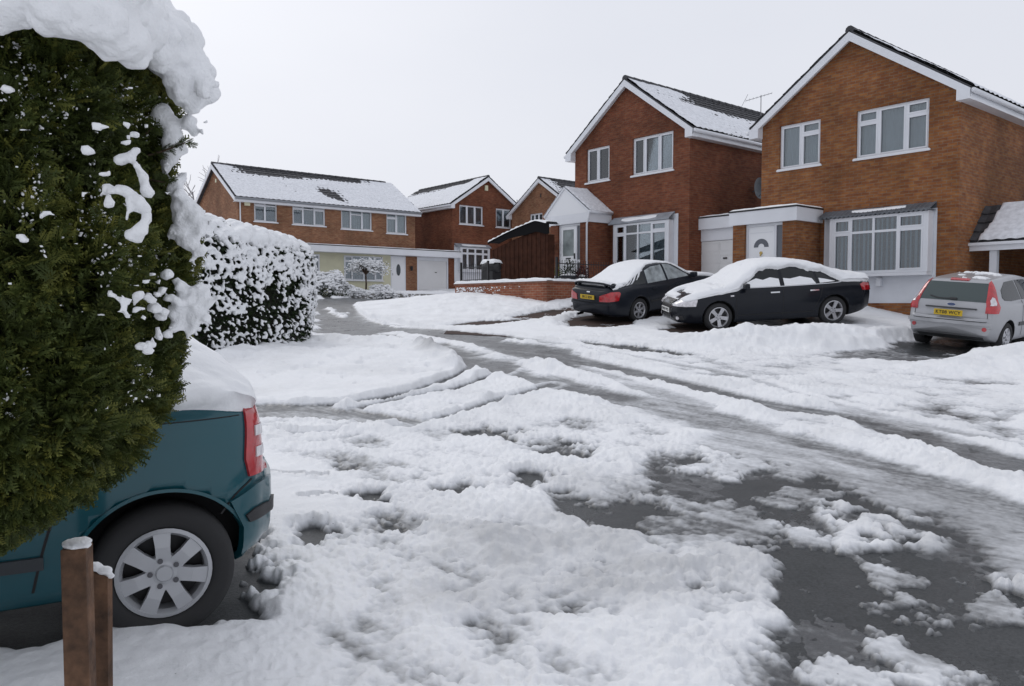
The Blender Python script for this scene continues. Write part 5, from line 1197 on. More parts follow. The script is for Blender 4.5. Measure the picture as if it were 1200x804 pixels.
CS.strip('tailgate_gap',[(-.66,.625),(.66,.625)],.012,'B',GAP); CS.strip('tailgate_gap',[(-.655,.80),(-.665,.63)],.010,'B',GAP); CS.strip('tailgate_gap',[(.655,.80),(.665,.63)],.010,'B',GAP)
CS.patch('bumper_step',[(-.74,.56),(-.74,.605),(.74,.605),(.74,.56)],'B',SIL,off=.045,h=.06)
CS.patch('bumper_valance',[(-.60,.27),(-.60,.33),(.60,.33),(.60,.27)],'B',MATS['dark_grey_plastic'],off=.01,h=.08)
CS.patch('tailgate_handle',[(-.46,.835),(-.46,.862),(.46,.862),(.46,.835)],'B',MATS['dark_grey_plastic'],off=.04,h=.06)
CS.plate('KT08 WCY',.765,x=-1.92)
eh=CS.bvh.ray_cast(Vector((-5,0,.915)),Vector((1,0,0)))[0]
em=MB(); em.prism([(.075*math.cos(t),.03*math.sin(t)) for t in np.linspace(0,2*math.pi,24,endpoint=False)],-.01,.0,ax='yz'); e_=em.build('oval_badge',mat('badge_blue',(.02,.05,.16),.2,coat=1),CS.o); e_.location=(eh.x-.002,0,.915)
e2=MB(); e2.prism([(.085*math.cos(t),.036*math.sin(t)) for t in np.linspace(0,2*math.pi,24,endpoint=False)],-.006,.004,ax='yz'); q=e2.build('badge_rim',CHR,CS.o); q.location=(eh.x-.002,0,.915)
CS.patch('windscreen',[(.86,-.64),(.18,-.5),(.18,.5),(.86,.64)],'T',CGL)
CS.mirror(.62,.93,SIL)
CS.snow(-1.42,-.2,lambda x,T:.84+0*x,lambda x,T:.03+0*x,seed=8,ragged=.1,holes=lambda x,T,n1,n2:.12*n1+.08*n2-.044)
CS.snow(1.0,1.85,lambda x,T:.6+0*x,lambda x,T:.05+0*x,seed=9,name='bonnet_snow')
# ---- teal hatchback beside the near hedge
T_ANG=math.atan2(-.455,-.89); tx_,ty_=place(0,-1.45,3.2,T_ANG,-1.23,.80)
zt_,pt_,rt_=.195,0.0,0.0
TEAL=paint('teal_green_paint',(.002,.066,.086),metal=.2,rough=.35,coat=.9,spec=.2)
specT=dict(paint=TEAL,nose=2.0,tail=-1.66,axles=(1.22,-1.23),w0=.83,wr0=.285,arch=.345,rb=.07,fb=.12,
  zl=[(-1.8,.42),(-1.6,.30),(-1.3,.21),(1.5,.20),(2,.28)],zb=[(-1.8,.90),(-1.3,.94),(0,.91),(.9,.90),(1.5,.82),(2,.66)],
  zt=[(-1.66,.70),(-1.65,.86),(-1.63,.955),(-1.55,1.03),(-1.40,1.13),(-1.15,1.25),(-.9,1.36),(-.4,1.47),(.1,1.42),(.9,1.06),(1.1,.97),(1.6,.86),(2.0,.70)],
  w=[(-1.66,.60),(-1.60,.69),(-1.48,.765),(-1.2,.822),(0,.835),(1.3,.82),(1.7,.77),(2.0,.6)],
  wr=[(-1.66,.55),(-1.5,.53),(-1.3,.52),(-1.0,.56),(-.2,.565),(.4,.60),(1,.72),(1.5,.70),(2.0,.5)])
CT=Car('hatchback_car','teal green hatchback with snow heaped over its rear, half behind the tall conifer hedge',specT,tx_,ty_,T_ANG,zt_,pt_,rt_,group=None)
CT.wheels('cap',.188,m=mat('hubcap_silver',(.42,.43,.45),.35,metal=.3))
for s_ in (-1,1):
    sd='L' if s_>0 else 'R'
    rl=CT.patch3('rear_lamp',[(-1.68,s_*.56,.64),(-1.68,s_*.55,.90),(-1.60,s_*.60,.965),(-1.59,s_*.68,.965),(-1.58,s_*.70,.90),(-1.57,s_*.725,.72),(-1.59,s_*.72,.64)],(.45,-s_,0),REDL,off=.012,h=.02)
    for zz in (.72,.815):
        CT.patch3('reverse_lamp',[(-1.665,s_*.61,zz),(-1.665,s_*.61,zz+.045),(-1.615,s_*.675,zz+.045),(-1.615,s_*.68,zz)],(.45,-s_,0),CLEARL,off=.018,h=.02,par=rl)
    CT.strip('bumper_gap',[(-1.60,.625),(-1.52,.57),(-1.46,.50)],.008,sd,GAP,h=.03)
    CT.patch3('bumper_strip',[(-1.70,s_*.5,.44),(-1.70,s_*.5,.50),(-1.60,s_*.70,.495),(-1.56,s_*.73,.475),(-1.58,s_*.72,.44)],(.45,-s_,0),BLACK,off=.032,h=.03)
    CT.patch3('bumper',[(-1.585,s_*.76,.27),(-1.575,s_*.76,.42),(-1.50,s_*.77,.55),(-1.62,s_*.70,.60),(-1.72,s_*.30,.61),(-1.72,s_*.02,.61),(-1.72,s_*.02,.27)],(.55,-s_,0),TEAL,off=.020,h=.03)
    CT.strip('door_gap',[(-.96,.93),(-.93,.80),(-.86,.64),(-.80,.45),(-.76,.28)],.010,sd,GAP,h=.03)
    CT.strip('side_moulding',[(-.80,.40),(.7,.40)],.05,sd,mat('faded_black_plastic',(.03,.035,.04),.5),off=.014,h=.05)
    CT.strip('waist_line',[(-1.55,.915),(-.5,.90)],.004,sd,GAP,off=.002,h=.04)
    CT.patch('side_window',[(-1.30,1.0),(-1.22,1.15),(-.9,1.33),(-.45,1.37),(-.42,.97),(-.9,.965)],sd,CGL,off=.006)
    CT.patch('side_window',[(-.36,.965),(-.37,1.37),(.0,1.36),(.25,1.29),(.72,1.03),(.72,.965)],sd,CGL,off=.006)
    CT.strip('arch_lip',[(-1.23+.352*math.cos(t),.285+.352*math.sin(t)) for t in np.linspace(-.1,math.pi+.1,16)],.014,sd,TEAL,off=.010,h=.03)
CT.patch('windscreen',[(.86,-.64),(.18,-.5),(.18,.5),(.86,.64)],'T',CGL)
fl=MB(); fl.add([(-1.64,.62,.16),(-1.60,.80,.16),(-1.575,.80,.40),(-1.575,.62,.40)],[(0,1,2,3)]); 
CT.snow(-1.62,1.9,lambda x,T:np.interp(x,[-1.63,-1.58,-1.45,-.7,.8,1.0,1.9],[.60,.575,.56,.57,.6,.58,.6])+0*T,lambda x,T:np.interp(x,[-1.7,-1.45,-1.2,-.8,1.9],[.05,.085,.11,.11,.09])+.03*sstep(.3,.9,np.abs(T)),seed=14,ragged=.035,nx=220,nvv=150)
for (cx,cy,hx_,hy_,an) in ((vx,vy,2.1,.82,V_ANG),(ax_,ay_,2.1,.80,A_ANG),(sx,sy_,1.85,.85,S_ANG)): foot(cx,cy,hx_,hy_,an,soft=.15 if an==V_ANG else .32)
foot(tx_,ty_,1.62,.74,T_ANG,res=-.03,soft=.12)
# ------------------------------------------------------------------ hedges, trees, shrubs
def leaf_mat(name,c1,c2,rough=.6,c3=None):
    m=bpy.data.materials.new(name); m.use_nodes=True; t=m.node_tree; b=t.nodes['Principled BSDF']; Lk=t.links.new
    at=N(t,'ShaderNodeAttribute',attribute_name='tone'); cr=N(t,'ShaderNodeValToRGB'); e=cr.color_ramp.elements; e[0].color=(*c1,1); e[1].color=(*c2,1)
    if c3: x=e.new(.06); x.color=(*c1,1); e[0].color=(*c3,1)
    Lk(at.outputs['Fac'],cr.inputs[0]); Lk(cr.outputs[0],b.inputs['Base Color']); b.inputs['Roughness'].default_value=rough; b.inputs['Specular IOR Level'].default_value=.25
    MATS[name]=m; return m
def instance(tmplV,tmplF,pos,Rm,sc,tone_t=None,tone_i=None):
    """numpy copies of a small template baked in one mesh; Rm (N,3,3)"""
    n=len(pos); V=np.einsum('nij,kj->nki',Rm,tmplV)*sc[:,None,None]+pos[:,None,:]; k=len(tmplV)
    F=(tmplF[None]+(np.arange(n)*k)[:,None,None]).reshape(-1,tmplF.shape[1])
    tone=None
    if tone_t is not None: tone=np.clip(tone_t[None,:]+tone_i[:,None],0,1).ravel()
    return V.reshape(-1,3),F,tone
def frames(d,roll):
    """rotation matrices with local x along d, rolled"""
    d=d/np.linalg.norm(d,axis=1,keepdims=True); up=np.tile([0,0,1.],(len(d),1)); s_=np.cross(up,d); s_/=np.linalg.norm(s_,axis=1,keepdims=True)+1e-9; u=np.cross(d,s_)
    c,s=np.cos(roll)[:,None],np.sin(roll)[:,None]; a=s_*c+u*s; b=np.cross(d,a); return np.stack([d,a,b],-1)
def spray_template(seed=1):
    """flat fan of scale leaves like a cypress spray, unit length, tip along +x"""
    rg_=np.random.default_rng(seed); V=[];F=[];T=[]
    def leaf(p,ang,l,w,t):
        n=len(V); c,s=math.cos(ang),math.sin(ang); z=rg_.normal(0,.012)
        for (a,b) in ((0,-w*.5),(l*.55,-w*.6),(l,0),(l*.55,w*.6),): V.append((p[0]+a*c-b*s,p[1]+a*s+b*c,p[2]+z*a/l+ -.06*(p[0]+a*c)**2))
        V[n]=(p[0],p[1],p[2]); F.append((n,n+1,n+2,n+3)); T.extend([t*.5,t*.8,t,t*.8])
    leaf((0,0,0),0,1.0,.035,.6)
    for k in range(9):
        x=.12+.095*k; L_=.42*(1-.55*(x))**1*(.8+.3*rg_.random())
        for s_ in (-1,1):
            a=s_*R(rg_.uniform(32,48)); leaf((x,0,0),a,L_,.038,.35+.5*x)
            for j in range(3):
                q=.25+.25*j; leaf((x+L_*q*math.cos(a),L_*q*math.sin(a),0),a+s_*R(rg_.uniform(-50,-25))*(1 if j%2 else -1),L_*.42,.036,.5+.45*x)
    return np.array(V),np.array(F),np.array(T)
def remesh_blobs(name,C,Rd,ax,voxel,m,parent,noise=.0,nsc=.05,smooth_it=2,seed=0,amp=None):
    """many overlapping rounded clumps fused into one skin of snow. ax (N,3,3) columns scaled"""
    bm=bmesh.new(); bmesh.ops.create_icosphere(bm,subdivisions=2,radius=1); tv=np.array([v.co[:] for v in bm.verts]); tf=np.array([[v.index for v in f.verts] for f in bm.faces]); bm.free()
    V=np.einsum('nij,kj->nki',ax,tv)*np.asarray(Rd)[:,None,None]
    if noise: 
        V=V*(1+noise*vn((V/np.asarray(Rd)[:,None,None]*1.3+np.arange(len(C))[:,None,None]*3.7).reshape(-1,3),seed).reshape(len(C),-1,1))
    V=(V+np.asarray(C)[:,None,:]).reshape(-1,3); F=(tf[None]+(np.arange(len(C))*len(tv))[:,None,None]).reshape(-1,3)
    o=mesh_obj(name,V,F,m,None)
    md=o.modifiers.new('r','REMESH'); md.mode='VOXEL'; md.voxel_size=voxel; md.use_smooth_shade=True
    if smooth_it: ms=o.modifiers.new('s','SMOOTH'); ms.iterations=smooth_it; ms.factor=.5
    bpy.context.view_layer.update(); nm=bpy.data.meshes.new_from_object(o.evaluated_get(bpy.context.evaluated_depsgraph_get()))
    o.modifiers.clear(); old=o.data; o.data=nm; nm.name=name; bpy.data.meshes.remove(old)
    co=np.zeros(len(nm.vertices)*3,dtype=np.float32); nm.vertices.foreach_get('co',co); co=co.reshape(-1,3).astype(float)
    no=np.zeros(len(nm.vertices)*3,dtype=np.float32); nm.vertices.foreach_get('normal',no); no=no.reshape(-1,3)
    d=vn(co/nsc,seed+3)*.5+vn(co/(nsc*.45),seed+4)*.3; co=co+no*(d*(amp or voxel*.9))[:,None]
    nm.vertices.foreach_set('co',co.astype(np.float32).ravel()); nm.update()
    nm.polygons.foreach_set('use_smooth',np.ones(len(nm.polygons),dtype=bool))
    nm.materials.clear(); nm.materials.append(m); o.parent=parent
    return o
def ellips(n,sx,sy,sz): return np.tile(np.diag([sx,sy,sz])[None],(n,1,1))
# ---------- the tall conifer hedge right beside the camera
HCX,HCY,HRX,HRY=-1.75,2.02,.80,.50
HZ=[.80,.90,.99,1.05,1.13,1.22,1.32,1.42,1.5,1.62,1.73,1.85,1.96,2.06,2.16,2.24,2.30,2.34,2.37]
HXE=[-1.70,-1.50,-1.36,-1.25,-1.13,-1.04,-.965,-.95,-.94,-.915,-.90,-.945,-.975,-.95,-.955,-1.00,-1.12,-1.3,-1.6]
def hedge_r(z): return (pchip(HZ,HXE,z)-HCX)/HRX
def hedge_pt(ph,z,k=1.):
    """ph angle from +x (towards the street) turning to -y (towards the camera)"""
    r=hedge_r(z)*k; q=np.c_[np.cos(ph)*3,np.sin(ph)*3,z*1.6]; bump=1+.06*vn(q*.9,5)+.05*vn(q*2.3,6)
    r=r*bump
    cx=np.sign(np.cos(ph))*np.abs(np.cos(ph))**.75; sy=np.sign(np.sin(ph))*np.abs(np.sin(ph))**.75
    return np.c_[HCX+HRX*r*cx,HCY-HRY*np.clip(r,.0,1.1)**.8*sy,z]
hedge=empty('conifer_hedge',(HCX,HCY,tz(-2.2,2.1))); tag(hedge,'tall dark green conifer hedge capped with drooping snow, filling the left edge','hedge')
HM=Matrix.Translation(-hedge.location)
def rel(o):
    o.data.transform(HM); return o
n=24000; ph=rng.uniform(-1.0,2.75,n); z=rng.uniform(.80,2.33,n); k=rng.choice([1,.97,.92,.86],n,p=[.45,.25,.2,.1])
pos=hedge_pt(ph,z,k); e=.02; nrm=np.cross(hedge_pt(ph+e,z)-hedge_pt(ph-e,z),hedge_pt(ph,z+e)-hedge_pt(ph,z-e)); nrm/=np.linalg.norm(nrm,axis=1,keepdims=True)+1e-9
out=pos-np.array([HCX,HCY,0]); out[:,2]=0; nrm[np.sum(nrm*out,1)<0]*=-1
tang=rng.normal(0,1,(n,3)); d=nrm*.75+np.array([0,0,.35])+tang*.42
low=sstep(1.35,1.0,z)*0; d[:,2]-=.45*(z<1.25)
sc=rng.uniform(.045,.095,n)
SV,SF_,ST=spray_template(1)
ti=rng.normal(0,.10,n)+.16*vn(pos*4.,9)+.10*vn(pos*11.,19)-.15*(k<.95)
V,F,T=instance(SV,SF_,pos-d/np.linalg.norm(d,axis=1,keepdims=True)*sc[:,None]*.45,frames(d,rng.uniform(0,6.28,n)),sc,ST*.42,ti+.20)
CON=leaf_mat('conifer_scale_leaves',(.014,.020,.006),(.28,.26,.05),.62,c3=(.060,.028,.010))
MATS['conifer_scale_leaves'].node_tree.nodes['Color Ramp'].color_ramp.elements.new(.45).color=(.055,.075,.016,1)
o=mesh_obj('foliage',V,F,CON,hedge,attrs={'tone':T}); rel(o)
# added dark core shell inside the foliage, there to block daylight
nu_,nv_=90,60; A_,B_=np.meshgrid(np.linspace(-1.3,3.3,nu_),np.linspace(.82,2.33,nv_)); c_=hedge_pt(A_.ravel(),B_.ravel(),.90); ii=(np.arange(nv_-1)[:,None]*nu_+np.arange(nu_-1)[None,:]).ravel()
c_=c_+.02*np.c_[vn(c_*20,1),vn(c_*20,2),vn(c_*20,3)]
rel(mesh_obj('light_block_core',c_,np.c_[ii,ii+1,ii+nu_+1,ii+nu_],mat('core_dark',(.012,.013,.007),.9,var=(30,.5),bump=(60,1,.02)),hedge))
mb=MB(); mb.tube([(-1.8,2.05,.1),(-1.78,2.05,.6),(-1.8,2.06,1.2),(-1.8,2.05,2.2)],[.09,.08,.06,.02],10)
for k_ in range(10):
    a=rng.uniform(0,6.28); mb.tube([(-1.79,2.05,.55+.05*k_),(-1.79+.25*math.cos(a),2.05+.18*math.sin(a),.8+.06*k_),(-1.79+.45*math.cos(a),2.05+.28*math.sin(a),1.1+.06*k_)],[.03,.022,.01],6)
rel(mb.build('trunk',mat('bark_brown',(.07,.045,.03),.9,bump=(25,.8,.02)),hedge,smooth=True))
# twigs poking out to the street side
tw=[]
tb=[]
for (z0_,L_,up_) in ((1.975,.17,.035),(1.93,.12,-.02),(2.01,.09,.04),(1.87,.08,.01),(1.66,.08,-.04)):
    p0=np.array([-1.0,2.05,z0_]); p1=p0+np.array([L_*.6,-.03,up_*.5]); p2=p0+np.array([L_,-.05,up_]); mb=MB(); mb.tube([p0,p1,p2],[.004,.003,.0015],5); rel(mb.build('twig',MATS['bark_brown'],hedge))
    for t in np.linspace(.3,1,8): tw.append(p0+(p2-p0)*t)
tw=np.array(tw); tw=np.repeat(tw,4,0); m_=len(tw); dd=np.c_[rng.uniform(.3,1,m_),rng.normal(0,.5,m_),rng.normal(.1,.35,m_)]
V,F,T=instance(SV,SF_,tw,frames(dd,rng.uniform(0,6.28,m_)),rng.uniform(.018,.034,m_),ST*.5,np.full(m_,.05)); rel(mesh_obj('foliage_sprig',V,F,CON,hedge,attrs={'tone':T}))
# --- snow: cap, shoulder, hanging lobes and clumps
def at(px,py,Y):
    c,s=math.cos(PITCH),math.sin(PITCH); u=(px-600)/FPX; v=(402-py)/FPX; r=np.array([u,c+v*s,-s+v*c]); return np.array([0,0,HCAM])+r*(Y/r[1])
C=[];Q=[];AX=[]
def blob(p,r,sx=1,sy=1,sz=.75): C.append(p);Q.append(r);AX.append(np.diag([sx,sy,sz]))
for _ in range(420):           # cap over the whole top
    a=rng.uniform(0,6.28); rr_=math.sqrt(rng.random()); zc_=2.36-.12*rr_**3
    p=np.array([HCX+.02+HRX*.88*rr_*math.cos(a),HCY-HRY*.95*rr_*math.sin(a),zc_+rng.normal(0,.02)]); p[2]+=.05; blob(p,rng.uniform(.07,.13))
lowb=[(-60,30),(0,33),(30,30),(46,26),(63,42),(90,44),(114,50),(127,72),(140,70),(152,80),(169,68),(185,78),(199,92),(207,112),(220,131),(230,125)]
lbx=[q[0] for q in lowb]; lby=[q[1] for q in lowb]
for px in range(-60,236,5):
    Y=1.54+.47*float(sstep(110,225,np.array(px))); b0=np.interp(px,lbx,lby)+random.gauss(0,3); top=np.interp(px,[-60,120,178,205,222,236],[-90,-60,0,26,48,80])
    y=b0
    while y>top:
        r_=random.uniform(.022,.05)*(1 if px>150 else 1.15); r_=min(r_,max(.016,(y-top)*Y/913*.6)); pr=r_*913/Y
        blob(at(px+random.gauss(0,3),y-pr,Y+.01+.02*random.random()+max(0,(b0-y))*.0011),r_,1.05,1,.9); y-=pr*.8
for px,py,r_ in [(214,60,.05),(224,75,.045),(228,92,.04),(230,104,.035),(226,116,.03),(218,100,.045),(206,80,.05),(212,45,.04),(200,30,.05),(196,60,.06),(222,128,.018),(236,98,.02),(231,84,.025),(186,22,.05)]:
    blob(at(px,py,2.02),r_,1,1,.95)
    for _ in range(4): blob(at(px+rng.normal(0,8),py+rng.normal(0,8),2.02+rng.normal(0,.03)),r_*rng.uniform(.3,.6),1,1,.9)
edge=[(190,138,.030),(198,150,.028),(202,165,.027),(201,180,.024),(222,143,.022),(227,153,.014),(200,190,.016),(216,175,.010),(195,196,.016),(212,205,.012),(212,210,.016),(205,215,.017),(207,228,.024),(214,240,.028),(222,250,.026),(230,256,.020),(210,255,.017),(225,265,.018),(216,272,.022),(232,248,.012),
  (240,262,.012),(228,280,.016),(236,292,.012),(203,276,.012),(212,284,.013),(220,290,.013),(198,278,.010),(236,270,.014),(245,258,.010),(228,300,.010)]
for px,py,r_ in edge:
    blob(at(px,py,2.06),r_*1.0,1,1,1)
    for _ in range(4): blob(at(px+rng.normal(0,3.5),py+rng.normal(0,4.5),2.06+rng.normal(0,.012)),r_*rng.uniform(.35,.7),1,1,1)
def drape(pts,r0,r1,Y=1.6,n=14):
    pts=crm(pts,6); L_=len(pts)
    for i,p in enumerate(pts):
        t=i/(L_-1); blob(at(p[0]+rng.normal(0,1.5),p[1]+rng.normal(0,1.5),Y+.036+rng.normal(0,.008)),(r0+(r1-r0)*t)*rng.uniform(.45,1.1),1,1,.9)
surfY=lambda px:1.545+.45*sstep(120,230,px)
drape([(115,228),(125,224),(137,222),(150,225),(160,232),(168,240),(172,252),(170,262),(162,272),(156,277)],.007,.017,surfY(150))
drape([(128,232),(130,240),(128,230)],.006,.008,surfY(128)); drape([(146,235),(150,245),(150,254)],.008,.006,surfY(148))
drape([(138,188),(150,184),(158,192),(165,205),(170,215),(170,226)],.007,.013,surfY(158)); drape([(152,180),(162,176)],.007,.008,surfY(158))
for px,py,r_ in [(150,145,.013),(159,158,.012),(146,167,.012),(150,161,.009),(118,147,.010),(125,149,.008),(110,145,.008),(104,176,.011),(104,128,.007),(100,104,.005),(101,113,.006),(152,104,.008),(160,103,.007),(148,105,.008),(5,104,.011),(4,120,.007),(59,157,.007),(112,152,.010),(122,166,.007),(25,152,.006),(32,152,.007),(128,203,.008),(122,205,.008),(112,220,.008),(98,228,.006),(105,225,.006),
   (55,250,.012),(48,254,.008),(62,252,.008),(24,276,.008),(28,282,.007),(94,258,.008),(88,286,.006),(165,300,.010),(35,305,.005),(12,332,.006),(118,118,.004),(179,145,.009),(172,148,.008),(186,150,.007),(170,330,.012),(160,335,.008),(185,345,.012),(180,322,.008),(135,340,.006),(20,195,.006),(60,195,.005),(150,380,.006),(125,478,.007),(150,460,.009),(155,463,.008),(160,468,.006),(92,590,.004),(196,226,.010)]:
    Y=surfY(px)+.012; r_*=.85; blob(at(px,py,Y),r_,1.2,1,.8); 
    for _ in range(2): blob(at(px+rng.normal(0,r_*300),py+rng.normal(0,r_*150),Y),r_*rng.uniform(.4,.7),1,1,.8)
for px,py,r_ in [(150,352,.012),(162,347,.012),(175,350,.014),(182,362,.018),(190,372,.016),(198,350,.014),(205,362,.018),(212,372,.018),(218,340,.018),(226,352,.020),(232,362,.020),(238,345,.016),(230,376,.018),(222,388,.014),(205,385,.014),(196,392,.012),(186,395,.010),(172,410,.016),(166,406,.013),(178,404,.012),(150,372,.009),(143,362,.008),(130,345,.006),(212,350,.014),(190,340,.012),(240,372,.014),(235,335,.013),(244,355,.012),(208,330,.014),(196,322,.013),(186,330,.01),(142,350,.008),(157,362,.009),(168,372,.01)]:
    Y=1.72+.32*sstep(140,215,px); blob(at(px,py,Y),r_*1.05,1.1,1,.8)
    for _ in range(3): blob(at(px+rng.normal(0,5),py+rng.normal(0,5),Y+rng.normal(0,.01)),r_*rng.uniform(.4,.75),1,1,.8)
# tiny crumbs caught in the foliage
m_=150; ph_=rng.uniform(-.6,1.9,m_); z_=rng.uniform(1.3,2.15,m_); pp=hedge_pt(ph_,z_,1.035)
for p in pp: blob(p,rng.uniform(.0025,.006),1.4,1.4,.8)
bm=bmesh.new(); bmesh.ops.create_icosphere(bm,subdivisions=1,radius=1); tv=np.array([v.co[:] for v in bm.verts]); tf=np.array([[v.index for v in f.verts] for f in bm.faces]); bm.free()
ph_=rng.uniform(-.5,1.45,5200); z_=rng.uniform(1.35,2.15,5200); dq=hedge_pt(ph_,z_,1.015); mk=fbm(np.c_[ph_*.8,z_],.13,3,88)+.25*(z_-1.75)-.12*(ph_-.5); kq=mk>.20; dq=dq[kq]; nq=len(dq)
Rq=frames(rng.normal(0,1,(nq,3)),rng.uniform(0,6.28,nq)); V,F,_=instance(tv*np.array([1.7,1.0,.8]),tf,dq,Rq,rng.uniform(.001,.0036,nq)); rel(mesh_obj('snow_dusting',V,F,SNOWF,hedge,smooth=True))
snowcap=remesh_blobs('snow',C,Q,np.array(AX),.0072,mat('snow_fresh',(.83,.84,.855),.6,spec=.3,bump=(90,.7,.008)),hedge,noise=.35,nsc=.034,smooth_it=1,seed=3,amp=.0115); rel(snowcap)
# ---------- the rounded snowy hedge behind
G1=np.array(G(212,432)); G2=np.array(G(352,398)); 
hx0=np.array([-6.3,12.1]); hx1=np.array([-4.1,15.6]); hd=(hx1-hx0)/np.linalg.norm(hx1-hx0); hn=np.array([hd[1],-hd[0]])   # hn points to the road
HL=np.linalg.norm(hx1-hx0); mc=(hx0+hx1)/2-hn*.75
h2=empty('evergreen_hedge',(mc[0],mc[1],tz(*mc))); tag(h2,'rounded evergreen hedge with every leaf loaded with snow, beside the bend of the road','hedge')
hb=tz(*mc)-.25
def h2pt(a,t,k=1.):
    """a: 0..1 round the plan (superellipse), t: 0 ground .. 1 crest"""
    th=a*2*math.pi; cu=np.sign(np.cos(th))*np.abs(np.cos(th))**.7; su=np.sign(np.sin(th))*np.abs(np.sin(th))**.7
    prof=np.where(t<.8,(.93+.09*np.sin(t/.8*math.pi*.8)),1.0)*np.where(t>.78,np.sqrt(np.clip(1-((t-.78)/.225)**2*.96,0,1)),1.)
    lu=(HL/2+.55)*cu*prof*k; lv=.95*su*prof*k; q=np.c_[cu*2,su*2,t*2.]; b=1+.04*vn(q*1.1,15)+.03*vn(q*3,16); 
    H_=2.62+.10*(.5-.5*cu)-.06*cu
    return np.c_[mc[0]+hd[0]*lu*b+hn[0]*lv*b,mc[1]+hd[1]*lu*b+hn[1]*lv*b,hb+t*H_*(.98+.02*k)+.0*b]
def h2n(a,t):
    e=.004; n_=np.cross(h2pt(a+e,t)-h2pt(a-e,t),h2pt(a,np.clip(t+e,0,1))-h2pt(a,t-e)); n_/=np.linalg.norm(n_,axis=1,keepdims=True)+1e-9
    o_=h2pt(a,t)-np.array([mc[0],mc[1],hb+1.2]); n_[np.sum(n_*o_,1)<0]*=-1; return n_
MV=Matrix.Translation(-h2.location)
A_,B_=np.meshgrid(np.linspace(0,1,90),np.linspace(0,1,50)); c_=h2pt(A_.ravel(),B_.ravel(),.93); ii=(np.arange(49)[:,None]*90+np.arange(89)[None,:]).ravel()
mesh_obj('light_block_core',c_,np.c_[ii,ii+1,ii+91,ii+90],MATS['core_dark'],h2).data.transform(MV)  # added dark shell, keeps daylight from coming through this hedge
def evena(n):
    q=np.linspace(0,1,4001); P_=h2pt(q,np.full(4001,.4)); L_=np.r_[0,np.cumsum(np.linalg.norm(np.diff(P_,axis=0),axis=1))]; return np.interp(rng.random(n)*L_[-1],L_,q)
n=16000; a=evena(n); t=rng.uniform(0,1,n)**.9; pos=h2pt(a,t,rng.uniform(.93,1.0,n)); nr=h2n(a,t)
LV=np.array([(0,0,0),(.45,-.24,.02),(1,0,-.08),(.45,.24,.02)]); LF=np.array([[0,1,2,3]]); d=nr*.8+rng.normal(0,.55,(n,3))+np.array([0,0,-.25])
V,F,T=instance(LV,LF,pos,frames(d,rng.uniform(0,6.28,n)),rng.uniform(.06,.11,n),np.array([.3,.5,.6,.5]),rng.normal(0,.2,n))
mesh_obj('foliage',V,F,leaf_mat('laurel_leaf',(.007,.013,.006),(.030,.048,.016),.4),h2,attrs={'tone':T}).data.transform(MV)
n=15000; a=evena(n); t=rng.uniform(.02,.97,n); p=h2pt(a,t,1.0); nr=h2n(a,t)
# fewer clumps low down and in ragged patches
clm=fbm(np.c_[a*14,t*2.8],.55,3,71)*.5+fbm(np.c_[a*14,t*2.8],.17,2,72)*.35+.60*(t-.48); kp=clm>-.13+.16*rng.normal(0,1,n); p=p[kp];nr=nr[kp];t=t[kp]; m_=len(p)
p=p+nr*rng.uniform(0,.07,m_)[:,None]; dr=nr*.75+np.array([0,0,-.65])+rng.normal(0,.28,(m_,3)); Fm=frames(dr,rng.uniform(0,6.28,m_)); S_=np.stack([rng.uniform(1.1,1.9,m_),rng.uniform(.6,.95,m_),rng.uniform(.55,.8,m_)],-1); AXm=Fm*S_[:,None,:]
Rd=rng.uniform(.017,.036,m_)*(.85+.4*t)
# cap
k2=700; a2=rng.random(k2); t2=rng.uniform(.87,1.0,k2); p2=h2pt(a2,t2,rng.uniform(.2,1.0,k2)**.5); p2[:,2]+=.04; 
p3=h2pt(rng.random(260),np.full(260,.9),.97); p3[:,2]+=rng.normal(0,.05,260)
Cc=np.vstack([p,p2,p3]); Rr_=np.r_[Rd,rng.uniform(.13,.20,k2),rng.uniform(.10,.16,260)]; AXc=np.concatenate([AXm,ellips(k2,1,1,.8),ellips(260,1,1,.9)])
s2=remesh_blobs('snow',Cc,Rr_,AXc,.0175,MATS['snow_fresh'],h2,noise=.25,nsc=.09,smooth_it=1,seed=8,amp=.022); s2.data.transform(MV)
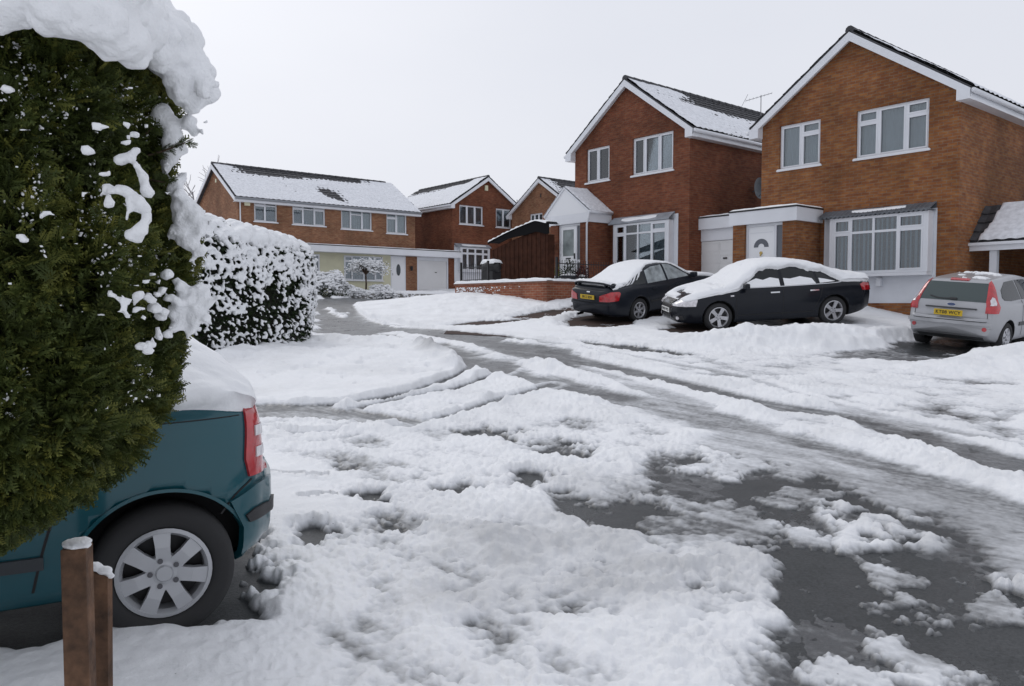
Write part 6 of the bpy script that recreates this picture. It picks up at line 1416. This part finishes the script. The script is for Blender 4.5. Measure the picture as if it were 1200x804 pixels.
# ---------- small trees and shrubs by the far houses
def bare_tree(name,x,y,h,label,seed,snow=0.,spread=.5,mcol=None,lv=4,cat='tree',crown=None):
    r_=random.Random(seed); z0=tz(x,y); o=empty(name,(x,y,z0)); tag(o,label,cat); mb=MB(); tips=[]
    def br(p,d,L_,rd,l):
        q=p+d*L_; m_=(p+q)/2+Vector((r_.gauss(0,.05),r_.gauss(0,.05),0))*L_; mb.tube([p,m_,q],[rd,rd*.8,rd*.6],6 if l>2 else 4,caps=False); tips.append((p,q))
        if l==0: return
        for k in range(3 if l>1 else 4):
            v=Vector((r_.gauss(0,spread),r_.gauss(0,spread),r_.uniform(.0,.4))); br(p+d*L_*r_.uniform(.55,1),(d+v).normalized(),L_*r_.uniform(.6,.8),rd*.55,l-1)
    br(Vector((0,0,-.1)),Vector((0,0,1)),h*.36,h*.02,lv); mb.build('branches',mcol or MATS['bark_brown'],o)
    if snow:
        C_=[];R_=[]
        for p,q in tips:
            if (q-p).length<h*.3:
                for t in (.2,.5,.8,1.): c=p.lerp(q,t)+Vector((r_.gauss(0,.02),r_.gauss(0,.02),.02)); C_.append(tuple(c)); R_.append(snow*r_.uniform(.6,1.3))
        C_=np.array(C_); 
        if len(C_)>6000: sel=np.random.default_rng(1).choice(len(C_),6000,replace=False); C_=C_[sel];R_=np.array(R_)[sel]
        bm=bmesh.new(); bmesh.ops.create_icosphere(bm,subdivisions=1,radius=1); tv=np.array([v.co[:] for v in bm.verts]); tf=np.array([[v.index for v in f.verts] for f in bm.faces]); bm.free()
        V,F,_=instance(tv*np.array([1.3,1.3,.7]),tf,C_,np.tile(np.eye(3)[None],(len(C_),1,1)),np.array(R_)); mesh_obj('snow',V,F,MATS['snow_fresh'],o,smooth=True)
    return o
def at_plane(px,Y): return ((px-600)/FPX*Y,Y)
x_,y_=at_plane(429,44.2); 
def umbrella_tree():
    z0=tz(x_,y_); o=empty('ornamental_tree',(x_,y_,z0)); tag(o,'little umbrella-shaped tree covered in snow in front of the cream wall','tree')
    mb=MB(); mb.tube([(0,0,-.1),(.03,0,.8),(0,.02,1.4)],[.06,.05,.04],7); r_=random.Random(4); C_=[]
    for k in range(26):
        a=r_.uniform(0,6.28); rr=r_.uniform(.4,1.35); p=[(0,0,1.3),(rr*.5*math.cos(a),rr*.5*math.sin(a),1.95),(rr*math.cos(a),rr*math.sin(a),1.75-.12*rr+r_.uniform(-.2,.25))]; mb.tube(p,[.025,.015,.006],5)
        for j in range(40):
            t=r_.random(); q=[p[1][i]+(p[2][i]-p[1][i])*t+r_.gauss(0,.13) for i in range(3)]; C_.append(q)
    mb.build('trunk',MATS['bark_brown'],o)
    C_=np.array(C_); bm=bmesh.new(); bmesh.ops.create_icosphere(bm,subdivisions=1,radius=1); tv=np.array([v.co[:] for v in bm.verts]); tf=np.array([[v.index for v in f.verts] for f in bm.faces]); bm.free()
    V,F,_=instance(tv*np.array([1.2,1.2,.6]),tf,C_,np.tile(np.eye(3)[None],(len(C_),1,1)),np.random.default_rng(2).uniform(.03,.075,len(C_))); mesh_obj('snow',V,F,MATS['snow_fresh'],o,smooth=True)
    n=900; r=np.random.default_rng(3); c=C_[r.integers(0,len(C_),n)]+r.normal(0,.05,(n,3))-np.array([0,0,.06]); V,F,T=instance(LV,LF,c,frames(r.normal(0,1,(n,3)),r.uniform(0,6,n)),r.uniform(.05,.1,n),np.array([.3,.5,.6,.5]),r.normal(0,.2,n)); mesh_obj('foliage',V,F,MATS['laurel_leaf'],o,attrs={'tone':T})
umbrella_tree()
def shrub(px,Y,w_,h_,label,snowy=.6,seed=0,leafm=None,zb=None,name='shrub',grp=None,loc=None,cat='shrub',par=None):
    x,y=loc or at_plane(px,Y); z0=tz(x,y) if zb is None else zb; o=empty(name,(x,y,z0)); tag(o,label,cat,grp); r=np.random.default_rng(seed)
    n=int(900*w_*h_)+200; u=r.normal(0,1,(n,3)); u/=np.linalg.norm(u,axis=1,keepdims=True); u[:,2]=np.abs(u[:,2]); u*=r.uniform(.55,1,n)[:,None]; lump=1+.25*vn(u*2.5+seed,seed); p=u*np.array([w_/2,w_/2,h_])*lump[:,None]
    V,F,T=instance(LV,LF,p,frames(u+r.normal(0,.5,(n,3)),r.uniform(0,6,n)),r.uniform(.05,.10,n)*min(1.3,.6+w_*.4),np.array([.3,.5,.6,.5]),r.normal(0,.2,n)); mesh_obj('foliage',V,F,leafm or MATS['laurel_leaf'],o,attrs={'tone':T})
    k=u[:,2]>(.9-snowy)+r.normal(0,.15,n); q=p[k]*1.03; 
    if len(q):
        bm=bmesh.new(); bmesh.ops.create_icosphere(bm,subdivisions=1,radius=1); tv=np.array([v.co[:] for v in bm.verts]); tf=np.array([[v.index for v in f.verts] for f in bm.faces]); bm.free()
        V,F,_=instance(tv*np.array([1.3,1.3,.7]),tf,q,np.tile(np.eye(3)[None],(len(q),1,1)),r.uniform(.03,.07,len(q))*min(1.4,.6+w_*.5)); mesh_obj('snow',V,F,MATS['snow_fresh'],o,smooth=True)
    return o
shrub(386,42.5,2.2,1.35,'dark shrub dusted with snow left of the cream wall, next to the big snowy hedge',.45,2)
shrub(408,43.5,2.4,.65,'low rounded shrub buried under smooth snow in front of the cream wall',.95,3)
shrub(447,44.2,1.7,.75,'frosted twiggy bush under the cream house window, right of the umbrella tree',.8,5)
bare_tree('bare_tree',-21.0,52.0,10.4,'leafless twiggy tree behind the far left gable',5,snow=.0,spread=.55,mcol=mat('frosty_twig',(.25,.24,.25),.8))
bare_tree('snowy_tree',1.0,64.0,9.2,'dark tree flecked with snow showing between the two far gables',8,snow=.10,spread=.6)
shrub(213,62,9,4.6,'dark snow-flecked tree mass left of the far left gable',.55,12,zb=2.4,name='evergreen_tree',cat='tree')
# ------------------------------------------------------------------ garden wall, railings, screens, small things
def world_obj(name,label,cat,x,y,z,rot,group=None):
    o=empty(name,(x,y,z),rot); return tag(o,label,cat,group)
wp=P_A(-21.85,15.4); z0=1.35
gw=world_obj('garden_wall','low brick retaining wall with snow on its coping, stepping up from the lawn','wall',wp[0],wp[1],z0,ROT_A)
mb=MB(); mb.box(0,4.69,0,.23,-.5,2.24-z0); mb.box(4.69-.23,4.69,.23,4.6,-.5,2.238-z0); mb.build('brickwork',BRW,gw)
mb=MB(); mb.box(-.03,4.72,-.03,.26,2.241-z0,2.30-z0); mb.box(4.69-.26,4.72,.26,4.6,2.241-z0,2.299-z0); mb.build('coping',mat('coping_brick',(.20,.09,.06),.8,var=(8,.3)),gw)
def snow_bar(name,p0,p1,w_,h_,par,seed=0,up=None):
    """ridge of snow lying along a narrow top"""
    p0=np.array(p0,float);p1=np.array(p1,float); L_=np.linalg.norm(p1-p0); d=(p1-p0)/L_; s_=np.cross(d,[0,0,1.]); s_/=np.linalg.norm(s_); n=max(6,int(L_/.05)); t=np.linspace(0,L_,n); k=9
    a=np.linspace(0,math.pi,k); n1=fbm(np.c_[t+seed*5,t*0],.5,3,seed); n2=fbm(np.c_[t+seed*3,t*0+4],.12,2,seed+1); V=[]
    for i in range(n):
        e=min(1,min(t[i],L_-t[i])/.08+.05)**.5; hh=h_*(1+.3*n1[i]+.25*n2[i])*e; ww=w_/2*(1+.12*n2[i])
        for q in a: V.append(p0+d*t[i]+s_*ww*math.cos(q)*abs(math.cos(q))**-.4 if abs(math.cos(q))>.01 else p0+d*t[i]); V[-1]=V[-1]+np.array([0,0,hh*math.sin(q)**.6])
    V=np.array(V); ii=(np.arange(n-1)[:,None]*k+np.arange(k-1)[None,:]).ravel(); return mesh_obj(name,V,np.c_[ii,ii+1,ii+k+1,ii+k],SNOWF,par,smooth=True)
snow_bar('snow',(-.03,.115,2.30-z0),(4.72,.115,2.30-z0),.32,.10,gw,1); snow_bar('snow',(4.58,.2,2.30-z0),(4.58,4.5,2.30-z0),.32,.09,gw,2)
# blown snow stuck to the brickwork
C_=[];r_=np.random.default_rng(5)
for k in range(150):
    a=abs(r_.normal(0,1.2))+.1; a=min(a,4.5); C_.append((a,-.005,2.20-z0-abs(r_.normal(0,.10))-.03))
C_=np.array(C_); bm=bmesh.new(); bmesh.ops.create_icosphere(bm,subdivisions=1,radius=1); tv=np.array([v.co[:] for v in bm.verts]); tf=np.array([[v.index for v in f.verts] for f in bm.faces]); bm.free()
V,F,_=instance(tv*np.array([1.7,.5,.7]),tf,C_,np.tile(np.eye(3)[None],(len(C_),1,1)),r_.uniform(.012,.032,len(C_))); mesh_obj('stuck_snow',V,F,SNOWF,gw,smooth=True)
# the ground it holds back
mb=MB(); mb.box(.24,4.45,.24,5.4,-.4,2.22-z0); tr=mb.build('raised_bed',SNOWF,gw)
def railing(al0,al1,c,zb,h_,label,grp='black railings on the garden wall'):
    p=P_A(al0,c); L_=al1-al0; o=world_obj('iron_railing',label,'railing',p[0],p[1],zb,ROT_A,grp); mb=MB(); mb.box(0,L_,-.012,.012,h_-.12,h_-.095); mb.box(0,L_,-.012,.012,.08,.105); mb.build('rail',IRON,o)
    for q in (0,L_): b=MB(); b.box(q-.03,q+.03,-.03,.03,-.06,h_+.08); b.build('post',IRON,o)
    n=int(L_/.11); 
    for k in range(1,n): b=MB(); b.tube([(L_*k/n,0,.0),(L_*k/n,0,h_)],.008,5); b.build('bar',IRON,o)
    return o
railing(-21.7,-20.2,15.55,2.33,.62,'black iron railing on the left end of the brick garden wall')
q_=railing(-17.28,-14.6,15.9,2.33,.62,'black iron railing on the garden wall in front of the white porch door'); q_.rotation_euler=(0,0,ROT_A+math.pi/2)
# timber screen with a curved dark canopy
sp_=P_A(-21.75,16.9); zb=2.30
ts=world_obj('timber_shed','tall dark brown boarded shed with a curved snow-edged roof behind the garden wall','shed',sp_[0],sp_[1],zb,ROT_A)
x0_,x1_=.0,2.95
WOOD=mat('dark_stained_boards',(.050,.019,.011),.85,spec=.15,var=(5,.35),bump=(12,.4,.01))
def rz(x): t=(x-x0_)/(x1_-x0_); return 1.50+.50*min(t,.82)/.82+.05*math.sin(t*math.pi)-.9*max(0,t-.84)**1.3
mb=MB(); nb=26
for k in range(nb):
    a=x0_+(x1_-x0_)*k/nb; b=x0_+(x1_-x0_)*(k+1)/nb-.008; y_=.012*(k%2); mb.prism([(a,-.3),(b,-.3),(b,rz(b)-.30),(a,rz(a)-.30)],y_,y_+.02)
mb.box(x1_-.02,x1_,.035,.30,-.3,rz(x1_)-.35); mb.box(x0_,x0_+.02,.035,.30,-.3,rz(x0_)-.35); mb.build('boards',WOOD,ts)
mb=MB(); n=24; top=[(x0_-.08+(x1_-x0_+.22)*k/n) for k in range(n+1)]
poly=[(a,rz(min(a,x1_))) for a in top]+[(a,rz(min(a,x1_))-.05-.30*min(1,max(0,(a-x0_)/(x1_-x0_)*1.5))) for a in top[::-1]]
mb.prism(poly,-.10,-.06); mb.build('canopy_edge',mat('black_felt',(.008,.008,.009),.9,spec=.1),ts)
v=[];f=[]
for a in top: v+=[(a,-.12,rz(min(a,x1_))+.001),(a,.40,rz(min(a,x1_))+.001),(a,-.12,rz(min(a,x1_))-.02),(a,.40,rz(min(a,x1_))-.02)]
for k in range(n): f+=[(4*k,4*k+1,4*k+5,4*k+4),(4*k+2,4*k+6,4*k+7,4*k+3),(4*k,4*k+4,4*k+6,4*k+2)]
mesh_obj('roof',v,f,MATS['black_felt'],ts)
v=[];f=[]; nn_=60
for k in range(nn_+1):
    a=x0_-.06+(x1_-x0_+.12)*k/nn_; hh=.05*(1+.35*math.sin(k*1.3)+.25*math.sin(k*.47)); z_=rz(min(a,x1_))+.002
    v+=[(a,-.125,z_),(a,-.11,z_+hh*.8),(a,.0,z_+hh),(a,.34,z_+hh),(a,.40,z_)]
for k in range(nn_):
    for j in range(4): f.append((5*k+j,5*k+j+1,5*k+6+j,5*k+5+j))
mesh_obj('snow',v,f,SNOWF,ts,smooth=True)
# dark object with snow on it beside the screen: a covered barbecue
p=P_A(-20.55,15.95); bq=world_obj('covered_barbecue','black covered barbecue with snow on its lid, left of the brown shed','barbecue',p[0],p[1],2.25,ROT_A)
mb=MB(); mb.tube([(-.42,0,.55),(-.3,0,.58),(0,0,.60),(.3,0,.58),(.42,0,.55)],[.10,.20,.24,.20,.10],14); mb.build('cover',BLACK,bq,smooth=True); mb=MB(); mb.box(-.3,.3,-.18,.18,-.05,.46); mb.build('cabinet',BLACK,bq)
snow_bar('snow',(-.38,0,.70),(.38,0,.70),.36,.14,bq,6)
# pots by the porch door
def pot(al,c,zb,r_,h_,label,leaf,seed,plant=.3):
    p=P_A(al,c); o=world_obj('plant_pot',label,'plant pot',p[0],p[1],zb,0,'plant pots by the porch'); mb=MB(); mb.tube([(0,0,0),(0,0,h_*.85),(0,0,h_*.86),(0,0,h_)],[r_*.75,r_*.95,r_*1.08,r_*1.08],16); mb.build('pot',mat('dark_pot',(.02,.025,.035),.5),o)
    r=np.random.default_rng(seed); n=260; u=r.normal(0,1,(n,3)); u[:,2]=np.abs(u[:,2]); u/=np.linalg.norm(u,axis=1,keepdims=True); q=u*np.array([plant*.7,plant*.7,plant*1.3])*r.uniform(.3,1,n)[:,None]+np.array([0,0,h_]); V,F,T=instance(LV,LF,q,frames(u+r.normal(0,.4,(n,3)),r.uniform(0,6,n)),r.uniform(.05,.12,n),np.array([.3,.5,.6,.5]),r.normal(0,.2,n)); mesh_obj('foliage',V,F,leaf,o,attrs={'tone':T})
    b=MB(); b.tube([(0,0,h_-.02),(0,0,h_+.05),(0,0,h_+.08)],[r_*1.0,r_*.9,r_*.4],14); b.build('snow',SNOWF,o,smooth=True); return o
YG=leaf_mat('yellow_green_leaf',(.06,.08,.015),(.22,.25,.04),.5)
pot(-21.25,19.4,2.35,.28,.22,'pot with a yellow-green shrub left of the white porch door',YG,3,.42)
pot(-20.0,19.0,2.35,.34,.26,'wide dark pot with a leafy plant and snow right of the white porch door',MATS['laurel_leaf'],4,.42)
pot(-19.55,19.2,2.35,.16,.22,'small pot with dark reddish foliage against the porch brickwork',leaf_mat('dark_red_leaf',(.03,.006,.006),(.10,.02,.02),.5),5,.34)
p=P_A(-21.75,19.6); hbk=world_obj('hanging_basket','hanging basket with snow on it at the left corner of the white porch','hanging basket',p[0],p[1],3.75,0)
mb=MB(); mb.tube([(0,0,.12),(0,0,.02),(0,0,-.12),(0,0,-.2)],[.22,.24,.16,.03],14); mb.build('basket',mat('moss_basket',(.05,.045,.02),.9,bump=(30,.8,.02)),hbk)
mb=MB(); mb.tube([(0,0,.1),(0,0,.2),(0,0,.26)],[.23,.16,.03],12); mb.build('snow',SNOWF,hbk,smooth=True)
mb=MB()
for k in range(3): mb.tube([(.2*math.cos(k*2.1),.2*math.sin(k*2.1),.12),(0,0,.62)],.006,4)
mb.build('chain',IRON,hbk)
# kerb-side snow-topped low wall before the cream house
p=P_C(19.3,38.5); lw=world_obj('low_garden_wall','low rough stone wall half buried in snow along the front of the cream house','wall',p[0],p[1],tz(*p),ROT_C)
mb=MB(); r_=random.Random(3)
for row in range(2):
    x=0.
    while x<10.2:
        L_=r_.uniform(.22,.45); mb.box(x,x+L_-.02,r_.uniform(-.03,.02),.28,-.15+row*.21,.05+row*.21+r_.uniform(-.015,.01)); x+=L_
mb.build('stonework',mat('pale_stone',(.36,.35,.33),.9,var=(5,.3),bump=(20,.6,.01)),lw,bevel=.02)
snow_bar('snow',(-.1,.13,.24),(10.3,.13,.24),.36,.17,lw,9)
C_=[]
for k in range(240): C_.append((r_.uniform(0,10.2),-.04-r_.uniform(0,.06),-.12+r_.uniform(0,.4)))
C_=np.array(C_); rr2=np.random.default_rng(4); V,F,_=instance(tv*np.array([1.3,.7,.8]),tf,C_,np.tile(np.eye(3)[None],(len(C_),1,1)),rr2.uniform(.03,.10,len(C_))); mesh_obj('stuck_snow',V,F,SNOWF,lw,smooth=True)
# wooden post beside the teal car
P_=at(90,640,2.25); gz_=tz(P_[0],P_[1]); po=world_obj('wooden_post','short reddish-brown wooden post with a cap of snow, beside the wheel of the teal car','post',P_[0],P_[1],gz_,R(12))
mb=MB(); hh=P_[2]-gz_; mb.box(-.034,.034,-.034,.034,-.2,hh); mb.build('post',mat('weathered_red_wood',(.11,.058,.032),.85,var=(16,.6),bump=(45,1,.008)),po,bevel=.004)
bl=remesh_blobs('snow',np.array([(0,0,hh+.004),(.012,.008,hh+.010),(-.014,-.004,hh+.008),(.02,-.01,hh+.004),(-.022,.01,hh+.002)]),np.array([.036,.026,.026,.022,.02]),ellips(5,1,1,.55),.004,MATS['snow_fresh'],po,noise=.1,nsc=.02,seed=2)
P2_=at(112,664,2.45); s3=empty('broken_fence_stub',(P2_[0],P2_[1],tz(P2_[0],P2_[1]))); tag(s3,'low broken fence stub with snow on it, right of the snow-capped wooden post','fence stub')
hh=P2_[2]-s3.location.z; mb=MB(); mb.prism([(-.05,-.2),(.03,-.2),(.045,hh-.03),(-.045,hh+.0)],-.015,.015); mb.build('board',MATS['weathered_red_wood'],s3)
remesh_blobs('snow',np.array([(-.03,0,hh+.006),(0,0,hh-.0),(.028,0,hh-.012),(.045,0,hh-.03)]),np.array([.024,.026,.024,.016]),ellips(4,1,.8,.6),.004,MATS['snow_fresh'],s3,noise=.1,nsc=.02,seed=4)
# block-paved drives
def sheet(name,px,m,dz):
    poly=np.array([G(*q) for q in px]); lo=poly.min(0);hi=poly.max(0); h=.25; bd=[]
    for a,b in zip(poly,np.roll(poly,-1,0)):
        k=max(1,int(np.linalg.norm(b-a)/h)); bd+=[a+(b-a)*i/k for i in range(k)]
    g=np.array([(x,y) for x in np.arange(lo[0],hi[0],h) for y in np.arange(lo[1],hi[1],h)]); g=g[poly_sd(poly,g)<-.1]
    V=[Vector(q) for q in bd]+[Vector(q) for q in g]; vs,_,fs,_,_,_=delaunay_2d_cdt(V,[(i,(i+1)%len(bd)) for i in range(len(bd))],[],1,1e-6); vs=np.array([tuple(q) for q in vs]); zz=terr(vs[:,0],vs[:,1])+dz
    o=mesh_obj(name,np.c_[vs,zz],[tuple(f) for f in fs],m,smooth=True); o['kind']='structure'; return o
sheet('driveway',[(520,392),(680,401),(830,404),(870,396),(860,368),(800,362),(690,356),(676,357),(600,372),(530,380)],brick_mat('block_paving',(.060,.033,.026),(.045,.027,.022),(.08,.05,.04),(.03,.028,.026),.2,.1),.012)
build_snow()
